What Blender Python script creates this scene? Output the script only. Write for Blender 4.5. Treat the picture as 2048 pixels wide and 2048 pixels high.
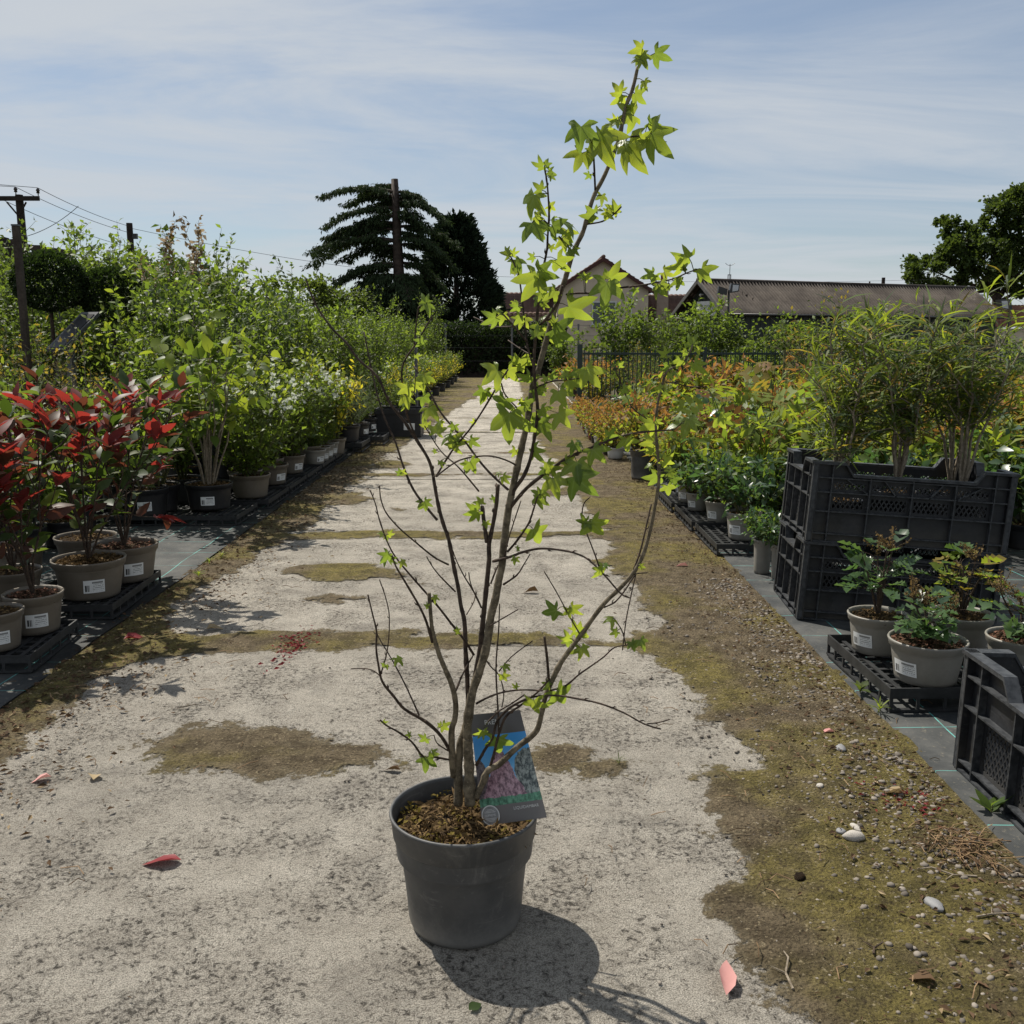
import bpy, math, random
import numpy as np
from mathutils import Vector, Matrix
R=math.radians
for o in list(bpy.data.objects): bpy.data.objects.remove(o)
scene=bpy.context.scene
COL=scene.collection

# ---------------------------------------------------------------- camera, sky, sun, exposure
cam_d=bpy.data.cameras.new('camera'); cam=bpy.data.objects.new('camera',cam_d); COL.objects.link(cam)
cam_d.sensor_width=36; cam_d.lens=36*1950/2048; cam_d.clip_start=.05; cam_d.clip_end=2000
cam.location=(0,0,1.15); cam.rotation_euler=(R(90-10.05),0,0)
scene.camera=cam
SUN_EL=R(55); SUN_AZ=R(-42.7)            # azimuth from +Y, clockwise seen from above
sd=bpy.data.lights.new('sun','SUN'); sd.energy=5.0; sd.angle=R(.55); sd.color=(1,.94,.84)
sun=bpy.data.objects.new('sun',sd); COL.objects.link(sun)
sv=Vector((math.sin(SUN_AZ)*math.cos(SUN_EL),math.cos(SUN_AZ)*math.cos(SUN_EL),math.sin(SUN_EL)))
sun.rotation_euler=sv.to_track_quat('Z','Y').to_euler()
w=bpy.data.worlds.new('World'); scene.world=w; w.use_nodes=True
nt=w.node_tree; nt.nodes.clear()
def wn(t,**k):
    n=nt.nodes.new(t)
    for a,b in k.items(): setattr(n,a,b)
    return n
sky=wn('ShaderNodeTexSky',sky_type='NISHITA',sun_disc=False,sun_elevation=SUN_EL,sun_rotation=SUN_AZ,air_density=1.0,dust_density=.4,ozone_density=1.6)
tc=wn('ShaderNodeTexCoord'); sx=wn('ShaderNodeSeparateXYZ'); nt.links.new(tc.outputs['Generated'],sx.inputs[0])
def wm(op,a,b=None):
    n=wn('ShaderNodeMath',operation=op)
    for i,v in enumerate((a,b)):
        if v is None: continue
        if isinstance(v,(int,float)): n.inputs[i].default_value=v
        else: nt.links.new(v,n.inputs[i])
    return n.outputs[0]
den=wm('ADD',wm('MAXIMUM',sx.outputs[2],0),.10)
cx=wn('ShaderNodeCombineXYZ'); nt.links.new(wm('DIVIDE',sx.outputs[0],den),cx.inputs[0]); nt.links.new(wm('DIVIDE',sx.outputs[1],den),cx.inputs[1])
mp=wn('ShaderNodeMapping'); nt.links.new(cx.outputs[0],mp.inputs[0]); mp.inputs['Rotation'].default_value=(0,0,R(24)); mp.inputs['Scale'].default_value=(.5,1.15,1); mp.inputs['Location'].default_value=(2.9,1.1,0)
n1=wn('ShaderNodeTexNoise'); n1.inputs['Scale'].default_value=1.0; n1.inputs['Detail'].default_value=9; n1.inputs['Roughness'].default_value=.62; n1.inputs['Distortion'].default_value=.8
n2=wn('ShaderNodeTexNoise'); n2.inputs['Scale'].default_value=.35; n2.inputs['Detail'].default_value=4
nt.links.new(mp.outputs[0],n1.inputs['Vector']); nt.links.new(mp.outputs[0],n2.inputs['Vector'])
cl=wm('ADD',wm('MULTIPLY',n1.outputs[0],.7),wm('MULTIPLY',n2.outputs[0],.5))
mr=wn('ShaderNodeMapRange'); mr.inputs['From Min'].default_value=.42; mr.inputs['From Max'].default_value=.74; mr.inputs['To Max'].default_value=.92; mr.interpolation_type='SMOOTHSTEP'
nt.links.new(cl,mr.inputs[0])
mx=wn('ShaderNodeMix',data_type='RGBA'); nt.links.new(mr.outputs[0],mx.inputs['Factor'])
hz=wn('ShaderNodeMix',data_type='RGBA'); hz.inputs['Factor'].default_value=.38; nt.links.new(sky.outputs[0],hz.inputs['A']); hz.inputs['B'].default_value=(4.1,4.65,5.5,1); nt.links.new(hz.outputs['Result'],mx.inputs['A']); mx.inputs['B'].default_value=(6.1,6.5,6.95,1)
bg=wn('ShaderNodeBackground'); bg.inputs['Strength'].default_value=.070
nt.links.new(mx.outputs['Result'],bg.inputs[0])
wo=wn('ShaderNodeOutputWorld'); nt.links.new(bg.outputs[0],wo.inputs[0])
vs=scene.view_settings; vs.view_transform='Standard'; vs.look='None'; vs.gamma=1; vs.exposure=.46; vs.use_curve_mapping=False
scene.cycles.max_bounces=6; scene.cycles.transparent_max_bounces=6; scene.cycles.transmission_bounces=4; scene.cycles.diffuse_bounces=3; scene.cycles.glossy_bounces=2

# ---------------------------------------------------------------- helpers: objects
def props(o,label=None,cat=None,group=None,kind=None):
    for k,v in (('label',label),('category',cat),('group',group),('kind',kind)):
        if v: o[k]=v
    return o
def empty(name,loc=(0,0,0),rz=0,label=None,cat=None,group=None,sc=1):
    o=bpy.data.objects.new(name,None); COL.objects.link(o); o.location=loc; o.rotation_euler=(0,0,rz); o.scale=(sc,)*3
    o.empty_display_size=.05
    return props(o,label,cat,group)
def link(name,me,parent=None,loc=None,rot=None,sc=None):
    o=bpy.data.objects.new(name,me); COL.objects.link(o)
    if parent: o.parent=parent
    if loc is not None: o.location=loc
    if rot is not None: o.rotation_euler=rot
    if sc is not None: o.scale=sc if hasattr(sc,'__len__') else (sc,)*3
    return o
def mesh(name,V,F,mat=None,smooth=False):
    me=bpy.data.meshes.new(name)
    me.from_pydata([tuple(v) for v in V],[],[tuple(f) for f in F]); me.update()
    if mat: me.materials.append(mat)
    if smooth: me.polygons.foreach_set('use_smooth',[True]*len(me.polygons))
    return me
def trimesh(name,V,F,mat,rnd=None,smooth=False,extra=None):
    me=bpy.data.meshes.new(name); V=np.asarray(V,np.float32); F=np.asarray(F,np.int32)
    me.vertices.add(len(V)); me.vertices.foreach_set('co',V.ravel())
    k=F.shape[1]; me.loops.add(F.size); me.loops.foreach_set('vertex_index',F.ravel())
    me.polygons.add(len(F)); me.polygons.foreach_set('loop_start',np.arange(0,F.size,k,dtype=np.int32))
    me.polygons.foreach_set('use_smooth',np.full(len(F),smooth))
    me.update(calc_edges=True)
    if rnd is not None:
        a=me.attributes.new('rnd','FLOAT','POINT'); a.data.foreach_set('value',np.asarray(rnd,np.float32))
    if extra:
        for n,d in extra.items():
            a=me.attributes.new(n,'FLOAT','POINT'); a.data.foreach_set('value',np.asarray(d,np.float32))
    me.materials.append(mat); me.validate()
    return me
class MB:
    def __init__(s): s.V=[]; s.F=[]
    def add(s,V,F):
        n=len(s.V); s.V+= [tuple(v) for v in V]; s.F+=[tuple(i+n for i in f) for f in F]; return s
    def box(s,x0,x1,y0,y1,z0,z1):
        return s.add([(x0,y0,z0),(x1,y0,z0),(x1,y1,z0),(x0,y1,z0),(x0,y0,z1),(x1,y0,z1),(x1,y1,z1),(x0,y1,z1)],
          [(0,3,2,1),(4,5,6,7),(0,1,5,4),(1,2,6,5),(2,3,7,6),(3,0,4,7)])
    def prism(s,poly,n,d):           # poly: 3d points, extruded by vector d
        k=len(poly); d=Vector(d); P=[Vector(p) for p in poly]
        return s.add(P+[p+d for p in P],[tuple(range(k))[::-1],tuple(range(k,2*k))]+[(i,(i+1)%k,k+(i+1)%k,k+i) for i in range(k)])
    def bar(s,a,b,r,r2=None,n=6):
        a=Vector(a);b=Vector(b); return s.tube([a,b],[r,r if r2 is None else r2],n)
    def tube(s,pts,rad,n=6,cap=True):
        P=[Vector(p) for p in pts]; m=len(P); V=[];F=[]
        up=Vector((.31,.17,.93)); prev=None
        for i in range(m):
            t=(P[min(i+1,m-1)]-P[max(i-1,0)]).normalized()
            u=prev if prev is not None else t.orthogonal().normalized()
            u=(u-t*u.dot(t)); 
            if u.length<1e-5: u=t.orthogonal()
            u.normalize(); prev=u; v=t.cross(u); r=rad[i] if hasattr(rad,'__len__') else rad
            for k in range(n):
                a=2*math.pi*k/n; V.append(P[i]+(u*math.cos(a)+v*math.sin(a))*r)
        for i in range(m-1):
            for k in range(n):
                F.append((i*n+k,i*n+(k+1)%n,(i+1)*n+(k+1)%n,(i+1)*n+k))
        if cap: F+= [tuple(range(n))[::-1],tuple(range((m-1)*n,m*n))]
        return s.add(V,F)
    def lathe(s,prof,n=28,close=False):
        V=[];F=[];m=len(prof)
        for r,z in prof:
            for k in range(n):
                a=2*math.pi*k/n; V.append((r*math.cos(a),r*math.sin(a),z))
        for i in range(m-1):
            for k in range(n): F.append((i*n+k,i*n+(k+1)%n,(i+1)*n+(k+1)%n,(i+1)*n+k))
        if close: F.append(tuple(range(n))[::-1])
        return s.add(V,F)
    def me(s,name,mat,smooth=False): return mesh(name,s.V,s.F,mat,smooth)
    def build(s,name,mat,parent=None,smooth=False,**k): return link(name,s.me(name,mat,smooth),parent,**k)
def tubes_np(paths,mat,name='stems',n=4):
    mb=MB()
    for pts,r0,r1 in paths:
        k=len(pts); mb.tube(pts,[r0+(r1-r0)*i/(k-1) for i in range(k)],n,cap=False)
    return mb.me(name,mat,True)

# leaf outlines: base at origin, tip at y=1, face up z
def T_ellip(wd=.25,fold=.06,curl=.12):
    V=[(0,0,0),(-wd*.8,.22,fold),(-wd,.5,fold*.8-curl*.2),(-wd*.55,.8,-curl*.5),(0,1,-curl),(wd*.55,.8,-curl*.5),(wd,.5,fold*.8-curl*.2),(wd*.8,.22,fold),(0,.3,0),(0,.65,-curl*.3)]
    F=[(0,8,1),(1,8,2),(8,9,2),(2,9,3),(3,9,4),(4,9,5),(5,9,6),(6,9,8),(6,8,7),(7,8,0)]
    return np.array(V,float),np.array(F)
def T_rhomb(wd=.25,fold=.07,curl=.1):
    V=[(0,0,0),(-wd,.42,fold),(0,1,-curl),(wd,.42,fold),(0,.45,0)]
    return np.array(V,float),np.array([(0,4,1),(1,4,2),(2,4,3),(3,4,0)])
def T_blade(wd=.06,curl=.25):
    V=[(0,0,0),(-wd,.3,.02),(-wd,.65,-curl*.3),(0,1,-curl),(wd,.65,-curl*.3),(wd,.3,.02)]
    return np.array(V,float),np.array([(0,5,1),(1,5,4),(1,4,2),(2,4,3)])
def T_two(wd=.3,fold=.08):
    V=[(0,0,0),(-wd,.5,fold),(0,1,-.08),(wd,.5,fold)]
    return np.array(V,float),np.array([(0,2,1),(0,3,2)])
def T_lobed(lobes,notch,dr=.1):      # oak-like leaf: pairs of lobes along a midrib
    V=[(0,0,0)];L=[];Rr=[]
    for i,(y,w) in enumerate(lobes):
        L.append((-w,y,.03-dr*y*y)); Rr.append((w,y,.03-dr*y*y))
    V+=L; V.append((0,1,-dr)); V+=Rr[::-1]
    n=len(V); c=[(0,.25,-.0),(0,.5,-dr*.25),(0,.75,-dr*.5)]
    V+=c; F=[]
    for i in range(n):
        j=(i+1)%n; y=(V[i][1]+V[j][1])/2; k=n+(0 if y<.35 else 1 if y<.65 else 2); F.append((k,j,i))
    F+=[]
    return np.array(V,float),np.array(F)
T_ICO=None
def _ico():
    p=(1+5**.5)/2
    V=np.array([(-1,p,0),(1,p,0),(-1,-p,0),(1,-p,0),(0,-1,p),(0,1,p),(0,-1,-p),(0,1,-p),(p,0,-1),(p,0,1),(-p,0,-1),(-p,0,1)],float)/1.9
    F=np.array([(0,11,5),(0,5,1),(0,1,7),(0,7,10),(0,10,11),(1,5,9),(5,11,4),(11,10,2),(10,7,6),(7,1,8),(3,9,4),(3,4,2),(3,2,6),(3,6,8),(3,8,9),(4,9,5),(2,4,11),(6,2,10),(8,6,7),(9,8,1)])
    return V,F
T_ICO=_ico()
def nrm(a): return a/np.maximum(np.linalg.norm(a,axis=1,keepdims=True),1e-9)
def scatter(name,tmpl,P,T,N,S,mat,rng,smooth=False,rnd=None):
    V,F=tmpl; P=np.asarray(P,float); n=len(P); y=nrm(np.asarray(T,float)); N=np.asarray(N,float)
    zz=N-(N*y).sum(1,keepdims=True)*y; zz=nrm(zz+1e-6); x=np.cross(y,zz)
    S=np.asarray(S,float)
    if S.ndim==1: S=np.repeat(S[:,None],3,1)
    W=P[:,None,:]+ (V[None,:,0:1]*S[:,None,0:1])*x[:,None,:]+(V[None,:,1:2]*S[:,None,1:2])*y[:,None,:]+(V[None,:,2:3]*S[:,None,2:3])*zz[:,None,:]
    Fn=(F[None]+(np.arange(n)*len(V))[:,None,None]).reshape(-1,F.shape[1])
    if rnd is None: rnd=rng.random(n)
    return trimesh(name,W.reshape(-1,3),Fn,mat,np.repeat(rnd,len(V)),smooth)
def unit(rng,n):
    return nrm(rng.normal(size=(n,3)))
def vnoise(x,y,seed=0):
    xi=np.floor(x).astype(np.int64); yi=np.floor(y).astype(np.int64); fx=x-xi; fy=y-yi
    fx=fx*fx*(3-2*fx); fy=fy*fy*(3-2*fy)
    def h(a,b):
        q=(a*374761393+b*668265263+seed*1442695041)&0x7fffffff; q=((q^(q>>13))*1274126177)&0x7fffffff; return ((q^(q>>16))&0xffff)/65535.
    return (h(xi,yi)*(1-fx)+h(xi+1,yi)*fx)*(1-fy)+(h(xi,yi+1)*(1-fx)+h(xi+1,yi+1)*fx)*fy
def fbm(x,y,o=4,seed=0):
    s=0;a=.5
    for i in range(o): s=s+a*vnoise(x*2**i,y*2**i,seed+i); a*=.5
    return s

# ---------------------------------------------------------------- helpers: materials
class M:
    def __init__(s,name):
        s.m=bpy.data.materials.new(name); s.m.use_nodes=True; s.t=s.m.node_tree; s.t.nodes.clear()
        s.out=s.n('ShaderNodeOutputMaterial')
    def n(s,t,**k):
        q=s.t.nodes.new(t)
        for a,b in k.items(): setattr(q,a,b)
        return q
    def l(s,a,b): s.t.links.new(a,b)
    def setv(s,inp,v):
        if isinstance(v,(int,float)): inp.default_value=v
        elif isinstance(v,tuple): inp.default_value=v if len(v)!=3 or inp.type=='VECTOR' else v+(1,)
        else: s.l(v,inp)
    def math(s,op,a,b=None,c=None,clamp=False):
        q=s.n('ShaderNodeMath',operation=op,use_clamp=clamp)
        for i,v in enumerate((a,b,c)):
            if v is not None: s.setv(q.inputs[i],v)
        return q.outputs[0]
    def noise(s,scale,detail=4,rough=.55,vec=None,dist=0):
        q=s.n('ShaderNodeTexNoise'); q.inputs['Scale'].default_value=scale; q.inputs['Detail'].default_value=detail; q.inputs['Roughness'].default_value=rough; q.inputs['Distortion'].default_value=dist
        s.l(vec if vec is not None else s.obj(),q.inputs['Vector']); return q.outputs[0]
    def vor(s,scale,vec=None,feature='F1',out=0):
        q=s.n('ShaderNodeTexVoronoi',feature=feature); q.inputs['Scale'].default_value=scale; s.l(vec if vec is not None else s.obj(),q.inputs['Vector']); return q.outputs[out]
    def obj(s):
        if not hasattr(s,'_o'): s._o=s.n('ShaderNodeTexCoord')
        return s._o.outputs['Object']
    def uv(s):
        if not hasattr(s,'_o'): s._o=s.n('ShaderNodeTexCoord')
        return s._o.outputs['UV']
    def attr(s,name): 
        q=s.n('ShaderNodeAttribute',attribute_name=name); return q.outputs['Fac']
    def oi(s): return s.n('ShaderNodeObjectInfo').outputs['Random']
    def mix(s,f,a,b,blend='MIX'):
        q=s.n('ShaderNodeMix',data_type='RGBA',blend_type=blend); s.setv(q.inputs['Factor'],f); s.setv(q.inputs['A'],a); s.setv(q.inputs['B'],b); return q.outputs['Result']
    def rng(s,v,a,b,c=0,d=1,smooth=True):
        q=s.n('ShaderNodeMapRange'); 
        if smooth: q.interpolation_type='SMOOTHSTEP'
        s.setv(q.inputs[0],v); q.inputs[1].default_value=a; q.inputs[2].default_value=b; q.inputs[3].default_value=c; q.inputs[4].default_value=d; return q.outputs[0]
    def bump(s,h,strength=.5,dist=.01,nrm=None):
        q=s.n('ShaderNodeBump'); q.inputs['Strength'].default_value=strength; q.inputs['Distance'].default_value=dist; s.l(h,q.inputs['Height'])
        if nrm is not None: s.l(nrm,q.inputs['Normal'])
        return q.outputs[0]
    def pbr(s,col,rough=.6,bump=None,spec=.5,metal=0,link=True):
        q=s.n('ShaderNodeBsdfPrincipled'); s.setv(q.inputs['Base Color'],col); s.setv(q.inputs['Roughness'],rough); q.inputs['Specular IOR Level'].default_value=spec; q.inputs['Metallic'].default_value=metal
        if bump is not None: s.l(bump,q.inputs['Normal'])
        if link: s.l(q.outputs[0],s.out.inputs[0])
        return q.outputs[0]
def plain(name,a,b=None,rough=.6,scale=8,bs=.15,bd=.004,spec=.4,fine=60,obj_var=0):
    m=M(name); b=b or tuple(v*.6 for v in a)
    f=m.rng(m.math('ADD',m.math('MULTIPLY',m.noise(scale,6,.65),.7),m.math('MULTIPLY',m.noise(fine,3),.3)),.35,.65)
    c=m.mix(f,b,a)
    if obj_var: c=m.mix(m.math('MULTIPLY',m.oi(),obj_var),c,(.02,.02,.02))
    m.pbr(c,rough,m.bump(m.noise(fine,4),bs,bd),spec); return m.m
def leafmat(name,a,b,trans,tfac=.45,rough=.45,spec=.35,objv=.35,bump=None,back=None):
    """a,b: two surface colours picked leaf by leaf; trans: colour of light coming through"""
    if spec<.48: rough,spec=min(.9,rough+.12),spec*.6
    m=M(name); f=m.attr('rnd'); o=m.oi()
    f2=m.math('ADD',m.math('MULTIPLY',f,1-objv),m.math('MULTIPLY',o,objv))
    c=m.mix(f2,a,b)
    tcol=m.mix(f2,tuple(min(1,t*.75) for t in trans),tuple(min(1,t*1.2) for t in trans))
    if back:
        g=m.n('ShaderNodeNewGeometry').outputs['Backfacing']; c=m.mix(g,c,back)
    p=m.pbr(c,rough,None,spec,link=False)
    t=m.n('ShaderNodeBsdfTranslucent'); m.l(tcol,t.inputs[0])
    x=m.n('ShaderNodeMixShader'); x.inputs[0].default_value=tfac; m.l(p,x.inputs[1]); m.l(t.outputs[0],x.inputs[2]); m.l(x.outputs[0],m.out.inputs[0])
    return m.m

# ---------------------------------------------------------------- materials
def mk_concrete():
    m=M('worn_concrete'); 
    big=m.noise(1.1,4,.6); mid=m.noise(9,6,.7); ag2=m.vor(190); fine=m.noise(72,9,.82,dist=.5); grit=m.noise(330,3,.75)
    st=m.noise(2.6,8,.74,dist=.5); zone=m.rng(m.noise(4.2,5,.7),.34,.62,-.035,.060)
    c=m.mix(m.rng(mid,.3,.7),(.58,.53,.45),(.78,.725,.625))
    c=m.mix(m.rng(big,.42,.68,0,.45),c,(.43,.395,.335))
    c=m.mix(m.rng(ag2,.0,.42,.6,0),c,(.68,.64,.56))
    c=m.mix(m.rng(grit,.46,.60,0,.75),c,(.20,.175,.142)); c=m.mix(m.rng(m.noise(150,4,.8),.52,.64,0,.6),c,(.14,.122,.098))
    f2=m.math('ADD',fine,zone)
    c=m.mix(m.rng(f2,.47,.64,0,.62),c,(.16,.141,.115))
    pits=m.rng(f2,.585,.66)
    c=m.mix(m.math('MULTIPLY',pits,.8),c,(.055,.048,.04))
    c=m.mix(m.math('MULTIPLY',m.rng(st,.51,.68),.50),c,(.185,.17,.148))
    h=m.math('SUBTRACT',m.math('ADD',m.math('MULTIPLY',grit,.8),m.math('MULTIPLY',mid,.7)),m.math('ADD',m.math('MULTIPLY',fine,1.1),m.math('MULTIPLY',pits,.4)))
    m.pbr(c,.9,m.bump(h,1.0,.018),.15); return m.m
def mk_moss():
    m=M('moss_and_soil'); mk=m.attr('mask')
    edge=m.math('ADD',mk,m.math('MULTIPLY',m.math('SUBTRACT',m.noise(5.5,10,.70),.5),.42))
    edge=m.math('ADD',edge,m.math('MULTIPLY',m.math('SUBTRACT',m.noise(95,5,.8),.5),.13))
    a=m.rng(edge,-.004,.022)
    big=m.noise(1.7,5,.6); mid=m.noise(12,5,.65); fine=m.noise(150,5,.8); cl=m.vor(120)
    green=m.mix(m.rng(mid,.35,.65),(.105,.088,.032),(.200,.165,.054))
    soil=m.mix(m.rng(mid,.35,.65),(.088,.068,.042),(.175,.138,.088))
    c=m.mix(m.rng(big,.42,.58),soil,green)
    c=m.mix(m.rng(fine,.47,.62,0,.82),c,(.040,.031,.019)); c=m.mix(m.rng(m.noise(46,6,.72),.54,.64,0,.7),c,(.045,.034,.022))
    c=m.mix(m.rng(m.noise(90,3,.6),.60,.68,0,.6),c,(.36,.30,.19))
    c=m.mix(m.rng(edge,.0,.05,.4,0),c,(.27,.23,.15))
    h=m.math('ADD',m.math('MULTIPLY',fine,.9),m.math('ADD',m.math('MULTIPLY',cl,.5),m.math('MULTIPLY',mid,.6)))
    p=m.pbr(c,.95,m.bump(h,1.0,.014),.12,link=False)
    t=m.n('ShaderNodeBsdfTransparent'); x=m.n('ShaderNodeMixShader'); m.l(a,x.inputs[0]); m.l(t.outputs[0],x.inputs[1]); m.l(p,x.inputs[2]); m.l(x.outputs[0],m.out.inputs[0]); return m.m
def mk_mat():
    m=M('woven_weed_mat'); s=m.n('ShaderNodeSeparateXYZ'); m.l(m.obj(),s.inputs[0])
    X,Y=s.outputs[0],s.outputs[1]
    def line(v,per,off,wd):
        f=m.math('FRACT',m.math('ADD',m.math('DIVIDE',v,per),off)); return m.math('LESS_THAN',m.math('ABSOLUTE',m.math('SUBTRACT',f,.5)),wd/per/2)
    wob=m.math('MULTIPLY',m.noise(2,2),.02)
    lx=line(m.math('ADD',X,wob),.30,.17,.004); ly=line(m.math('ADD',Y,wob),.30,.30,.003)
    ln=m.math('MAXIMUM',lx,ly)
    wv=m.math('MULTIPLY',m.math('SINE',m.math('MULTIPLY',X,1500)),m.math('SINE',m.math('MULTIPLY',Y,1500)))
    d=m.rng(m.noise(5,6,.7),.35,.7)
    c=m.mix(d,(.022,.025,.026),(.062,.063,.060))
    c=m.mix(m.math('MULTIPLY',ln,m.rng(m.noise(9,3),.35,.55,.25,.8)),c,(.10,.36,.33))
    c=m.mix(m.rng(m.noise(60,4,.7),.57,.7,0,.6),c,(.13,.115,.085))
    m.pbr(c,.7,m.bump(m.math('ADD',m.math('MULTIPLY',wv,.1),m.noise(14,4)),.35,.006),.25); return m.m
def mk_sticker():
    m=M('pot_label_print'); s=m.n('ShaderNodeSeparateXYZ'); m.l(m.uv(),s.inputs[0]); u,v=s.outputs[0],s.outputs[1]
    def band(x,a,b): return m.math('MULTIPLY',m.math('GREATER_THAN',x,a),m.math('LESS_THAN',x,b))
    bars=m.math('GREATER_THAN',m.n('ShaderNodeTexWhiteNoise',noise_dimensions='1D').outputs[0],.45)
    wnz=bars.node.inputs[0].links[0].from_node; m.l(m.math('FLOOR',m.math('MULTIPLY',u,70)),wnz.inputs['W'])
    bc=m.math('MULTIPLY',bars,m.math('MULTIPLY',band(u,.06,.36),band(v,.12,.62)))
    rows=m.math('MULTIPLY',m.math('GREATER_THAN',m.math('FRACT',m.math('MULTIPLY',v,7)),.55),m.math('MULTIPLY',band(u,.42,.94),band(v,.12,.70)))
    nz=m.n('ShaderNodeTexWhiteNoise',noise_dimensions='2D'); cb=m.n('ShaderNodeCombineXYZ'); m.l(m.math('FLOOR',m.math('MULTIPLY',u,34)),cb.inputs[0]); m.l(m.math('FLOOR',m.math('MULTIPLY',v,7)),cb.inputs[1]); m.l(cb.outputs[0],nz.inputs['Vector'])
    rows=m.math('MULTIPLY',rows,m.math('GREATER_THAN',nz.outputs[0],.4))
    head=m.math('MULTIPLY',band(u,.40,.92),band(v,.74,.88))
    k=m.math('MAXIMUM',m.math('MAXIMUM',bc,m.math('MULTIPLY',rows,.6)),m.math('MULTIPLY',head,.75))
    c=m.mix(k,(.70,.71,.70),(.05,.05,.05)); m.pbr(c,.45,None,.4); return m.m
def mk_tag():
    m=M('plant_tag_print'); s=m.n('ShaderNodeSeparateXYZ'); m.l(m.uv(),s.inputs[0]); u,v=s.outputs[0],s.outputs[1]; U=m.uv()
    sky=m.mix(m.rng(v,.35,.82),(.16,.45,.75),(.04,.27,.64))
    n=m.noise(17,6,.78,U); n2=m.noise(7,5,.7,U)
    def blob(cx,cy,rx,ry):
        a=m.math('DIVIDE',m.math('SUBTRACT',u,cx),rx); b=m.math('DIVIDE',m.math('SUBTRACT',v,cy),ry)
        r=m.math('ADD',m.math('MULTIPLY',a,a),m.math('MULTIPLY',b,b)); return m.math('LESS_THAN',m.math('ADD',r,m.math('MULTIPLY',m.math('SUBTRACT',n2,.5),1.1)),1.0)
    dark=m.mix(m.rng(n,.4,.62),(.02,.035,.038),(.30,.34,.32))
    c=m.mix(blob(.93,.40,.27,.25),sky,dark); c=m.mix(blob(.03,.38,.2,.2),c,m.mix(m.rng(n,.4,.6),(.05,.04,.05),(.20,.17,.18)))
    pur=m.mix(m.rng(n,.38,.62),(.10,.05,.075),(.50,.32,.38))
    tri=m.math('LESS_THAN',m.math('ADD',m.math('ABSOLUTE',m.math('SUBTRACT',u,.44)),m.math('MULTIPLY',m.math('SUBTRACT',n2,.5),.22)),m.rng(v,.24,.72,.36,.03,False))
    c=m.mix(m.math('MULTIPLY',tri,m.math('LESS_THAN',v,.71)),c,pur)
    g=m.mix(m.rng(n,.35,.65),(.02,.09,.05),(.13,.34,.22)); c=m.mix(m.math('LESS_THAN',m.math('ADD',v,m.math('MULTIPLY',m.math('SUBTRACT',n2,.5),.05)),.235),c,g)
    c=m.mix(m.math('LESS_THAN',v,.165),c,(.13,.12,.115)); c=m.mix(m.math('GREATER_THAN',v,.80),c,(.085,.08,.077))
    m.pbr(c,.3,None,.5); return m.m
def mk_pot(name,a,b,dirt):
    m=M(name); c=m.mix(m.rng(m.noise(7,6,.7),.35,.7),a,b)
    s=m.n('ShaderNodeSeparateXYZ'); m.l(m.obj(),s.inputs[0])
    f=m.math('MULTIPLY',m.rng(m.math('ADD',s.outputs[2],m.math('MULTIPLY',m.noise(22,6,.75),.09)),.03,.12,1,0),.6); f=m.math('MAXIMUM',f,m.math('MULTIPLY',m.rng(m.noise(5,8,.78,dist=1.5),.52,.70),.42))
    c=m.mix(f,c,dirt); c=m.mix(m.rng(m.noise(50,5,.8),.58,.75,0,.4),c,dirt); c=m.mix(m.math('MULTIPLY',m.oi(),.35),c,tuple(v*.45 for v in a)); sc_=m.n('ShaderNodeMapping'); sc_.inputs['Scale'].default_value=(9,9,60); m.l(m.obj(),sc_.inputs[0]); c=m.mix(m.rng(m.noise(1,6,.8,sc_.outputs[0],1.),.58,.70,0,.30),c,dirt)
    m.pbr(c,m.rng(m.noise(12,4),.3,.7,.42,.6),m.bump(m.noise(90,3),.08,.002),.45); return m.m
def mk_bark(name,a,b,sc=40):
    m=M(name); n=m.noise(sc,6,.7); c=m.mix(m.rng(n,.35,.65),a,b); c=m.mix(m.rng(m.noise(sc*5,3),.58,.7,0,.5),c,tuple(v*2 for v in b))
    m.pbr(c,.8,m.bump(n,.5,.004),.25); return m.m
def mk_corrugated():
    m=M('lichened_roof_sheet'); c=m.mix(m.rng(m.noise(.9,7,.7),.35,.65),(.026,.021,.018),(.058,.049,.042))
    c=m.mix(m.rng(m.noise(.45,6,.75),.60,.72,0,.7),c,(.19,.175,.155)); c=m.mix(m.rng(m.noise(6,5,.7),.55,.7,0,.6),c,(.03,.027,.024))
    m.pbr(c,.85,None,.2); return m.m
CONC=mk_concrete(); MOSS=mk_moss(); WMAT=mk_mat(); STICK=mk_sticker(); TAGM=mk_tag()
POT_GREY=mk_pot('charcoal_pot_plastic',(.052,.053,.054),(.085,.084,.081),(.26,.25,.23))
POT_BEIGE=mk_pot('taupe_pot_plastic',(.125,.105,.080),(.165,.142,.112),(.10,.085,.065))
POT_STONE=mk_pot('stone_grey_pot_plastic',(.21,.20,.175),(.27,.255,.225),(.13,.115,.09))
POT_BLACK=mk_pot('black_pot_plastic',(.012,.012,.014),(.022,.022,.024),(.05,.045,.04))
POT_RED=mk_pot('terracotta_pot_plastic',(.17,.035,.022),(.2,.045,.03),(.1,.06,.04))
POT_WHITE=mk_pot('white_pot_plastic',(.5,.5,.5),(.6,.6,.6),(.3,.28,.25))
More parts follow.
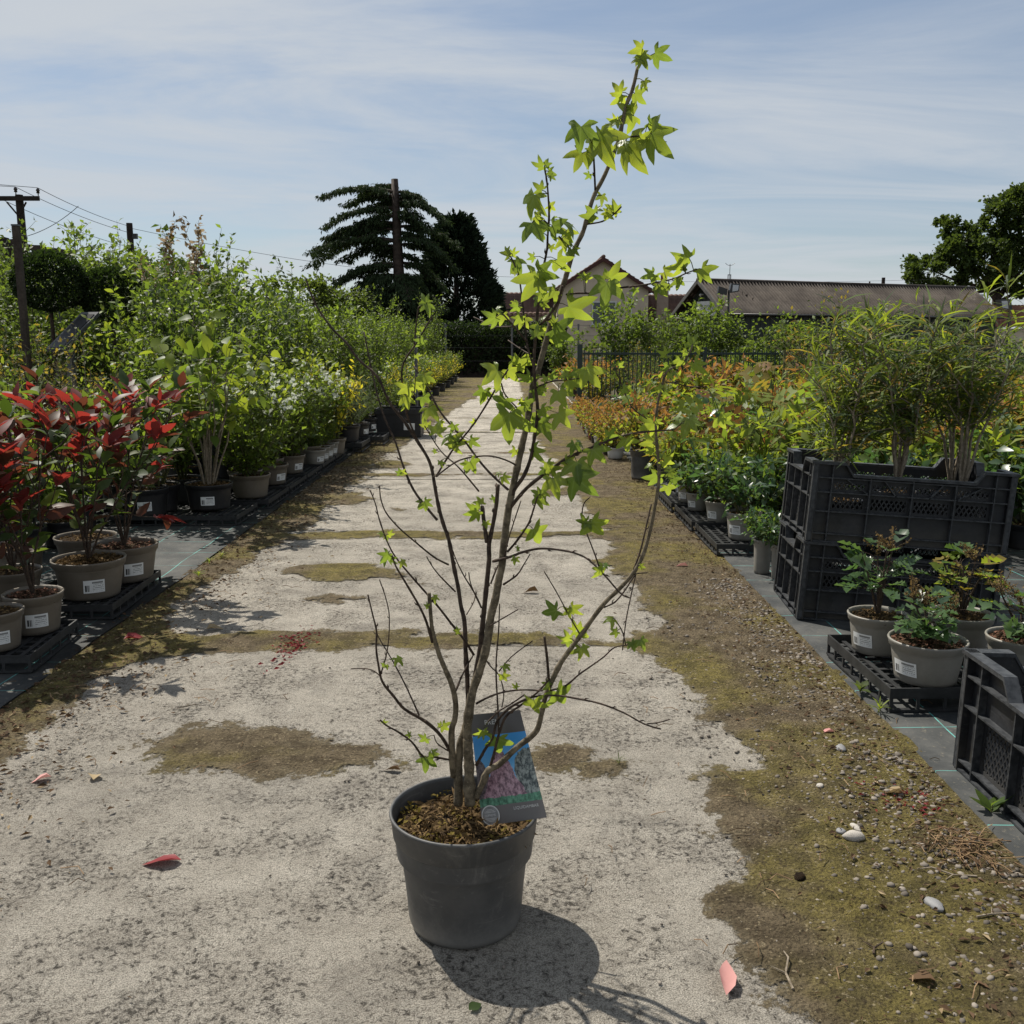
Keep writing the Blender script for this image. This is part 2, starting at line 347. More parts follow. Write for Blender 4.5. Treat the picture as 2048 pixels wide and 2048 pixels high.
def mk_crate():
    m=M('black_crate_plastic'); c=m.mix(m.rng(m.noise(11,6,.7),.35,.65),(.008,.009,.011),(.018,.0195,.023)); s=m.n('ShaderNodeSeparateXYZ'); m.l(m.obj(),s.inputs[0])
    d=m.math('ADD',s.outputs[2],m.math('MULTIPLY',m.noise(14,6,.8),.16)); c=m.mix(m.rng(d,.06,.20,.55,0),c,(.075,.068,.055))
    sc=m.n('ShaderNodeMapping'); sc.inputs['Scale'].default_value=(14,14,120); m.l(m.obj(),sc.inputs[0]); c=m.mix(m.rng(m.noise(1,7,.85,sc.outputs[0],1.5),.57,.70,0,.55),c,(.10,.10,.10)); c=m.mix(m.rng(m.noise(45,6,.8),.58,.72,0,.5),c,(.085,.078,.065))
    m.pbr(c,m.rng(m.noise(20,4),.3,.7,.38,.65),m.bump(m.noise(70,3),.12,.002),.45); return m.m
CRATE=mk_crate()
CRATE_RIB=plain('scuffed_sunlit_crate_rib',(.016,.018,.021),(.050,.053,.057),.5,30,.15,.002,.4)  # greyer worn plastic, with sun on ribs and lips also put into the colour
TRAY=plain('black_tray_plastic',(.012,.013,.014),(.030,.031,.032),.5,14,.15,.003,.45)
SOIL=plain('peat_compost',(.085,.058,.034),(.025,.017,.011),.95,30,1,.02,.1,160)
MULCH=leafmat('compost_fibre',(.045,.028,.015),(.17,.115,.055),(.1,.06,.02),.1,.9,.1,0)
MULCH2=leafmat('bark_chip_mulch',(.06,.03,.02),(.24,.13,.09),(.1,.06,.02),.05,.9,.1,0)
BARK_T=mk_bark('grey_green_young_bark',(.060,.048,.031),(.17,.14,.095),45)
BARK_D=mk_bark('dark_twig_bark',(.022,.015,.011),(.072,.050,.036),60)
BARK_P=mk_bark('pale_stem_bark',(.13,.105,.075),(.25,.21,.16),60)
BARK_G=mk_bark('green_stem_bark',(.05,.055,.02),(.10,.10,.04),60)
BARK_TREE=mk_bark('tree_trunk_bark',(.020,.014,.011),(.055,.040,.032),6)
LF_GUM=leafmat('fresh_lobed_leaf',(.075,.135,.018),(.12,.19,.030),(.50,.60,.030),.52,.38,.45,.2,back=(.13,.18,.06))
LF_RED=leafmat('red_young_leaf',(.095,.014,.014),(.15,.024,.020),(.42,.045,.030),.40,.42,.4,.5,back=(.17,.04,.04))
LF_BRONZE=leafmat('bronze_leaf',(.045,.018,.016),(.070,.040,.018),(.20,.06,.03),.3,.38,.4,.5)
LF_DKGREEN=leafmat('glossy_dark_leaf',(.018,.036,.012),(.045,.070,.018),(.12,.20,.02),.28,.36,.45,.5)
LF_MID=leafmat('mid_green_leaf',(.034,.062,.014),(.072,.105,.022),(.19,.28,.03),.38,.4,.4,.3)
LF_BRIGHT=leafmat('bright_green_leaf',(.052,.092,.016),(.095,.14,.025),(.27,.38,.035),.42,.38,.42,.3)
LF_OLIVE=leafmat('olive_leaf',(.038,.058,.015),(.080,.100,.025),(.18,.25,.03),.38,.45,.35,.35)
LF_YELLOW=leafmat('golden_leaf',(.30,.25,.02),(.42,.36,.03),(.75,.65,.04),.42,.45,.35,.2)
LF_LIME=leafmat('lime_leaf',(.09,.135,.022),(.16,.19,.03),(.38,.46,.035),.42,.45,.35,.3)
LF_GREY=leafmat('grey_green_leaf',(.06,.085,.05),(.11,.14,.085),(.16,.22,.09),.35,.55,.3,.3)
LF_ORANGE=leafmat('orange_leaf',(.15,.075,.028),(.22,.13,.035),(.45,.22,.05),.40,.45,.35,.3)
LF_AMBER=leafmat('amber_leaf',(.13,.10,.025),(.20,.16,.035),(.42,.32,.04),.40,.45,.35,.3)
LF_TEAL=leafmat('blue_green_leaf',(.026,.054,.028),(.055,.095,.045),(.12,.24,.05),.33,.33,.5,.3)
LF_MAHON=leafmat('leathery_green_leaf',(.035,.075,.030),(.075,.12,.045),(.16,.28,.05),.3,.24,.6,.4)
LF_DARK=leafmat('dark_hedge_leaf',(.010,.018,.006),(.026,.042,.011),(.05,.09,.012),.25,.5,.35,.3)
LF_PURPLE=leafmat('dark_red_leaf',(.05,.010,.010),(.085,.018,.014),(.22,.03,.02),.35,.5,.3,.3)
LF_CEDAR=leafmat('cedar_needle',(.018,.033,.016),(.050,.074,.032),(.05,.08,.02),.2,.6,.25,.2)
LF_CONIF=leafmat('dark_conifer_scale',(.010,.019,.012),(.028,.046,.022),(.02,.035,.01),.12,.6,.25,.2)
LF_OAK=leafmat('oak_leaf',(.024,.045,.012),(.06,.092,.022),(.11,.16,.02),.35,.45,.35,.3)
LF_FLOWER=leafmat('white_petal',(.62,.64,.58),(.75,.76,.70),(.7,.75,.6),.3,.6,.2,.1)
LF_SEED=leafmat('tan_seedhead',(.34,.27,.19),(.50,.43,.33),(.4,.3,.18),.3,.7,.2,.1)
LF_BROWNFL=leafmat('brown_flower_spike',(.11,.075,.035),(.20,.14,.065),(.25,.16,.05),.25,.7,.2,.1)
LF_DEADRED=leafmat('fallen_red_leaf',(.17,.02,.025),(.22,.04,.04),(.3,.03,.03),.2,.35,.4,.4)
LF_DEADPINK=leafmat('fallen_pink_leaf',(.48,.21,.20),(.55,.30,.27),(.5,.25,.22),.2,.5,.3,.2)
LF_DEADTAN=leafmat('dry_tan_leaf',(.22,.16,.09),(.40,.32,.20),(.35,.25,.12),.2,.7,.2,.3)
LF_DEADBRN=leafmat('dry_brown_leaf',(.045,.03,.02),(.13,.08,.045),(.15,.09,.04),.15,.7,.2,.3)
STONE=leafmat('gravel_stone',(.065,.056,.046),(.25,.22,.185),(.1,.1,.1),.02,.75,.3,0)
STONE_L=plain('pale_stone',(.52,.49,.44),(.34,.31,.27),.8,30,.5,.006,.3,120)
STONE_G=plain('grey_pebble_stone',(.23,.23,.23),(.15,.15,.155),.6,20,.2,.003,.4)
WOOD=plain('weathered_timber',(.075,.058,.046),(.035,.027,.022),.85,6,.5,.006,.2)
WOOD_DK=plain('creosoted_pole_timber',(.035,.026,.021),(.018,.014,.012),.85,6,.4,.006,.2)
STEEL=plain('galvanised_grey_steel',(.10,.103,.106),(.06,.062,.065),.5,12,.1,.002,.5)
GREENP=plain('dark_green_paint',(.010,.028,.022),(.006,.018,.015),.4,10,.1,.002,.5)
RENDER=plain('buff_wall_render',(.56,.48,.375),(.48,.41,.32),.9,1.5,.3,.004,.2)
BRICKC=plain('chimney_render',(.34,.27,.215),(.26,.2,.16),.9,3,.3,.004,.2)
TILE=plain('brown_roof_tile',(.15,.088,.068),(.085,.052,.042),.8,1.2,.3,.004,.25,obj_var=0)
TILE_R=plain('red_roof_tile',(.24,.105,.075),(.15,.07,.05),.8,1.2,.3,.004,.25)
TRIM=plain('dark_red_fascia',(.075,.028,.022),(.05,.02,.016),.7,3,.2,.003,.3)
CORR=mk_corrugated()
CLAD=plain('dark_green_sheet_cladding',(.022,.030,.024),(.014,.019,.016),.6,1,.2,.003,.35)
BARGE=plain('grey_barge_board',(.13,.125,.115),(.085,.08,.075),.8,2,.2,.003,.3)
WHITE=plain('white_paint',(.72,.72,.70),(.62,.62,.60),.5,4,.1,.002,.4)
GLASS=M('window_glass'); GLASS.pbr((.03,.04,.05),.08,None,.6); GLASS=GLASS.m
WINF=plain('pale_window_frame',(.62,.63,.63),(.52,.53,.53),.5,4,.1,.002,.4)
BLACKM=plain('black_lamp_metal',(.012,.012,.012),(.02,.02,.02),.4,10,.1,.002,.5)
GALV=plain('flue_steel',(.45,.46,.47),(.34,.35,.36),.4,5,.1,.002,.5)
CONCW=plain('concrete_panel',(.20,.19,.175),(.12,.115,.105),.9,3,.5,.006,.2)
NET=plain('green_net_screen',(.012,.05,.045),(.008,.03,.028),.7,3,.2,.003,.3)
WIRE=plain('cable_sheath',(.05,.05,.052),(.035,.035,.036),.6,5,.05,.001,.3)
TEXTW=plain('white_print',(.60,.60,.58),(.55,.55,.53),.4,5,.02,.001,.4)
TEXTB=plain('dark_print',(.05,.05,.06),(.04,.04,.05),.5,5,.02,.001,.4)
INSUL=plain('brown_insulator_glaze',(.03,.018,.014),(.02,.012,.01),.2,5,.02,.001,.5)
MARBLE_BAND=plain('grey_tag_stripe',(.30,.30,.30),(.18,.18,.18),.35,40,.02,.001,.4)
GROUNDM=plain('far_ground_soil',(.085,.072,.042),(.05,.045,.026),.95,.6,.4,.02,.15,9)

# ---------------------------------------------------------------- ground, path, moss, weed mats
rg=np.random.default_rng(11)
mb=MB(); mb.add([(-500,-30,-.04),(500,-30,-.04),(500,900,-.04),(-500,900,-.04)],[(0,1,2,3)])
props(mb.build('ground',GROUNDM),kind='structure')
path=props(empty('path'),kind='structure')
JOINTS=[-1.2,1.05,3.56,5.80,8.03,9.94,12.2,14.4,16.6,19.1,21.6,24.1,26.6,29.3]
for a,b in zip(JOINTS[:-1],JOINTS[1:]):
    m=MB(); nx=14; xs=[-1.66+2.78*i/nx for i in range(nx+1)]; dz=random.Random(a).uniform(-.003,.003)
    m.box(-1.66,1.12,a+.008,b-.008,-.09,dz)
    m.build('concrete_slab',CONC,path)
# concrete left bare of moss: outlines in metres, slab by slab
CL=[[(-1.42,2.54),(-1.41,2.59),(-1.42,2.72),(-1.39,2.81),(-1.44,2.98),(-1.4,3.07),(-1.37,3.22),(-1.33,3.36),(-1.24,3.43),(-1.09,3.49),(-0.89,3.51),(-0.64,3.47),(-0.4,3.46),(-0.13,3.46),(0.27,3.55),(0.42,3.46),(0.53,3.27),(0.63,3.05),(0.57,2.85),(0.61,2.69),(0.69,2.5),(0.5,2.48),(0.45,2.39),(0.49,2.3),(0.51,2.23),(0.48,2.14),(0.5,1.99),(0.4,1.87),(0.4,1.81),(0.43,1.66),(0.45,1.54),(0.49,1.46),(0.48,1.29),(0.5,0.6),(-1.5,0.6),(-1.45,1.6),(-1.42,2.2)],
 [(-1.16,3.73),(-1.36,3.81),(-1.48,4.14),(-1.47,4.34),(-1.45,4.53),(-1.4,4.75),(-1.36,5.25),(-1.3,5.51),(-0.83,5.6),(-0.21,5.6),(0.36,5.66),(0.56,5.51),(0.48,4.99),(0.58,4.34),(0.62,3.82),(0.38,3.64),(0.07,3.72),(-0.44,3.76),(-0.77,3.72)],
 [(-1.3,5.76),(-1.24,6.12),(-1.31,7.32),(-1.24,8.19),(-0.3,8.25),(0.42,8.19),(0.45,6.61),(0.53,5.86),(0.11,5.79),(-0.67,5.86)],
 [(-1.27,8.42),(-1.26,9.93),(-1.23,9.93),(-0.39,9.93),(0.32,9.93),(0.4,9.28),(0.41,8.42)],
 [(-1.2,10.0),(-1.15,12.16),(.28,12.17),(.32,11),(.28,9.97)],
 [(-1.1,12.25),(-1.05,14.37),(.3,14.36),(.25,13.5),(.3,12.24)],
 [(-1.0,14.44),(-.95,16.56),(.25,16.56),(.3,15.5),(.25,14.44)],
 [(-.9,16.66),(-.85,19.06),(.2,19.06),(.25,16.66)],
 [(-.7,19.14),(-.7,21.57),(.25,21.57),(.2,19.14)],
 [(-.7,21.63),(-.75,24.07),(.2,24.07),(.2,21.63)],[(-.75,24.13),(-.75,29.6),(.2,29.6),(.2,24.13)]]
PATCH=[(-.80,2.62,.24,.17),(-.52,2.57,.17,.13),(-.68,2.55,.3,.10),(.15,2.56,.11,.09),(.24,2.50,.10,.075),(-.85,4.74,.32,.17),(-.52,4.68,.2,.09),(-.80,4.25,.16,.07),(-1.2,7.0,.2,.3),(.30,7.3,.15,.2),(-1.1,9.0,.2,.3),(-.7,6.6,.2,.1)]
def moss_mask(X,Y):
    best=np.full(X.shape,-9.)
    for poly in CL:
        ins=np.zeros(X.shape,bool); d=np.full(X.shape,9.)
        for (ax,ay),(bx,by) in zip(poly,poly[1:]+poly[:1]):
            c=((ay>Y)!=(by>Y)); t=(bx-ax)*(Y-ay)/(by-ay if abs(by-ay)>1e-9 else 1e-9)+ax; ins^=c&(X<t)
            L=(bx-ax)**2+(by-ay)**2; u=np.clip(((X-ax)*(bx-ax)+(Y-ay)*(by-ay))/L,0,1)
            d=np.minimum(d,np.hypot(X-ax-u*(bx-ax),Y-ay-u*(by-ay)))
        best=np.maximum(best,np.where(ins,d,-d))
    m=-best
    for px,py,rx,ry in PATCH:
        r=np.hypot((X-px)/rx,(Y-py)/ry); m=np.maximum(m,(1-r)*min(rx,ry))
    win=np.clip((1.15-np.abs(X+.35))*3,0,1)*np.clip((Y-3.1)*4,0,1)*np.clip((11-Y),0,1)
    return m+win*(fbm(X*2.3,Y*3.4,4,31)-.50)*.30
def moss_part(y0,y1,st):
    xs=np.arange(-1.62,1.16,st); ys=np.arange(y0,y1+st*.5,st); X,Y=np.meshgrid(xs,ys)
    mk=moss_mask(X,Y); Z=.003+np.clip(mk*.12,0,.005)+.012*(fbm(X*9,Y*9,4,3)-.45)*np.clip(mk*8,0,1)+.006*(fbm(X*45,Y*45,2,9)-.4)*np.clip(mk*8,0,1)
    # tyre ribs pressed into the soil
    Z+=np.where((np.abs(X-.72)<.12)&(np.abs(Y-1.82)<.13),.007*np.sin(Y*260+X*40),0)*np.clip(1-np.hypot((X-.72)/.12,(Y-1.82)/.13),0,1)
    Z=np.maximum(Z,.0035)
    nx,ny=len(xs),len(ys); I=np.arange(nx*ny).reshape(ny,nx)
    F=np.stack([I[:-1,:-1],I[:-1,1:],I[1:,1:],I[1:,:-1]],-1).reshape(-1,4)
    mkf=mk.ravel(); F=F[(mkf[F].max(1)>-.10)]
    return np.stack([X.ravel(),Y.ravel(),Z.ravel()],1),F,mkf
Vs,Fs,Ms,off=[],[],[],0
for a,b,s in ((.85,3.0,.009),(3.0,6.0,.016),(6.0,12,.04),(12,29.6,.1)):
    V,F,mk=moss_part(a,b,s); Vs.append(V);Fs.append(F+off);Ms.append(mk);off+=len(V)
me=trimesh('moss',np.concatenate(Vs),np.concatenate(Fs),MOSS,None,True,{'mask':np.concatenate(Ms)})
props(link('moss',me),label='olive brown moss and silt creeping over the edges and joints of the concrete path',kind='stuff')
def sheet(name,x0,x1,y0,y1,edge,label):
    xs=np.linspace(x0,x1,60); ys=np.concatenate([np.linspace(y0,min(y0+8,y1),110),np.linspace(min(y0+8,y1)+.3,y1,60)])
    X,Y=np.meshgrid(xs,ys); k=np.exp(-np.abs(X-edge)*14)
    X=X+k*.022*(fbm(Y*1.6,Y*0+edge,3,5)-.45); Z=.011+.004*fbm(X*6,Y*6,3,8)+k*.004*np.sin(Y*9)
    I=np.arange(X.size).reshape(X.shape); F=np.stack([I[:-1,:-1],I[:-1,1:],I[1:,1:],I[1:,:-1]],-1).reshape(-1,4)
    V=np.stack([X.ravel(),Y.ravel(),Z.ravel()],1)
    # hem folded down to the soil along the path side
    col=I[:,0] if abs(x0-edge)<abs(x1-edge) else I[:,-1]; n=len(V); H=V[col].copy(); H[:,2]=-.02
    V=np.concatenate([V,H]); F=np.concatenate([F,np.stack([col[:-1],col[1:],n+np.arange(1,len(col)),n+np.arange(len(col)-1)],1)])
    props(link(name,trimesh(name,V,F,WMAT,None,True)),label=label,kind='structure')
sheet('weed_mat',1.13,16,1.0,15,1.13,'black woven weed mat under the right hand crates and pots')
sheet('weed_mat',-18,-1.60,1.0,30,-1.60,'grey black woven weed mat under the left hand rows of pots')
def strew(name,n,fx,fy,sz,mat,tm,label,flat=.5,zf=None,prob=None):
    x=fx(n);y=fy(n); mk=moss_mask(x,y)
    if prob is not None: k=prob(x,y,mk)>rg.random(n); x,y=x[k],y[k]
    n=len(x); s=sz(n); N=np.stack([rg.normal(0,flat,n),rg.normal(0,flat,n),np.ones(n)],1); a=rg.random(n)*6.283
    T=np.stack([np.cos(a),np.sin(a),rg.normal(0,.12,n)],1)
    if tm is T_ICO: S=np.stack([s*rg.uniform(.6,1,n),s,s*rg.uniform(.35,.7,n)],1); z=.006+s*.15
    else: S=s; z=np.full(n,.010)+rg.random(n)*.006
    props(link(name,scatter(name,tm,np.stack([x,y,z],1),T,N,S,mat,rg,tm is T_ICO)),label=label,kind='stuff')
U=rg.uniform
strew('gravel',5200,lambda n:1.11-np.abs(rg.normal(0,.17,n)),lambda n:U(1.2,4.6,n),lambda n:.0028+.0085*rg.random(n)**3,STONE,T_ICO,'small grey and buff stones along the edge of the right weed mat')
strew('gravel',2200,lambda n:U(.55,1.13,n),lambda n:U(1.1,6,n),lambda n:.0018+.0045*rg.random(n)**3,STONE,T_ICO,'fine stones scattered over the mossy right verge')
strew('grit',3200,lambda n:U(-1.6,1.1,n),lambda n:1+6*rg.random(n)**1.4,lambda n:.0016+.0034*rg.random(n)**2,STONE,T_ICO,'coarse grit lying on the path and its moss patches',prob=lambda x,y,m:np.where(m>0,.6,.12))
strew('leaf_litter',3600,lambda n:1.12-np.abs(rg.normal(0,.2,n)),lambda n:1.2+8*rg.random(n)**1.3,lambda n:.006+.018*rg.random(n)**2,LF_DEADBRN,T_two(.25,.12),'brown leaf fragments gathered against the right weed mat',flat=.5)
strew('leaf_litter',260,lambda n:1.10-np.abs(rg.normal(0,.2,n)),lambda n:U(1.2,7,n),lambda n:.008+.018*rg.random(n)**2,LF_DEADTAN,T_two(.2,.1),'pale dry leaf fragments on the right verge',flat=.4)
strew('leaf_litter',4200,lambda n:-1.62+np.abs(rg.normal(0,.22,n)),lambda n:1.8+9*rg.random(n)**1.3,lambda n:.007+.024*rg.random(n)**2,LF_DEADBRN,T_two(.25,.12),'brown leaf fragments gathered along the left pot trays',flat=.5)
strew('leaf_litter',700,lambda n:-1.6+np.abs(rg.normal(0,.25,n)),lambda n:U(1.8,8,n),lambda n:.007+.02*rg.random(n)**2,LF_DEADTAN,T_two(.2,.1),'pale dry leaf fragments along the left pot trays',flat=.4)
strew('leaf_litter',60,lambda n:rg.normal(-.83,.032,n),lambda n:rg.normal(3.55,.09,n),lambda n:.012+.014*rg.random(n),LF_DEADRED,T_two(.25,.15),'patch of crumbled red leaves on the moss joint of the path',flat=.7)
strew('leaf_litter',60,lambda n:rg.normal(.98,.05,n),lambda n:rg.normal(2.28,.05,n),lambda n:.008+.012*rg.random(n),LF_DEADRED,T_two(.2,.15),'dark red leaf scraps on gravel beside the right weed mat',flat=.6)
strew('moss_debris',5200,lambda n:U(-1.6,1.12,n),lambda n:1+7*rg.random(n)**1.4,lambda n:.004+.010*rg.random(n)**2,LF_DEADBRN,T_two(.14,.1),'dark crumbs and scraps scattered over the moss',flat=.4,prob=lambda x,y,m:np.where(m>0,.8,.06))
strew('leaf_litter',70,lambda n:rg.normal(-.83,.03,n),lambda n:rg.normal(3.50,.12,n),lambda n:.010+.014*rg.random(n),LF_DEADRED,T_two(.25,.15),'curled red leaf scraps on the moss joint of the path',flat=.7)
# dry grass straw and twigs
def straws(n,cx,cy,sx,sy,ln,mat,label,name='straw',th=.0011,spread=6.283):
    mb=MB()
    for i in range(n):
        x,y=rg.normal(cx,sx),rg.normal(cy,sy); a=rg.random()*spread; l=ln*rg.uniform(.4,1.2); z=.012+rg.random()*.012; b=rg.normal(0,.3)
        mb.tube([(x,y,z),(x+l*.5*math.cos(a),y+l*.5*math.sin(a),z+.004),(x+l*math.cos(a+b),y+l*math.sin(a+b),z-.002)],th,3,False)
    props(mb.build(name,mat),label=label,kind='stuff')
straws(90,1.02,2.06,.035,.04,.09,LFSTRAW:=plain('dry_straw',(.24,.16,.085),(.13,.08,.045),.8,30,.1,.001,.2),'tuft of dry brown grass stems by the right weed mat')
straws(110,.8,2.3,.22,.9,.05,LFSTRAW,'dry stems and bits of straw scattered over the right verge')
straws(60,-1.2,3.3,.25,.7,.06,LFSTRAW,'dry stems scattered on the left verge')
# single things lying on the ground
def fallen(name,x,y,l,rot,tm,mat,label,tilt=.06,z=.010,cat='fallen leaf',w=1):
    V,F=tm; V=V.copy(); 
    o=link(name,trimesh(name,V,F,mat,np.full(len(V),.5),True),None,(x,y,z),(tilt,.25,rot),(l*w,l,l)); props(o,label,cat); return o
TE=T_ellip(.26,.10,.12)
fallen('fallen_leaf',-.735,2.0,.085,R(98),TE,LF_DEADRED,'curled dark red leaf lying on bare concrete left of the pot')
fallen('fallen_leaf',.378,1.545,.085,R(-10),T_ellip(.19,.12,.10),LF_DEADPINK,'curled pink leaf lying on concrete in the shadow right of the pot',.25,.010)
fallen('fallen_leaf',-.30,2.46,.05,R(80),T_ellip(.2,.2,.2),LF_DEADBRN,'narrow grey brown leaf on the mossy patch left of the pot')
fallen('fallen_leaf',-.075,1.51,.028,R(-50),T_ellip(.36,.1,.1),LF_DKGREEN,'small round green leaf on concrete in front of the pot',.05,.008)
fallen('fallen_leaf',.765,1.585,.05,R(70),T_ellip(.38,.15,.2),LF_DEADBRN,'dark brown leaf on moss in the lower right corner')
fallen('fallen_leaf',1.0,2.32,.06,R(75),T_ellip(.28,.25,.2),LF_DEADTAN,'pale yellow leaf on gravel beside the right weed mat')
fallen('fallen_leaf',.95,2.72,.045,R(95),T_ellip(.28,.2,.2),LF_DEADPINK,'salmon coloured leaf on gravel beside the tray of holly leaved pots')
fallen('fallen_leaf',.90,4.86,.075,R(85),T_ellip(.25,.2,.2),LF_DEADPINK,'salmon leaf on the verge beside the long right hand tray')
fallen('fallen_leaf',-1.10,2.40,.05,R(20),T_ellip(.35,.2,.2),LF_DEADTAN,'cream leaf at the left edge of the concrete')
fallen('fallen_leaf',-1.22,2.42,.05,R(120),T_ellip(.3,.2,.2),LF_DEADPINK,'pale pink leaf on dark litter at the left edge')
fallen('fallen_leaf',-1.22,3.75,.07,R(-60),T_ellip(.25,.2,.2),LF_DEADTAN,'cream leaf beside the left tray of red leaved shrubs')
fallen('fallen_leaf',-1.50,3.62,.09,R(-70),T_ellip(.2,.2,.2),LF_DEADRED,'red leaf lying between the two left trays')
fallen('fallen_leaf',.12,4.35,.075,R(95),T_ellip(.2,.3,.2),LF_DEADBRN,'brown leaf on concrete behind the potted tree')
def rock(name,x,y,s,mat,label,seed,sc=(1,1,.5),cat='stone'):
    V,F=T_ICO; r=np.random.default_rng(seed)
    # one subdivision for a rounder stone
    E={};V=[tuple(v) for v in V];F2=[]
    def mid(a,b):
        k=(min(a,b),max(a,b))
        if k not in E:
            p=(np.array(V[a])+np.array(V[b]))/2; p=p/np.linalg.norm(p)*.98; V.append(tuple(p)); E[k]=len(V)-1
        return E[k]
    for a,b,c in F:
        ab,bc,ca=mid(a,b),mid(b,c),mid(c,a); F2+=[(a,ab,ca),(ab,b,bc),(ca,bc,c),(ab,bc,ca)]
    V=np.array(V); V=V*(1+r.normal(0,.09,(len(V),1))); 
    o=link(name,trimesh(name,V,F2,mat,None,True),None,(x,y,s*sc[2]*.6+.004),(0,0,r.random()*6),(s*sc[0],s*sc[1],s*sc[2])); props(o,label,cat); return o
rock('pebble',.865,1.825,.021,STONE_G,'smooth grey oval pebble on moss near the right edge',3,(1.25,.8,.5),'pebble')
b=rock('broken_stone',.795,2.10,.019,STONE_L,'broken white stone lump lying on moss at right',5,(.9,1.5,.7))
rock('broken_stone',.815,2.15,.014,STONE_L,'small flat white chip just behind the broken white stone',6,(1.5,.6,.5))
rock('pebble',.775,2.13,.012,STONE_G,'small grey chip left of the broken white stone',8,(1,1,.6),'pebble')
rock('pebble',.93,2.60,.016,STONE_G,'rounded grey stone in gravel by the weed mat',9,(1.2,.9,.6),'pebble')
rock('pebble',.80,2.37,.010,STONE_L,'cream pebble on the moss left of the gravel',10,(1,1.2,.6),'pebble')
rock('clod',.62,1.93,.013,SOIL,'dark crumb of soil on moss above the tyre marks',12,(1.3,.9,.7),'soil clod')
for i,(x,y,l,a) in enumerate([(.50,1.56,.11,1.45),(.68,1.66,.05,.9),(1.0,1.93,.12,2.9),(.93,1.78,.09,.1),(-1.05,2.9,.07,.4)]):
    mb=MB(); d=Vector((math.cos(a),math.sin(a),0)); p=Vector((x,y,.012)); q=Vector((-d.y,d.x,0))
    mb.tube([p,p+d*l*.4+q*.006,p+d*l*.75-q*.004+Vector((0,0,.006)),p+d*l],[.0022,.002,.0018,.001],5); mb.tube([p+d*l*.4+q*.006,p+d*l*.55+q*.03],[.0015,.0008],4)
    props(mb.build('fallen_twig',BARK_P if i!=1 else BARK_D),['pale forked twig on moss at the bottom of the path','short dark twig on moss near the grey pebble','long thin twig on gravel near the dry grass','thin straw coloured twig near the grey pebble','small twig on the left verge'][i],'twig')
# seedlings and weeds at the mat edges
def weed(x,y,h,n,tm,mat,label,seed):
    r=np.random.default_rng(seed); t=empty('weed',(x,y,.01),0,label,'weed')
    a=r.random(n)*6.283; T=np.stack([np.cos(a),np.sin(a),r.uniform(.3,1.5,n)],1); P=np.zeros((n,3)); P[:,2]=r.random(n)*h*.4
    link('foliage',scatter('foliage',tm,P,T,np.tile((0,0,1.),(n,1)),h*r.uniform(.5,1,n),mat,r,True),t)['kind']='stuff'
    MB().tube([(0,0,-.01),(.003,0,h*.2),(.006,.004,h*.45)],[.002,.0015,.001],4).build('stem',BARK_G,t)
weed(1.165,2.21,.075,7,T_ellip(.2,.05,.1),LF_MID,'broad leaved weed growing through the weed mat near the front crate',1)
weed(1.135,2.86,.06,16,T_blade(.05,.3),LF_LIME,'tuft of weeds beside the tray of holly leaved pots',2)
weed(1.13,3.02,.07,5,T_ellip(.2,.1,.2),LF_OLIVE,'small drooping weed at the mat edge below the stacked crates',3)
weed(1.14,1.93,.03,30,T_two(.4),LF_LIME,'low yellow green weed cushion at the right mat edge',4)
weed(.29,2.50,.03,14,T_blade(.04,.2),LF_OLIVE,'tiny dark grass tuft in the moss patch right of the pot',5)
for i,(x,y) in enumerate([(-1.56,4.9),(-1.54,5.05),(-1.52,4.6)]): weed(x,y,.05,20,T_blade(.05,.3),LF_LIME,['grass tuft at the edge of the left weed mat opposite the gap','second grass tuft further along the left weed mat edge','grass tuft near the corner of the left tray'][i],20+i)

# ---------------------------------------------------------------- pots, trays, crates
CACHE={}
def pot_mesh(r,h,mat,taper=.8,rim=.2):
    k=('pot',round(r,3),round(h,3),mat.name,taper)
    if k not in CACHE:
        rb=r*taper; t=.006; rz=h*(1-rim); rr=r-.012*(r/.15)
        CACHE[k]=MB().lathe([(rb*.9,0.0),(rb*.985,.004),(rb,.015),(rb+(rr-rb)*.94,rz-.012),(rr,rz-.004),(r*.985,rz+.004),(r,h-.01),(r+.003,h-.004),(r+.001,h),(r-t*.7,h-.001),(r-t,h-.01),(r-t*1.6,h*.75)],30,True).me('pot',mat,True)
    return CACHE[k]
def soil_mesh(r,mat=None,top=None,n=260):
    k=('soil',round(r,2),(top or MULCH).name)
    if k not in CACHE:
        g=np.random.default_rng(int(r*1000)); rings=[0,.25,.5,.75,1]; V=[(0,0,.012)];F=[];q=20
        for a in rings[1:]:
            for j in range(q): V.append((r*a*math.cos(6.2832*j/q),r*a*math.sin(6.2832*j/q),.012*(1-a*a)+g.normal(0,.004)))
        for j in range(q): F.append((0,1+j,1+(j+1)%q))
        for i in range(3):
            for j in range(q): A=1+i*q+j;B=1+i*q+(j+1)%q; F+= [(A,A+q,B),(B,A+q,B+q)]
        V=np.array(V); me1=trimesh('soil',V,F,SOIL,None,True)
        CACHE[k]=me1
        a=g.random(n)*6.283; rr=r*.97*np.sqrt(g.random(n)); P=np.stack([rr*np.cos(a),rr*np.sin(a),.012*(1-(rr/r)**2)+.004+.004*g.random(n)],1)
        T=unit(g,n); T[:,2]*=.3; N=unit(g,n); N[:,2]=1
        CACHE[('mulch',)+k[1:]]=scatter('mulch',T_two(.3,.1),P,T,N,(.009+.016*g.random(n)**2)*(.6+r*2.6),top or MULCH,g)
    return CACHE[k],CACHE[('mulch',)+k[1:]]
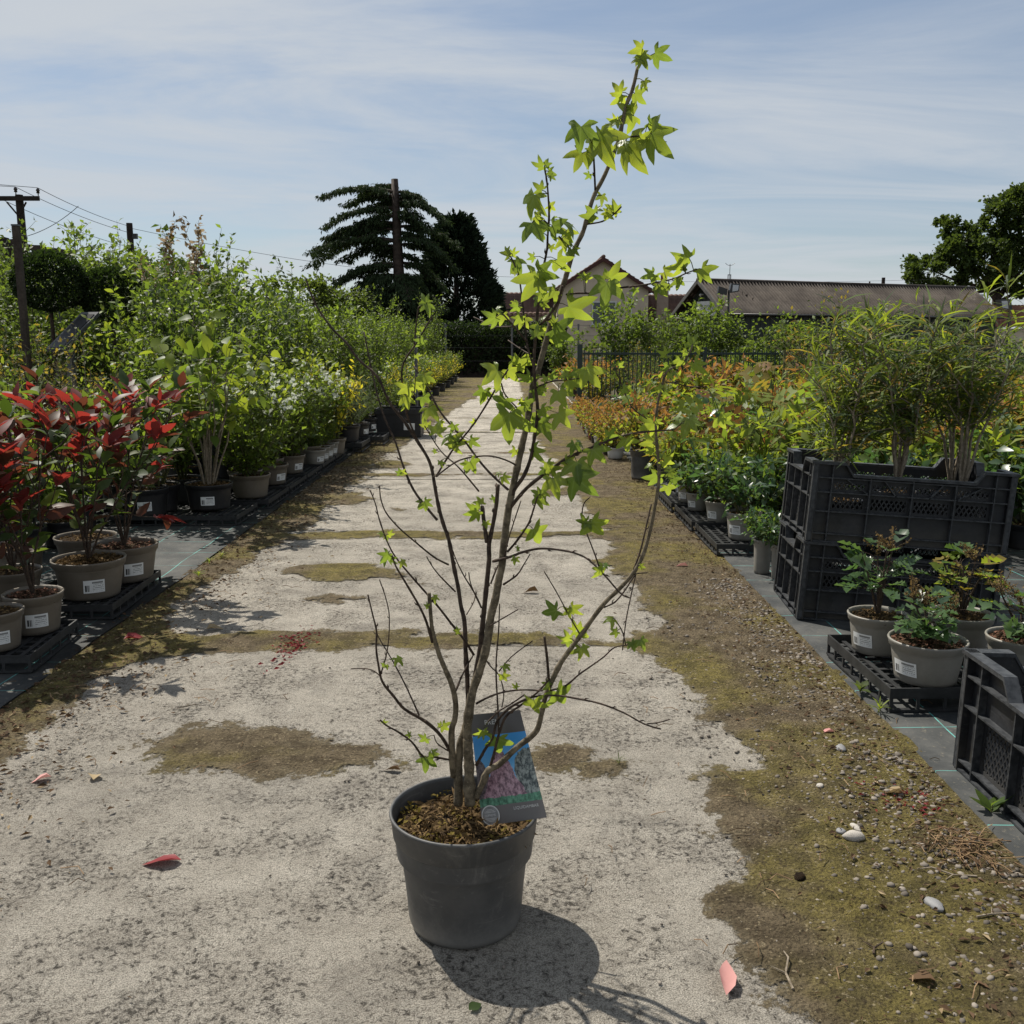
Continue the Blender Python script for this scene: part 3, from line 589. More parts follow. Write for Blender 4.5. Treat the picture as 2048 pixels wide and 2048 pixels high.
def sticker_mesh(r,h,taper,w,hh,z0):
    k=('stk',round(r,3),round(h,3),w,hh,taper)
    if k not in CACHE:
        V=[];F=[];n=6; rb=r*taper
        for j in (0,1):
            z=z0+j*hh; rad=rb+((r-.012*(r/.15))-rb)*.94*min(1,(z-.015)/(h*.8-.027))+.0022
            for i in range(n+1):
                a=(i/n-.5)*w/rad-math.pi/2; V.append((rad*math.cos(a),rad*math.sin(a),z))
        for i in range(n): F.append((i,i+1,n+2+i,n+1+i))
        me=mesh('sticker',V,F,STICK,True); uv=me.uv_layers.new(name='UV')
        for p in me.polygons:
            for li in p.loop_indices:
                vi=me.loops[li].vertex_index; uv.data[li].uv=((vi%(n+1))/n,vi//(n+1))
        CACHE[k]=me
    return CACHE[k]
def potted(t,r,h,mat,taper=.8,stick=None,top=None,fill=.86,rim=.2):
    """adds pot (with a sticker turned to angle stick, 0 = towards -Y) and soil to thing t"""
    p=link('pot',pot_mesh(r,h,mat,taper,rim),t)
    if stick is not None:
        w=min(.085,r*.75); hh=min(.06,h*.34); s=link('sticker',sticker_mesh(r,h,taper,w,hh,h*.22),p,None,(0,0,stick))
    a,b=soil_mesh(r*.93,None,top); link('soil',a,t,(0,0,h*fill)); mu=link('mulch',b,t,(0,0,h*fill)); mu['kind']='stuff'
    return p
def tray(name_label,x,y,L,W,rz=0,h=.06,cat='plant tray',group=None):
    """slatted carry tray: L along local X, W along local Y, origin at its near corner"""
    t=empty('plant_tray',(x,y,.016),rz,name_label,cat,group)
    k=('tray',L,W,h)
    if k not in CACHE:
        e=.006; rim=MB()
        for (x0,x1,y0,y1) in ((0,L,0,e),(0,L,W-e,W),(0,e,e,W-e),(L-e,L,e,W-e)): rim.box(x0,x1,y0,y1,h*.55,h)
        base=MB()
        for (x0,x1,y0,y1) in ((0,L,-.004,.014),(0,L,W-.014,W+.004),(-.004,.014,.014,W-.014),(L-.014,L+.004,.014,W-.014)): base.box(x0,x1,y0,y1,0,.007)
        deck=MB(); n=int(W/.05)
        for i in range(1,n): deck.box(.006,L-.006,i*W/n-.008,i*W/n+.008,h*.60,h*.60+.005)
        m=int(L/.05)
        for i in range(1,m): deck.box(i*L/m-.008,i*L/m+.008,.006,W-.006,h*.60+.0055,h*.60+.010)
        post=MB().box(-.005,.005,-.002,.004,.007,h*.55)
        CACHE[k]=(rim.me('rim',TRAY),base.me('base_frame',TRAY),deck.me('deck',TRAY),post.me('post',TRAY))
    a,b,c,d=CACHE[k]
    link('rim',a,t); link('base_frame',b,t); link('deck',c,t)
    nx=max(2,round(L/.085)); ny=max(2,round(W/.085))
    for i in range(nx+1):
        for yy in (.001,W-.003): link('post',d,t,(.006+(L-.012)*i/nx,yy,0))
    for j in range(1,ny):
        for xx in (.003,L-.003): link('post',d,t,(xx,W*j/ny,0),(0,0,math.pi/2))
    return t
def panel(L,Hc,dip,cells_u,cells_v,lat,vis):
    """one crate wall in the u-v plane (u along X, v up Z), outer face at y=0, thickness inwards +y; lat: set of lattice cells"""
    th=.004; d=.022; w=MB(); lt=MB()
    def top(u):
        f=u/L
        if f<dip[0] or f>1-dip[0]: return Hc
        if f<dip[1]: return Hc-(f-dip[0])/(dip[1]-dip[0])*dip[2]
        if f>1-dip[1]: return Hc-(1-dip[0]-f)/(dip[1]-dip[0])*dip[2]
        return Hc-dip[2]
    U=[c*L for c in cells_u]; V=[c*Hc for c in cells_v]
    for i in range(len(U)-1):
        for j in range(len(V)-1):
            u0,u1,v0,v1=U[i],U[i+1],V[j],V[j+1]
            if (i,j) in lat:
                f=.016; w.box(u0,u1,d,d+th,v0,v0+f).box(u0,u1,d,d+th,v1-f,v1).box(u0,u0+f,d,d+th,v0+f,v1-f).box(u1-f,u1,d,d+th,v0+f,v1-f)
                a0,a1,b0,b1=u0+f,u1-f,v0+f,v1-f; st=.019; n=int((a1-a0+(b1-b0)*.62)/st)+1; e=.0026
                for sgn in (1,-1):
                    for k in range(n+1):
                        c=a0+k*st-(b1-b0)*.62*(1 if sgn>0 else 0)
                        # line u=c+sgn*(v-b0)*.62
                        lo,hi=b0,b1
                        if sgn>0: lo=max(lo,b0+(a0-c)/.62); hi=min(hi,b0+(a1-c)/.62)
                        else: lo=max(lo,b0+(c-a1)/.62); hi=min(hi,b0+(c-a0)/.62)
                        if hi-lo<.004: continue
                        p=[(c+sgn*(lo-b0)*.62-e,d+.0006*(sgn>0),lo),(c+sgn*(lo-b0)*.62+e,d+.0006*(sgn>0),lo),(c+sgn*(hi-b0)*.62+e,d+.0006*(sgn>0),hi),(c+sgn*(hi-b0)*.62-e,d+.0006*(sgn>0),hi)]
                        lt.prism(p,0,(0,th,0))
            elif j==len(V)-2:
                ks=sorted({u0,u1,*[L*q for q in (dip[0],dip[1],1-dip[1],1-dip[0]) if u0<L*q<u1]})
                for a,b in zip(ks[:-1],ks[1:]): w.prism([(a,d,v0),(b,d,v0),(b,d,top(b-1e-6)),(a,d,top(a+1e-6))],0,(0,th,0))
            else: w.box(u0,u1,d,d+th,v0,v1)
    # lip along the top edge
    ks=[0,L*dip[0],L*dip[1],L*(1-dip[1]),L*(1-dip[0]),L]; lip=MB()
    for a,b in zip(ks[:-1],ks[1:]):
        za,zb=top(a+1e-6),top(b-1e-6); lip.prism([(a,-.005,za-.008),(b,-.005,zb-.008),(b,-.005,zb+.003),(a,-.005,za+.003)],0,(0,d+.013,0))
    return w,lt,lip,U,V,d,top
def crate(x,y,z,L,W,Hc,rot,label,group):
    t=empty('harvest_crate',(x,y,z),0,label,'plastic crate',group); t.rotation_euler=rot
    k=('crate',L,W,Hc)
    if k not in CACHE:
        cu=[0,.10,.29,.50,.71,.90,1]; cv=[0,.10,.38,.62,.80,1.0]
        lat={(i,3) for i in range(1,5)}|{(i,2) for i in range(1,5)}
        A=panel(L,Hc,(.16,.20,.14*Hc),cu,cv,lat,0)
        cu2=[0,.13,.36,.64,.87,1]; cv2=[0,.08,.55,.80,1.0]
        B=panel(W,Hc,(.28,.33,.16*Hc),cu2,cv2,{(1,1),(2,1),(3,1)},0)
        CACHE[k]=[]
        for (w,lt,lip,Uu,Vv,d,top),nm in ((A,'side_panel'),(B,'end_panel')):
            ribs=[]
            for u in Uu:
                u=min(max(u,.004),Uu[-1]-.004); ribs.append(MB().box(u-.0025,u+.0025,.001,d-.0005,.004,top(u)-.006))
            for v in Vv[:-1]: ribs.append(MB().box(0.002,Uu[-1]-.002,.002,d-.0008,v+.001,v+.006))
            if nm=='side_panel':
                for i,(a,b) in enumerate(((.17,.29),(.36,.42),(.64,.58),(.83,.71))):
                    ribs.append(MB().prism([(a*L,.002,.80*Hc),(a*L+.006,.002,.80*Hc),(b*L+.006,.002,.62*Hc),(b*L,.002,.62*Hc)],0,(0,d-.003,0)))
            CACHE[k].append((w.me(nm,CRATE),lt.me('lattice',CRATE),lip.me('lip',CRATE_RIB),[r.me('rib',CRATE_RIB) for r in ribs]))
        CACHE[k].append(MB().box(.024,L-.024,.024,W-.024,.004,.012).me('base',CRATE))
    (pa,pb,base)=CACHE[k]
    link('base',base,t)
    for (w,lt,lip,ribs),(loc,a) in ((pa,((0,0,0),0)),(pa,((L,W,0),math.pi)),(pb,((0,W,0),-math.pi/2)),(pb,((L,0,0),math.pi/2))):
        p=link(w.name.split('.')[0],w,t,loc,(0,0,a)); link('lattice',lt,p)['kind']='stuff'; link('lip',lip,p)
        for r in ribs: link('rib',r,p)
    return t
CR=(0,R(3.4),R(-3.5))
LOWC=crate(1.168,3.867,.018,.80,.48,.325,CR,'lower black lattice crate of the stack on the right weed mat','black crates on the weed mat')
UPC=crate(1.168+.0193,3.867,.018+.327,.80,.48,.325,CR,'upper black lattice crate holding narrow leaved shrubs','black crates on the weed mat')
crate(1.188,1.70,.016,.75,.775,.325,(0,R(1.5),0),'black crate cut off at the right edge of the picture, nearest the camera','black crates on the weed mat')
# trays
tray('front left black tray under the nearest red leaved shrubs',-2.02,3.20,.36,.44,R(4))
tray('second black tray holding two big taupe pots of red leaved shrubs',-2.06,3.86,.42,.62,R(2))
tray('black tray with black pots beyond the bare weed mat at left',-2.62,5.92,.92,.50,0)
for i in range(5):
    tray(['first tray of white flowering shrubs beyond the black pots','second tray of white flowering shrubs','third tray along the left row','fourth tray along the left row, under small white flowers','fifth tray along the left row, below the golden shrub'][i],-2.05,6.52+i*.64,.40,.60,0)
tray('black tray under the grey leaved shrub at left',-1.95,9.9,.42,.60,0,.09); tray('black tray beyond the grey leaved shrub at left',-1.80,10.6,.40,.5,0,.09)
tray('black slatted tray holding the holly leaved pots',1.165,2.86,.60,.56,R(1.5),.075)
tray('long right hand tray nearest the stacked crates',1.09,5.08,.42,.62,0); tray('long right hand tray, next one along',1.075,5.74,.42,.62,0); tray('long right hand tray, farthest one along',1.06,6.40,.42,.62,0)

# traced habit of the tree: branch radii and joints, leaf bases and tips, in metres
BRANCHES=[(0.009,0.0076,[(-0.106,1.79,0.247),(-0.105,1.79,0.289),(-0.105,1.79,0.33),(-0.102,1.79,0.36),(-0.099,1.79,0.379),(-0.092,1.79,0.398),(-0.087,1.79,0.42)]),
(0.0106,0.0092,[(-0.082,1.77,0.257),(-0.083,1.77,0.298),(-0.083,1.77,0.339),(-0.085,1.77,0.373),(-0.085,1.77,0.395)]),
(0.0092,0.003,[(-0.084,1.77,0.384),(-0.086,1.771,0.413),(-0.082,1.771,0.449),(-0.075,1.772,0.489),(-0.063,1.773,0.525),(-0.052,1.774,0.561),(-0.045,1.775,0.596),(-0.04,1.776,0.635),(-0.031,1.776,0.67),(-0.025,1.777,0.705),(-0.019,1.778,0.732),(-0.016,1.779,0.767),(-0.011,1.779,0.808),(-0.006,1.78,0.842),(0.003,1.781,0.887),(0.011,1.782,0.924),(0.019,1.783,0.961),(0.027,1.784,0.997),(0.033,1.785,1.034),(0.038,1.786,1.07),(0.046,1.786,1.089),(0.055,1.787,1.122),(0.063,1.788,1.151),(0.075,1.789,1.196),(0.089,1.79,1.238),(0.097,1.791,1.262),(0.107,1.791,1.298),(0.115,1.792,1.315),(0.127,1.793,1.34),(0.135,1.793,1.37),(0.146,1.794,1.402),(0.164,1.795,1.436),(0.185,1.797,1.488),(0.192,1.797,1.517),(0.198,1.798,1.548),(0.21,1.799,1.579),(0.218,1.8,1.615)]),
(0.0041,0.0013,[(-0.009,1.78,0.845),(0.003,1.777,0.875),(0.021,1.773,0.902),(0.034,1.77,0.936),(0.042,1.764,0.983),(0.046,1.76,1.026),(0.041,1.754,1.071),(0.039,1.75,1.11),(0.042,1.744,1.163),(0.047,1.737,1.222),(0.053,1.732,1.265),(0.06,1.727,1.301),(0.061,1.724,1.323),(0.063,1.72,1.356),(0.061,1.716,1.391),(0.058,1.713,1.415),(0.054,1.71,1.435)]),
(0.0059,0.0039,[(-0.087,1.79,0.42),(-0.081,1.795,0.455),(-0.071,1.802,0.508),(-0.063,1.808,0.553),(-0.058,1.813,0.595),(-0.053,1.819,0.644),(-0.048,1.826,0.693),(-0.044,1.831,0.734),(-0.044,1.835,0.762),(-0.036,1.84,0.803),(-0.03,1.845,0.838),(-0.027,1.85,0.876)]),
(0.0043,0.0036,[(-0.048,1.835,0.765),(-0.053,1.849,0.795),(-0.058,1.865,0.831)]),
(0.0069,0.0033,[(-0.114,1.79,0.307),(-0.116,1.782,0.349),(-0.116,1.771,0.409),(-0.109,1.765,0.437),(-0.107,1.759,0.469),(-0.113,1.751,0.508),(-0.129,1.741,0.554),(-0.138,1.734,0.584),(-0.146,1.726,0.622),(-0.148,1.721,0.647),(-0.15,1.71,0.698)]),
(0.0052,0.0016,[(-0.086,1.79,0.427),(-0.085,1.795,0.455),(-0.087,1.804,0.507),(-0.09,1.813,0.559),(-0.092,1.822,0.611),(-0.099,1.827,0.642),(-0.104,1.833,0.676),(-0.113,1.841,0.718),(-0.122,1.849,0.766),(-0.134,1.855,0.801),(-0.143,1.862,0.835),(-0.15,1.868,0.873),(-0.155,1.873,0.901),(-0.164,1.878,0.925),(-0.187,1.885,0.961),(-0.208,1.891,0.992),(-0.222,1.895,1.009),(-0.24,1.9,1.033),(-0.261,1.909,1.078),(-0.298,1.917,1.111),(-0.322,1.924,1.143),(-0.347,1.93,1.167),(-0.368,1.936,1.194),(-0.383,1.941,1.218),(-0.395,1.946,1.245),(-0.402,1.95,1.268)]),
(0.0029,0.0015,[(-0.145,1.857,0.805),(-0.181,1.876,0.845),(-0.199,1.888,0.872),(-0.214,1.901,0.906),(-0.23,1.918,0.95),(-0.252,1.936,0.995),(-0.268,1.952,1.041),(-0.282,1.971,1.094),(-0.298,1.997,1.165)]),
(0.002,0.0014,[(-0.147,1.871,0.888),(-0.114,1.843,0.941),(-0.068,1.808,0.999),(-0.02,1.763,1.077),(-0.007,1.751,1.097)]),
(0.0017,0.0013,[(0.014,1.782,0.911),(0.003,1.777,0.925),(-0.03,1.766,0.939),(-0.06,1.758,0.941),(-0.095,1.747,0.935),(-0.124,1.736,0.917),(-0.135,1.732,0.907)]),
(0.0026,0.0016,[(-0.007,1.781,0.876),(-0.038,1.798,0.902),(-0.062,1.813,0.927),(-0.093,1.834,0.966),(-0.135,1.859,1.012),(-0.16,1.88,1.055),(-0.189,1.901,1.099)]),
(0.0017,0.001,[(-0.062,1.797,0.871),(-0.097,1.768,0.919),(-0.128,1.745,0.952),(-0.154,1.717,1.0)]),
(0.0022,0.0012,[(-0.183,1.884,0.957),(-0.201,1.862,1.011),(-0.206,1.838,1.074),(-0.2,1.824,1.108),(-0.176,1.808,1.141),(-0.155,1.792,1.173),(-0.143,1.784,1.19)]),
(0.0014,0.0009,[(-0.179,1.809,1.141),(-0.17,1.775,1.186),(-0.165,1.759,1.206)]),
(0.0038,0.0013,[(-0.006,1.78,0.839),(0.022,1.762,0.877),(0.048,1.748,0.902),(0.071,1.737,0.92),(0.096,1.723,0.941),(0.124,1.71,0.956),(0.148,1.699,0.967),(0.178,1.684,0.981),(0.213,1.668,0.992),(0.257,1.648,0.998),(0.273,1.64,1.0)]),
(0.0019,0.0008,[(0.044,1.755,1.065),(0.066,1.731,1.076),(0.093,1.702,1.081),(0.117,1.677,1.084),(0.137,1.655,1.085)]),
(0.0069,0.0014,[(-0.071,1.77,0.272),(-0.057,1.767,0.303),(-0.046,1.764,0.331),(-0.025,1.762,0.345),(0.01,1.757,0.382),(0.044,1.753,0.413),(0.054,1.75,0.443),(0.062,1.746,0.485),(0.074,1.743,0.518),(0.09,1.739,0.555),(0.113,1.735,0.591),(0.136,1.73,0.627),(0.168,1.725,0.674),(0.194,1.721,0.702),(0.219,1.717,0.733),(0.234,1.713,0.764),(0.245,1.709,0.805),(0.252,1.704,0.849),(0.258,1.699,0.896),(0.257,1.695,0.935),(0.254,1.693,0.955),(0.249,1.688,1.005),(0.251,1.684,1.042),(0.256,1.681,1.067),(0.264,1.677,1.096),(0.285,1.675,1.107),(0.299,1.672,1.124),(0.305,1.67,1.141)]),
(0.0008,0.0005,[(0.262,1.679,1.078),(0.281,1.671,1.076),(0.299,1.662,1.071),(0.328,1.649,1.071)]),
(0.0018,0.0015,[(0.22,1.716,0.74),(0.232,1.725,0.772),(0.242,1.735,0.81),(0.253,1.746,0.855)]),
(0.0012,0.0007,[(0.224,1.717,0.73),(0.215,1.706,0.696),(0.205,1.692,0.652),(0.198,1.677,0.601)]),
(0.0015,0.0014,[(0.168,1.725,0.667),(0.189,1.736,0.674),(0.207,1.748,0.691),(0.221,1.759,0.709),(0.229,1.765,0.718)]),
(0.0013,0.001,[(0.216,1.717,0.73),(0.23,1.706,0.736),(0.242,1.697,0.739)]),
(0.0029,0.0013,[(-0.036,1.778,0.741),(-0.004,1.763,0.753),(0.023,1.75,0.766),(0.055,1.735,0.775),(0.094,1.717,0.775),(0.119,1.704,0.771),(0.138,1.694,0.762),(0.163,1.677,0.74),(0.19,1.656,0.712),(0.205,1.648,0.706)]),
(0.0015,0.0008,[(0.154,1.685,0.754),(0.144,1.677,0.782),(0.129,1.665,0.82),(0.121,1.658,0.844),(0.123,1.65,0.871),(0.132,1.645,0.883)]),
(0.0024,0.0015,[(-0.068,1.772,0.464),(-0.045,1.752,0.484),(-0.018,1.73,0.502),(0.016,1.703,0.517),(0.055,1.672,0.527)]),
(0.002,0.0011,[(0.071,1.744,0.5),(0.1,1.726,0.517),(0.122,1.708,0.544),(0.147,1.69,0.57),(0.165,1.675,0.59),(0.182,1.66,0.612),(0.206,1.644,0.622)]),
(0.001,0.0006,[(0.2,1.648,0.621),(0.192,1.638,0.649),(0.178,1.628,0.673)]),
(0.0029,0.0014,[(-0.069,1.77,0.339),(-0.053,1.757,0.375),(-0.037,1.745,0.406),(-0.028,1.731,0.444),(-0.007,1.718,0.474),(0.019,1.705,0.495),(0.042,1.695,0.507),(0.081,1.677,0.516),(0.119,1.66,0.516),(0.157,1.642,0.514),(0.196,1.622,0.505),(0.229,1.604,0.492),(0.257,1.59,0.488)]),
(0.0012,0.0008,[(0.235,1.602,0.493),(0.252,1.592,0.499),(0.27,1.582,0.509)]),
(0.0031,0.0016,[(-0.045,1.77,0.328),(-0.035,1.755,0.368),(-0.025,1.737,0.416),(-0.011,1.72,0.459),(0.016,1.704,0.487),(0.045,1.685,0.518),(0.066,1.67,0.548)]),
(0.0017,0.0012,[(-0.045,1.733,0.443),(-0.024,1.723,0.468),(-0.001,1.714,0.486),(0.023,1.703,0.508)]),
(0.0038,0.0013,[(-0.115,1.781,0.353),(-0.136,1.767,0.4),(-0.163,1.754,0.434),(-0.202,1.739,0.466),(-0.22,1.728,0.495),(-0.238,1.717,0.525),(-0.243,1.71,0.551),(-0.246,1.696,0.597),(-0.243,1.685,0.634),(-0.248,1.673,0.671),(-0.253,1.661,0.708)]),
(0.0013,0.0008,[(-0.24,1.714,0.537),(-0.255,1.723,0.546),(-0.273,1.732,0.548),(-0.301,1.744,0.543)]),
(0.0015,0.0006,[(-0.24,1.711,0.547),(-0.226,1.699,0.596),(-0.219,1.682,0.659),(-0.223,1.672,0.698),(-0.232,1.661,0.735)]),
(0.0019,0.0009,[(-0.175,1.748,0.449),(-0.204,1.77,0.504),(-0.229,1.786,0.546),(-0.255,1.802,0.584),(-0.262,1.808,0.602)]),
(0.0022,0.0016,[(-0.119,1.783,0.344),(-0.147,1.765,0.358),(-0.17,1.75,0.367),(-0.188,1.728,0.405),(-0.212,1.708,0.434),(-0.23,1.693,0.452),(-0.24,1.683,0.467)]),
(0.0014,0.0008,[(-0.124,1.779,0.365),(-0.143,1.761,0.388),(-0.148,1.749,0.409)]),
(0.0028,0.001,[(-0.074,1.811,0.548),(-0.091,1.797,0.582),(-0.114,1.78,0.619),(-0.139,1.761,0.66),(-0.164,1.744,0.696),(-0.185,1.728,0.727),(-0.209,1.709,0.765),(-0.222,1.694,0.798),(-0.232,1.675,0.841),(-0.236,1.663,0.869),(-0.243,1.651,0.895)]),
(0.003,0.0013,[(-0.147,1.731,0.599),(-0.156,1.714,0.643),(-0.167,1.699,0.677),(-0.187,1.678,0.723),(-0.203,1.66,0.76),(-0.208,1.651,0.782)]),
(0.0021,0.001,[(-0.123,1.841,0.72),(-0.15,1.826,0.739),(-0.182,1.805,0.772),(-0.21,1.785,0.803),(-0.231,1.768,0.834),(-0.239,1.754,0.863),(-0.239,1.741,0.89)]),
(0.0018,0.0008,[(-0.11,1.832,0.669),(-0.135,1.796,0.707),(-0.149,1.771,0.734),(-0.157,1.752,0.756)]),
(0.0021,0.0009,[(-0.059,1.819,0.64),(-0.073,1.802,0.677),(-0.089,1.786,0.709),(-0.102,1.771,0.741),(-0.11,1.759,0.768)]),
(0.0014,0.0007,[(-0.066,1.811,0.657),(-0.078,1.793,0.694),(-0.081,1.781,0.719)]),
(0.0012,0.0009,[(-0.088,1.824,0.625),(-0.075,1.85,0.643),(-0.072,1.864,0.654)]),
(0.0021,0.0008,[(-0.016,1.777,0.697),(0.009,1.745,0.723),(0.022,1.719,0.75),(0.032,1.697,0.773)]),
(0.0015,0.001,[(-0.05,1.775,0.612),(-0.024,1.75,0.635),(0.011,1.715,0.666)]),
(0.0022,0.0012,[(-0.025,1.77,0.376),(-0.027,1.785,0.444),(-0.031,1.803,0.525),(-0.026,1.819,0.593),(-0.024,1.83,0.645)]),
(0.0014,0.0008,[(-0.025,1.802,0.518),(-0.001,1.776,0.556),(0.038,1.742,0.598)]),
(0.0015,0.0011,[(-0.057,1.774,0.568),(-0.044,1.786,0.537),(-0.025,1.798,0.511),(-0.016,1.812,0.47),(-0.02,1.824,0.436)]),
(0.0029,0.0023,[(0.069,1.743,0.518),(0.065,1.727,0.569),(0.059,1.713,0.615)]),
(0.0022,0.0013,[(-0.008,1.778,0.76),(0.009,1.756,0.785),(0.029,1.724,0.822),(0.038,1.7,0.853),(0.044,1.678,0.879)]),
(0.0017,0.0007,[(0.126,1.732,0.613),(0.105,1.718,0.652),(0.081,1.699,0.701),(0.057,1.682,0.745)]),
(0.0022,0.0014,[(-0.11,1.755,0.486),(-0.095,1.785,0.517),(-0.075,1.815,0.547)]),
(0.0012,0.0008,[(-0.018,1.778,0.732),(-0.007,1.759,0.785),(0.003,1.745,0.821),(0.016,1.728,0.864)]),
(0.0018,0.0014,[(-0.041,1.825,0.686),(-0.029,1.837,0.715),(-0.017,1.845,0.731)]),
(0.003,0.0019,[(0.046,1.743,1.171),(0.062,1.714,1.188),(0.076,1.68,1.209),(0.083,1.643,1.236)]),
(0.0024,0.001,[(0.097,1.79,1.229),(0.117,1.781,1.231),(0.144,1.769,1.231),(0.194,1.747,1.239),(0.225,1.733,1.242),(0.254,1.719,1.247),(0.277,1.708,1.252),(0.295,1.699,1.26),(0.312,1.69,1.266)]),
(0.0019,0.0016,[(0.147,1.794,1.408),(0.143,1.771,1.44),(0.138,1.744,1.475)]),
(0.0015,0.0013,[(0.134,1.793,1.351),(0.158,1.77,1.353),(0.175,1.751,1.362),(0.187,1.733,1.373)]),
(0.0021,0.0016,[(0.107,1.792,1.304),(0.093,1.775,1.317),(0.082,1.762,1.327)]),
(0.0014,0.0011,[(0.062,1.722,1.343),(0.05,1.705,1.351),(0.042,1.692,1.357)]),
(0.002,0.0013,[(0.038,1.751,1.103),(0.026,1.765,1.148),(0.014,1.796,1.253),(0.003,1.806,1.285),(-0.004,1.811,1.299)]),
(0.002,0.0013,[(0.026,1.764,1.146),(0.009,1.743,1.166),(-0.015,1.714,1.192)]),
(0.0015,0.0013,[(0.001,1.773,1.172),(-0.037,1.823,1.173),(-0.051,1.843,1.181),(-0.072,1.873,1.191)]),
(0.0012,0.0009,[(0.031,1.748,1.124),(0.012,1.788,1.135),(-0.007,1.828,1.148)]),
(0.0014,0.0012,[(-0.019,1.765,1.072),(-0.012,1.754,1.052),(0.015,1.735,1.024)]),
(0.001,0.0006,[(0.229,1.66,1.017),(0.204,1.648,1.035),(0.19,1.638,1.057),(0.179,1.626,1.083),(0.171,1.62,1.096)]),
(0.0014,0.0009,[(-0.201,1.862,1.011),(-0.185,1.847,1.047),(-0.18,1.832,1.081)]),
(0.0021,0.0015,[(0.193,1.797,1.493),(0.203,1.788,1.497),(0.228,1.767,1.495)])]
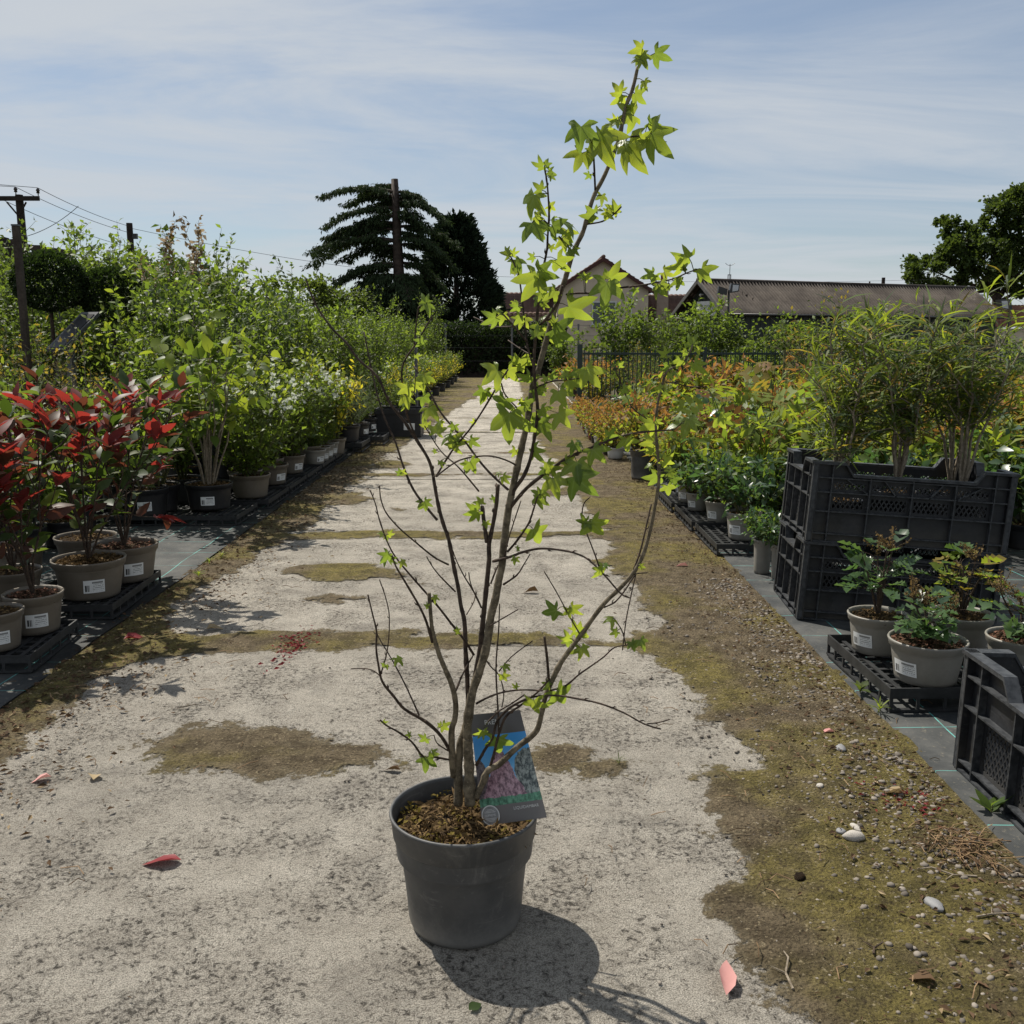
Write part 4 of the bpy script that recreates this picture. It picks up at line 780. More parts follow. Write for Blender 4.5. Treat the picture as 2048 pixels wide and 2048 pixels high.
LEAVES=[(0.138,1.744,1.475,0.147,1.734,1.486,0.169,1.71,1.43),
(0.198,1.792,1.495,0.204,1.796,1.486,0.231,1.768,1.429),
(0.081,1.789,1.214,0.101,1.788,1.208,0.146,1.777,1.17),
(0.138,1.744,1.475,0.116,1.722,1.501,0.109,1.718,1.449),
(0.051,1.733,1.255,0.043,1.71,1.255,0.016,1.702,1.208),
(0.228,1.767,1.495,0.238,1.745,1.494,0.267,1.721,1.449),
(0.06,1.716,1.392,0.038,1.71,1.389,0.021,1.721,1.343),
(0.169,1.758,1.235,0.165,1.739,1.246,0.162,1.723,1.198),
(0.062,1.721,1.349,0.085,1.724,1.349,0.126,1.738,1.335),
(0.196,1.798,1.538,0.213,1.799,1.535,0.173,1.792,1.521),
(0.046,1.698,1.354,0.034,1.717,1.345,0.053,1.699,1.31),
(0.175,1.755,1.236,0.173,1.769,1.256,0.212,1.759,1.26),
(0.052,1.732,1.263,0.045,1.713,1.263,0.081,1.698,1.249),
(0.057,1.729,1.289,0.077,1.718,1.284,0.102,1.725,1.256),
(0.138,1.744,1.475,0.143,1.728,1.493,0.17,1.727,1.469),
(0.312,1.69,1.266,0.32,1.694,1.267,0.341,1.687,1.238),
(0.139,1.751,1.466,0.12,1.751,1.464,0.106,1.735,1.431),
(0.062,1.722,1.341,0.068,1.7,1.338,0.094,1.689,1.319),
(0.218,1.8,1.615,0.248,1.806,1.639,0.276,1.801,1.622),
(0.135,1.793,1.371,0.145,1.783,1.366,0.114,1.782,1.358),
(0.295,1.698,1.26,0.289,1.694,1.274,0.259,1.686,1.265),
(0.208,1.799,1.573,0.215,1.81,1.574,0.238,1.813,1.554),
(0.218,1.8,1.615,0.224,1.786,1.641,0.198,1.786,1.63),
(0.204,1.799,1.564,0.192,1.797,1.568,0.173,1.805,1.549),
(0.001,1.807,1.289,0.006,1.815,1.291,0.023,1.807,1.266),
(0.307,1.693,1.264,0.302,1.712,1.286,0.272,1.7,1.286),
(0.193,1.797,1.493,0.199,1.791,1.479,0.226,1.795,1.478),
(0.218,1.8,1.615,0.222,1.782,1.629,0.231,1.779,1.604),
(0.247,1.723,1.246,0.24,1.699,1.259,0.218,1.701,1.247),
(0.228,1.767,1.495,0.239,1.776,1.505,0.265,1.776,1.507),
(0.228,1.767,1.495,0.237,1.781,1.519,0.26,1.775,1.51),
(0.206,1.799,1.568,0.19,1.805,1.575,0.171,1.805,1.59),
(0.181,1.742,1.368,0.179,1.743,1.37,0.156,1.74,1.377),
(0.087,1.768,1.322,0.093,1.781,1.329,0.113,1.788,1.316),
(0.054,1.71,1.435,0.052,1.707,1.435,0.03,1.708,1.437),
(0.052,1.732,1.264,0.053,1.709,1.263,0.06,1.712,1.242),
(0.249,1.722,1.246,0.246,1.726,1.258,0.243,1.734,1.238),
(0.264,1.714,1.249,0.262,1.726,1.264,0.28,1.72,1.253),
(0.281,1.706,1.254,0.282,1.698,1.249,0.284,1.7,1.228),
(0.189,1.797,1.507,0.164,1.773,1.507,0.184,1.771,1.504),
(0.218,1.8,1.615,0.221,1.783,1.623,0.202,1.775,1.618),
(0.019,1.783,1.209,0.011,1.761,1.207,-0.003,1.764,1.194),
(0.214,1.799,1.595,0.227,1.78,1.587,0.232,1.775,1.569),
(0.201,1.798,1.555,0.205,1.791,1.551,0.214,1.796,1.537),
(0.047,1.736,1.228,0.051,1.715,1.227,0.043,1.713,1.211),
(0.062,1.718,1.373,0.063,1.718,1.373,0.078,1.722,1.365),
(0.179,1.744,1.366,0.178,1.756,1.37,0.195,1.76,1.366),
(0.057,1.729,1.286,0.037,1.717,1.289,0.023,1.714,1.281),
(0.131,1.775,1.231,0.129,1.766,1.258,0.146,1.77,1.256),
(0.055,1.711,1.426,0.062,1.73,1.43,0.076,1.724,1.424),
(0.112,1.792,1.308,0.11,1.775,1.307,0.118,1.77,1.293),
(0.054,1.71,1.435,0.056,1.696,1.435,0.07,1.694,1.438),
(0.046,1.738,1.212,0.054,1.74,1.212,0.065,1.735,1.201),
(-0.004,1.811,1.299,0.0,1.786,1.3,0.015,1.784,1.3),
(0.129,1.776,1.231,0.126,1.768,1.258,0.115,1.767,1.268),
(0.168,1.759,1.235,0.166,1.777,1.256,0.161,1.778,1.27),
(0.294,1.699,1.26,0.289,1.697,1.269,0.3,1.697,1.277),
(-0.015,1.714,1.192,-0.027,1.72,1.201,-0.016,1.713,1.208),
(-0.004,1.811,1.299,-0.008,1.826,1.306,-0.015,1.828,1.317),
(-0.015,1.714,1.192,-0.024,1.728,1.198,-0.012,1.731,1.198),
(0.057,1.712,1.419,0.065,1.705,1.419,0.073,1.703,1.411),
(0.008,1.74,1.032,-0.004,1.72,1.022,-0.007,1.722,0.955),
(0.091,1.726,0.937,0.111,1.704,0.912,0.148,1.679,0.874),
(0.068,1.788,1.169,0.074,1.773,1.167,0.113,1.755,1.144),
(0.109,1.717,0.948,0.114,1.707,0.937,0.117,1.687,0.895),
(0.065,1.739,0.916,0.073,1.714,0.907,0.081,1.698,0.866),
(0.125,1.668,1.084,0.124,1.647,1.1,0.148,1.639,1.067),
(0.124,1.66,0.835,0.135,1.637,0.843,0.159,1.646,0.806),
(-0.013,1.757,1.087,-0.025,1.759,1.095,-0.059,1.743,1.072),
(0.045,1.76,1.023,0.083,1.746,1.02,0.109,1.738,0.992),
(0.141,1.702,0.963,0.141,1.694,0.961,0.163,1.679,0.933),
(0.028,1.726,0.82,0.039,1.739,0.81,0.06,1.752,0.774),
(0.096,1.699,1.082,0.096,1.695,1.08,0.13,1.692,1.068),
(0.079,1.717,1.078,0.081,1.696,1.061,0.09,1.681,1.028),
(-0.145,1.868,1.029,-0.159,1.858,1.022,-0.133,1.847,0.994),
(0.043,1.762,1.0,0.055,1.775,0.998,0.071,1.761,0.967),
(-0.01,1.752,1.049,-0.013,1.728,1.047,-0.031,1.739,1.016),
(0.037,1.768,0.953,0.039,1.766,0.953,0.055,1.754,0.925),
(-0.105,1.836,0.952,-0.114,1.836,0.959,-0.079,1.819,0.954),
(0.023,1.766,1.129,0.015,1.765,1.116,0.019,1.775,1.083),
(-0.007,1.751,1.097,-0.007,1.765,1.096,0.012,1.768,1.071),
(-0.057,1.862,0.823,-0.067,1.849,0.825,-0.097,1.842,0.808),
(-0.077,1.752,0.938,-0.075,1.735,0.934,-0.059,1.739,0.91),
(0.169,1.689,0.977,0.166,1.688,0.984,0.193,1.692,0.983),
(0.046,1.76,1.026,0.051,1.749,1.026,0.066,1.741,1.004),
(-0.205,1.841,1.066,-0.199,1.852,1.067,-0.223,1.862,1.049),
(0.044,1.679,0.878,0.047,1.693,0.875,0.051,1.697,0.848),
(-0.157,1.877,1.049,-0.172,1.889,1.041,-0.151,1.892,1.023),
(0.033,1.785,1.035,0.022,1.77,1.038,0.039,1.769,1.018),
(0.156,1.681,0.746,0.159,1.672,0.752,0.145,1.661,0.734),
(-0.165,1.759,1.206,-0.149,1.735,1.21,-0.142,1.729,1.188),
(0.021,1.777,1.19,0.015,1.764,1.189,0.003,1.766,1.17),
(0.022,1.776,1.186,0.019,1.794,1.186,0.032,1.791,1.167),
(0.068,1.788,1.169,0.065,1.805,1.17,0.079,1.814,1.151),
(0.066,1.788,1.162,0.062,1.806,1.164,0.075,1.801,1.144),
(-0.056,1.86,0.82,-0.067,1.845,0.822,-0.081,1.838,0.802),
(-0.208,1.651,0.782,-0.212,1.635,0.787,-0.224,1.627,0.769),
(-0.208,1.651,0.782,-0.216,1.654,0.779,-0.238,1.66,0.768),
(-0.182,1.838,1.067,-0.185,1.851,1.067,-0.168,1.849,1.05),
(0.018,1.776,1.131,0.009,1.78,1.115,-0.007,1.784,1.099),
(-0.165,1.759,1.206,-0.149,1.737,1.213,-0.162,1.739,1.23),
(0.044,1.678,0.879,0.053,1.694,0.884,0.074,1.698,0.877),
(0.157,1.68,0.745,0.16,1.689,0.745,0.139,1.687,0.752),
(0.123,1.66,0.837,0.127,1.643,0.842,0.106,1.646,0.841),
(0.047,1.741,1.172,0.047,1.731,1.173,0.037,1.735,1.154),
(0.028,1.756,1.126,0.022,1.775,1.115,0.035,1.771,1.099),
(0.122,1.711,0.955,0.114,1.704,0.973,0.13,1.71,0.959),
(0.044,1.678,0.879,0.05,1.686,0.882,0.031,1.679,0.89),
(0.124,1.66,0.837,0.13,1.641,0.842,0.135,1.633,0.825),
(0.067,1.729,1.076,0.067,1.745,1.084,0.086,1.749,1.081),
(0.071,1.788,1.181,0.077,1.77,1.179,0.058,1.774,1.183),
(-0.171,1.871,0.834,-0.172,1.89,0.832,-0.165,1.891,0.812),
(-0.104,1.836,0.953,-0.106,1.826,0.956,-0.116,1.826,0.974),
(-0.025,1.791,0.891,-0.017,1.772,0.902,-0.007,1.763,0.887),
(-0.057,1.863,0.826,-0.065,1.882,0.822,-0.082,1.883,0.833),
(-0.058,1.865,0.831,-0.06,1.864,0.836,-0.071,1.87,0.853),
(-0.081,1.751,0.937,-0.079,1.746,0.929,-0.091,1.75,0.913),
(-0.207,1.653,0.778,-0.213,1.665,0.773,-0.201,1.659,0.76),
(-0.173,1.872,0.836,-0.169,1.858,0.841,-0.152,1.853,0.831),
(-0.202,1.715,0.754,-0.198,1.701,0.759,-0.185,1.701,0.749),
(0.004,1.759,0.757,0.006,1.746,0.755,0.003,1.743,0.739),
(0.094,1.702,1.081,0.092,1.683,1.087,0.083,1.687,1.099),
(-0.054,1.852,0.802,-0.05,1.843,0.804,-0.05,1.841,0.787),
(0.055,1.743,1.07,0.057,1.744,1.065,0.048,1.749,1.052),
(-0.203,1.854,1.033,-0.202,1.848,1.033,-0.219,1.853,1.026),
(0.154,1.685,0.754,0.163,1.683,0.756,0.178,1.682,0.756),
(-0.174,1.873,0.838,-0.173,1.871,0.839,-0.182,1.863,0.826),
(-0.202,1.855,1.029,-0.203,1.85,1.029,-0.209,1.845,1.016),
(0.062,1.735,1.074,0.059,1.71,1.079,0.053,1.713,1.092),
(-0.21,1.897,0.895,-0.216,1.88,0.894,-0.23,1.878,0.898),
(-0.225,1.69,0.808,-0.219,1.697,0.809,-0.206,1.697,0.806),
(0.034,1.785,1.038,0.019,1.775,1.041,0.009,1.774,1.031),
(-0.03,1.846,0.846,-0.036,1.846,0.846,-0.025,1.848,0.856),
(-0.21,1.897,0.896,-0.214,1.877,0.896,-0.201,1.877,0.891),
(-0.225,1.688,0.811,-0.226,1.674,0.813,-0.237,1.671,0.817),
(-0.032,1.795,0.897,-0.024,1.805,0.904,-0.035,1.804,0.898),
(-0.014,1.779,0.785,-0.014,1.779,0.785,-0.021,1.781,0.795),
(-0.224,1.69,0.806,-0.224,1.707,0.804,-0.221,1.705,0.794),
(-0.13,1.742,0.957,-0.137,1.745,0.952,-0.147,1.744,0.951),
(-0.175,1.794,1.16,-0.189,1.792,1.162,-0.197,1.793,1.167),
(-0.202,1.857,1.025,-0.2,1.852,1.026,-0.193,1.852,1.019),
(0.012,1.755,0.761,0.009,1.752,0.771,0.018,1.754,0.774),
(-0.174,1.793,1.162,-0.172,1.799,1.162,-0.167,1.801,1.157),
(0.273,1.64,1.0,0.3,1.658,1.012,0.253,1.645,1.008),
(0.257,1.697,0.914,0.255,1.698,0.914,0.241,1.707,0.884),
(0.249,1.687,1.007,0.246,1.7,1.006,0.218,1.688,0.991),
(0.273,1.64,1.0,0.295,1.621,1.02,0.322,1.617,1.011),
(0.296,1.673,1.12,0.305,1.651,1.111,0.32,1.642,1.087),
(0.328,1.649,1.071,0.344,1.628,1.02,0.357,1.629,0.997),
(0.305,1.67,1.141,0.307,1.68,1.141,0.292,1.687,1.161),
(0.256,1.695,0.941,0.263,1.676,0.944,0.288,1.679,0.934),
(0.328,1.649,1.071,0.354,1.654,1.02,0.371,1.645,1.005),
(0.258,1.699,0.897,0.276,1.714,0.894,0.283,1.721,0.87),
(0.195,1.641,1.049,0.194,1.626,1.051,0.175,1.632,1.058),
(0.257,1.698,0.91,0.282,1.691,0.91,0.291,1.689,0.892),
(0.221,1.656,1.023,0.225,1.675,1.023,0.222,1.68,1.042),
(0.275,1.676,1.101,0.259,1.658,1.125,0.241,1.656,1.128),
(0.268,1.677,1.098,0.266,1.675,1.101,0.249,1.671,1.096),
(0.321,1.653,1.071,0.317,1.636,1.085,0.332,1.633,1.078),
(0.257,1.697,0.92,0.276,1.704,0.918,0.291,1.696,0.913),
(0.304,1.67,1.138,0.313,1.67,1.134,0.327,1.668,1.129),
(0.272,1.676,1.1,0.27,1.652,1.096,0.282,1.649,1.088),
(0.267,1.677,1.097,0.27,1.68,1.093,0.264,1.679,1.079),
(0.256,1.681,1.067,0.253,1.659,1.068,0.239,1.664,1.07),
(0.3,1.672,1.128,0.298,1.682,1.129,0.29,1.687,1.118),
(0.249,1.687,1.01,0.246,1.667,1.012,0.257,1.663,1.005),
(0.294,1.665,1.072,0.292,1.641,1.083,0.28,1.644,1.084),
(0.171,1.62,1.096,0.174,1.607,1.107,0.184,1.602,1.114),
(0.257,1.696,0.925,0.276,1.69,0.925,0.266,1.694,0.934),
(0.255,1.681,1.063,0.263,1.693,1.061,0.27,1.689,1.052),
(0.275,1.676,1.101,0.261,1.658,1.122,0.273,1.661,1.122),
(0.173,1.621,1.093,0.174,1.622,1.093,0.163,1.623,1.09),
(0.292,1.666,1.073,0.291,1.645,1.083,0.299,1.64,1.077),
(0.299,1.672,1.126,0.293,1.678,1.129,0.29,1.676,1.139),
(0.083,1.737,0.507,0.083,1.715,0.51,0.108,1.727,0.47),
(-0.027,1.74,0.408,-0.027,1.744,0.406,-0.027,1.75,0.361),
(0.094,1.71,0.673,0.08,1.689,0.672,0.048,1.696,0.661),
(0.038,1.697,0.505,0.039,1.675,0.508,0.044,1.682,0.47),
(-0.163,1.754,0.364,-0.163,1.75,0.363,-0.168,1.743,0.331),
(0.122,1.73,0.62,0.123,1.729,0.621,0.149,1.738,0.601),
(0.098,1.713,0.665,0.107,1.7,0.674,0.128,1.689,0.657),
(0.116,1.734,0.596,0.127,1.733,0.588,0.126,1.725,0.562),
(0.206,1.644,0.622,0.222,1.624,0.637,0.233,1.616,0.618),
(0.117,1.734,0.597,0.128,1.711,0.595,0.146,1.704,0.581),
(0.117,1.734,0.598,0.106,1.723,0.609,0.082,1.717,0.607),
(-0.16,1.756,0.363,-0.161,1.765,0.36,-0.146,1.76,0.342),
(-0.229,1.786,0.545,-0.22,1.784,0.551,-0.202,1.776,0.538),
(0.206,1.644,0.622,0.208,1.635,0.63,0.217,1.626,0.615),
(0.178,1.628,0.673,0.173,1.614,0.678,0.153,1.605,0.677),
(-0.145,1.763,0.411,-0.133,1.771,0.42,-0.118,1.77,0.405),
(-0.025,1.798,0.51,-0.018,1.782,0.518,-0.01,1.78,0.499),
(0.119,1.728,0.625,0.12,1.745,0.619,0.11,1.737,0.639),
(-0.035,1.742,0.413,-0.053,1.754,0.413,-0.07,1.752,0.404),
(0.101,1.715,0.661,0.105,1.712,0.664,0.088,1.716,0.655),
(0.071,1.743,0.51,0.07,1.736,0.513,0.053,1.735,0.522),
(-0.045,1.733,0.443,-0.055,1.739,0.422,-0.059,1.745,0.4),
(-0.148,1.749,0.409,-0.162,1.74,0.408,-0.178,1.743,0.395),
(0.115,1.734,0.593,0.104,1.741,0.6,0.104,1.742,0.58),
(0.189,1.636,0.654,0.182,1.629,0.651,0.167,1.626,0.643),
(-0.015,1.791,0.534,-0.015,1.769,0.541,-0.0,1.762,0.532),
(-0.15,1.754,0.675,-0.143,1.732,0.685,-0.128,1.734,0.679),
(-0.155,1.76,0.361,-0.152,1.746,0.376,-0.138,1.741,0.373),
(-0.103,1.788,0.601,-0.1,1.767,0.609,-0.114,1.77,0.611),
(-0.236,1.687,0.461,-0.238,1.701,0.456,-0.23,1.702,0.445),
(0.227,1.715,0.75,0.23,1.703,0.75,0.241,1.699,0.747),
(0.01,1.708,0.514,0.009,1.696,0.524,-0.001,1.695,0.531),
(-0.196,1.722,0.415,-0.188,1.704,0.43,-0.199,1.703,0.428),
(-0.149,1.716,0.671,-0.151,1.703,0.675,-0.162,1.706,0.676),
(-0.146,1.762,0.413,-0.137,1.781,0.416,-0.147,1.781,0.421),
(-0.235,1.707,0.565,-0.231,1.693,0.569,-0.239,1.696,0.561),
(-0.235,1.707,0.564,-0.228,1.696,0.566,-0.226,1.694,0.557),
(0.013,1.782,0.935,0.007,1.778,0.95,-0.001,1.777,0.932),
(0.027,1.784,0.998,0.04,1.794,1.001,0.063,1.788,1.001),
(0.027,1.784,0.995,0.047,1.785,0.995,0.072,1.775,0.989),
(0.042,1.786,1.079,0.032,1.762,1.083,0.008,1.77,1.066),
(0.072,1.789,1.183,0.059,1.76,1.189,0.04,1.765,1.185),
(0.027,1.784,0.997,0.029,1.792,1.007,0.035,1.796,1.037),
(0.104,1.791,1.288,0.102,1.771,1.296,0.099,1.776,1.316),
(0.194,1.798,1.527,0.181,1.769,1.52,0.166,1.762,1.508),
(0.144,1.794,1.397,0.159,1.801,1.402,0.159,1.796,1.382),
(0.113,1.792,1.31,0.097,1.779,1.316,0.11,1.779,1.312),
(0.037,1.785,1.06,0.043,1.774,1.061,0.065,1.776,1.044),
(0.133,1.793,1.363,0.151,1.811,1.377,0.165,1.812,1.388),
(0.193,1.798,1.523,0.179,1.776,1.522,0.163,1.77,1.52),
(0.175,1.796,1.462,0.175,1.779,1.472,0.148,1.773,1.473),
(0.064,1.788,1.155,0.069,1.807,1.154,0.078,1.809,1.138),
(0.048,1.736,1.23,0.048,1.748,1.221,0.036,1.751,1.205),
(0.061,1.716,1.39,0.05,1.702,1.396,0.033,1.701,1.408),
(0.041,1.746,1.146,0.042,1.717,1.155,0.044,1.717,1.178),
(0.059,1.728,1.296,0.068,1.746,1.31,0.067,1.749,1.295),
(0.041,1.753,1.086,0.048,1.756,1.086,0.038,1.752,1.081),
(0.051,1.733,1.255,0.044,1.712,1.249,0.03,1.71,1.246),
(0.061,1.725,1.323,0.054,1.733,1.329,0.032,1.737,1.336),
(0.069,1.737,0.919,0.061,1.742,0.921,0.066,1.738,0.896),
(0.076,1.734,0.924,0.067,1.729,0.924,0.084,1.729,0.901),
(0.262,1.645,0.999,0.275,1.65,0.996,0.262,1.65,0.982),
(0.181,1.683,0.982,0.196,1.669,0.982,0.202,1.678,0.953),
(0.088,1.728,0.935,0.095,1.72,0.937,0.119,1.721,0.924),
(0.072,1.736,0.921,0.062,1.709,0.936,0.073,1.707,0.918),
(0.116,1.714,0.952,0.109,1.696,0.97,0.101,1.693,0.947),
(0.104,1.691,1.082,0.091,1.706,1.096,0.103,1.707,1.094),
(0.113,1.681,1.083,0.114,1.685,1.098,0.112,1.679,1.072),
(0.082,1.649,1.232,0.072,1.668,1.23,0.052,1.658,1.213),
(0.071,1.691,1.203,0.068,1.708,1.199,0.06,1.71,1.189),
(0.237,1.727,1.244,0.25,1.714,1.238,0.242,1.715,1.217),
(0.269,1.712,1.25,0.268,1.716,1.241,0.263,1.712,1.226),
(0.257,1.718,1.247,0.253,1.71,1.242,0.266,1.711,1.218),
(0.209,1.74,1.24,0.216,1.751,1.237,0.213,1.755,1.222),
(0.272,1.71,1.251,0.286,1.715,1.254,0.287,1.713,1.243),
(0.144,1.779,1.429,0.134,1.756,1.43,0.125,1.758,1.419),
(0.139,1.751,1.467,0.131,1.748,1.471,0.138,1.745,1.459),
(0.085,1.766,1.324,0.097,1.781,1.34,0.106,1.784,1.315),
(0.086,1.767,1.323,0.089,1.768,1.322,0.094,1.766,1.297),
(0.044,1.696,1.355,0.038,1.67,1.35,0.054,1.664,1.345),
(0.048,1.702,1.352,0.043,1.674,1.358,0.058,1.673,1.355),
(0.013,1.797,1.257,0.007,1.794,1.266,0.0,1.793,1.276),
(0.012,1.798,1.258,0.01,1.778,1.27,0.009,1.774,1.282),
(0.019,1.784,1.211,0.003,1.796,1.217,0.01,1.798,1.205),
(0.002,1.807,1.287,-0.003,1.803,1.297,-0.014,1.81,1.32),
(-0.014,1.715,1.191,-0.028,1.686,1.186,-0.05,1.681,1.168),
(-0.004,1.728,1.18,-0.017,1.744,1.192,-0.018,1.744,1.169),
(-0.164,1.882,1.06,-0.164,1.879,1.078,-0.156,1.882,1.062),
(-0.115,1.847,0.99,-0.108,1.819,0.992,-0.114,1.82,0.974),
(-0.095,1.835,0.968,-0.078,1.83,0.963,-0.061,1.824,0.95),
(-0.099,1.837,0.972,-0.114,1.84,0.97,-0.138,1.834,0.958),
(-0.125,1.853,1.001,-0.137,1.864,0.996,-0.133,1.864,0.98),
(-0.167,1.884,1.065,-0.167,1.874,1.082,-0.168,1.861,1.051),
(-0.037,1.779,1.05,-0.051,1.79,1.059,-0.057,1.788,1.029),
(-0.097,1.83,0.962,-0.11,1.82,0.958,-0.131,1.82,0.955),
(-0.043,1.785,1.04,-0.05,1.794,1.056,-0.05,1.801,1.03),
(-0.081,1.818,0.983,-0.069,1.82,0.998,-0.081,1.816,0.998),
(-0.022,1.765,1.074,-0.024,1.771,1.066,-0.028,1.767,1.05),
(0.253,1.692,0.965,0.242,1.669,0.962,0.226,1.663,0.954),
(0.252,1.691,0.972,0.244,1.691,0.972,0.217,1.689,0.969),
(0.296,1.673,1.12,0.283,1.66,1.117,0.28,1.663,1.096),
(0.257,1.695,0.932,0.239,1.666,0.937,0.225,1.667,0.933),
(-0.205,1.841,1.066,-0.193,1.817,1.062,-0.214,1.813,1.043),
(-0.166,1.801,1.156,-0.16,1.783,1.148,-0.174,1.783,1.133),
(-0.204,1.847,1.05,-0.198,1.832,1.044,-0.196,1.827,1.017),
(-0.151,1.79,1.178,-0.164,1.805,1.172,-0.163,1.806,1.161),
(-0.184,1.814,1.13,-0.177,1.822,1.121,-0.172,1.824,1.11),
(0.216,1.777,1.496,0.219,1.749,1.488,0.24,1.745,1.48),
(0.205,1.786,1.497,0.196,1.771,1.487,0.174,1.763,1.474),
(0.177,1.747,1.364,0.167,1.738,1.364,0.151,1.74,1.359),
(0.176,1.749,1.363,0.161,1.735,1.364,0.172,1.73,1.351),
(0.174,1.622,1.091,0.167,1.636,1.091,0.167,1.634,1.081),
(0.182,1.629,1.076,0.182,1.613,1.07,0.196,1.613,1.059),
(-0.145,1.726,0.984,-0.151,1.738,0.996,-0.157,1.733,1.012),
(-0.137,1.735,0.97,-0.134,1.717,0.987,-0.13,1.726,1.015),
(-0.115,1.754,0.939,-0.13,1.756,0.932,-0.128,1.753,0.919)]

# ---------------------------------------------------------------- the potted tree in the middle
TREE=empty('potted_tree',(-.094,1.79,.004),0,'bare branched young tree with bright star leaves in a charcoal pot on the path','potted tree')
o3=Vector((-.094,1.79,.004))
p=link('pot',MB().lathe([(.100,0),(.108,.003),(.111,.012),(.113,.02),(.1165,.07),(.127,.172),(.1275,.176),(.137,.186),(.1405,.19),(.1445,.229),(.1475,.233),(.146,.2375),(.142,.237),(.1405,.230),(.134,.15)],64,True).me('pot',POT_GREY,True),TREE)
g=np.random.default_rng(3)
a,b=soil_mesh(.1375,None,None,1500); link('soil',a,TREE,(0,0,.196),None,1.0)
n=2200; an=g.random(n)*6.283; rr=.122*np.sqrt(g.random(n)); hz=.012*(1-(rr/.137)**2)+.010*fbm(rr*np.cos(an)*40+9,rr*np.sin(an)*40+9,3)
P=np.stack([rr*np.cos(an),rr*np.sin(an),.197+hz],1); T=unit(g,n); T[:,2]*=.45; N=unit(g,n); N[:,2]=abs(N[:,2])+.4
link('mulch',scatter('mulch',T_blade(.09,.4),P,T,N,.010+.022*g.random(n)**2,MULCH,g),TREE)['kind']='stuff'
n=700; an=g.random(n)*6.283; rr=.137*np.sqrt(g.random(n)); k=fbm(rr*np.cos(an)*30+3,rr*np.sin(an)*30+5,3)>.47; P=np.stack([rr*np.cos(an),rr*np.sin(an),np.full(n,.209)+.006*g.random(n)],1)[k]
link('moss',scatter('moss',T_two(.35),P,unit(g,len(P)),np.tile((0,0,1.),(len(P),1)),.006+.008*g.random(len(P)),leafmat('pot_moss',(.10,.075,.02),(.17,.13,.035),(.2,.16,.03),.2,.9,.1,0),g),TREE)['kind']='stuff'
rt=random.Random(5)
for i,(r0,r1,pts) in enumerate(BRANCHES):
    Q=[Vector(q)-o3 for q in pts]
    # round the traced joints with a Catmull-Rom pass
    S=[];K=4
    for j in range(len(Q)-1):
        a0,a1,a2,a3=Q[max(j-1,0)],Q[j],Q[j+1],Q[min(j+2,len(Q)-1)]
        for s in range(K):
            u=s/K; S.append(.5*((2*a1)+(a2-a0)*u+(2*a0-5*a1+4*a2-a3)*u*u+(3*a1-a0-3*a2+a3)*u**3))
    S.append(Q[-1]); m=len(S)
    rad=[max(.0011,(r0+(r1-r0)*(j/(m-1))**.85)*(1+.07*rt.uniform(-1,1)+(.18 if rt.random()<.09 else 0))) for j in range(m)]
    mb=MB().tube(S,rad,10 if r0>.006 else 6)
    # buds along the twig
    if r0<.006:
        for j in range(3,m-1,5):
            d=(S[j+1]-S[j-1]).normalized(); q=d.cross(Vector((rt.uniform(-1,1),rt.uniform(-1,1),rt.uniform(-1,1)))).normalized(); l=rt.uniform(.005,.010)
            mb.tube([S[j],S[j]+q*l*.5+d*l*.5,S[j]+q*l*.6+d*l*1.1],[rad[j]*.7,rad[j]*.75,.0003],5)
    link('trunk' if i<2 else 'branch',mb.me('trunk' if i<2 else 'branch',BARK_T if r0>.0062 else BARK_D,True),TREE)
def star_leaf(q):
    """five-lobed leaf, base at origin, main lobe to y=1; q: random source for its own shape"""
    lob=[(-112,.58),(-55,.88),(0,1.0),(55,.88),(112,.58)]; lob=[(a+q.uniform(-7,7),r*q.uniform(.88,1.08)) for a,r in lob]; V=[(0,0,0)];F=[];v=[1.]
    def pt(a,r,z,vv): V.append((math.sin(R(a))*r,math.cos(R(a))*r,z)); v.append(vv); return len(V)-1
    ring=[]
    for a,r in lob:
        cu=q.uniform(.02,.22); m1=pt(a,r*.45,0,1); m2=pt(a,r*.74,-cu*.35,1)
        l1=pt(a-19,r*.60,.03,0); l2=pt(a-9.5,r*.80,.015-cu*.4,0); t=pt(a,r,-cu,1); r2=pt(a+9.5,r*.80,.015-cu*.4,0); r1=pt(a+19,r*.60,.03,0)
        F+=[(0,m1,l1),(l1,m1,m2),(l1,m2,l2),(l2,m2,t),(t,m2,r2),(r2,m2,r1),(r1,m2,m1),(r1,m1,0)]; ring.append((l1,r1))
    for i in range(4):
        s=pt((lob[i][0]+lob[i+1][0])/2,.47 if i in (1,2) else .36,.03,0)
        F+=[(0,s,ring[i][1]),(0,ring[i+1][0],s)]
    return np.array(V),np.array(F),np.array(v)
m_=M('star_leaf_with_veins'); f_=m_.attr('rnd'); o_=m_.oi(); vn=m_.math('POWER',m_.attr('vein'),9.0)
top=m_.mix(m_.math('ADD',m_.math('MULTIPLY',f_,.5),m_.math('MULTIPLY',o_,.5)),(.060,.115,.018),(.12,.185,.030)); top=m_.mix(m_.math('MULTIPLY',vn,.6),top,(.24,.30,.12))
top=m_.mix(m_.n('ShaderNodeNewGeometry').outputs['Backfacing'],top,(.13,.18,.07))
tr=m_.mix(o_,(.19,.27,.030),(.46,.52,.045)); tr=m_.mix(m_.math('MULTIPLY',vn,.5),tr,(.27,.37,.06)); tr=m_.mix(m_.rng(m_.noise(60,4),.45,.7,0,.35),tr,(.30,.42,.03))
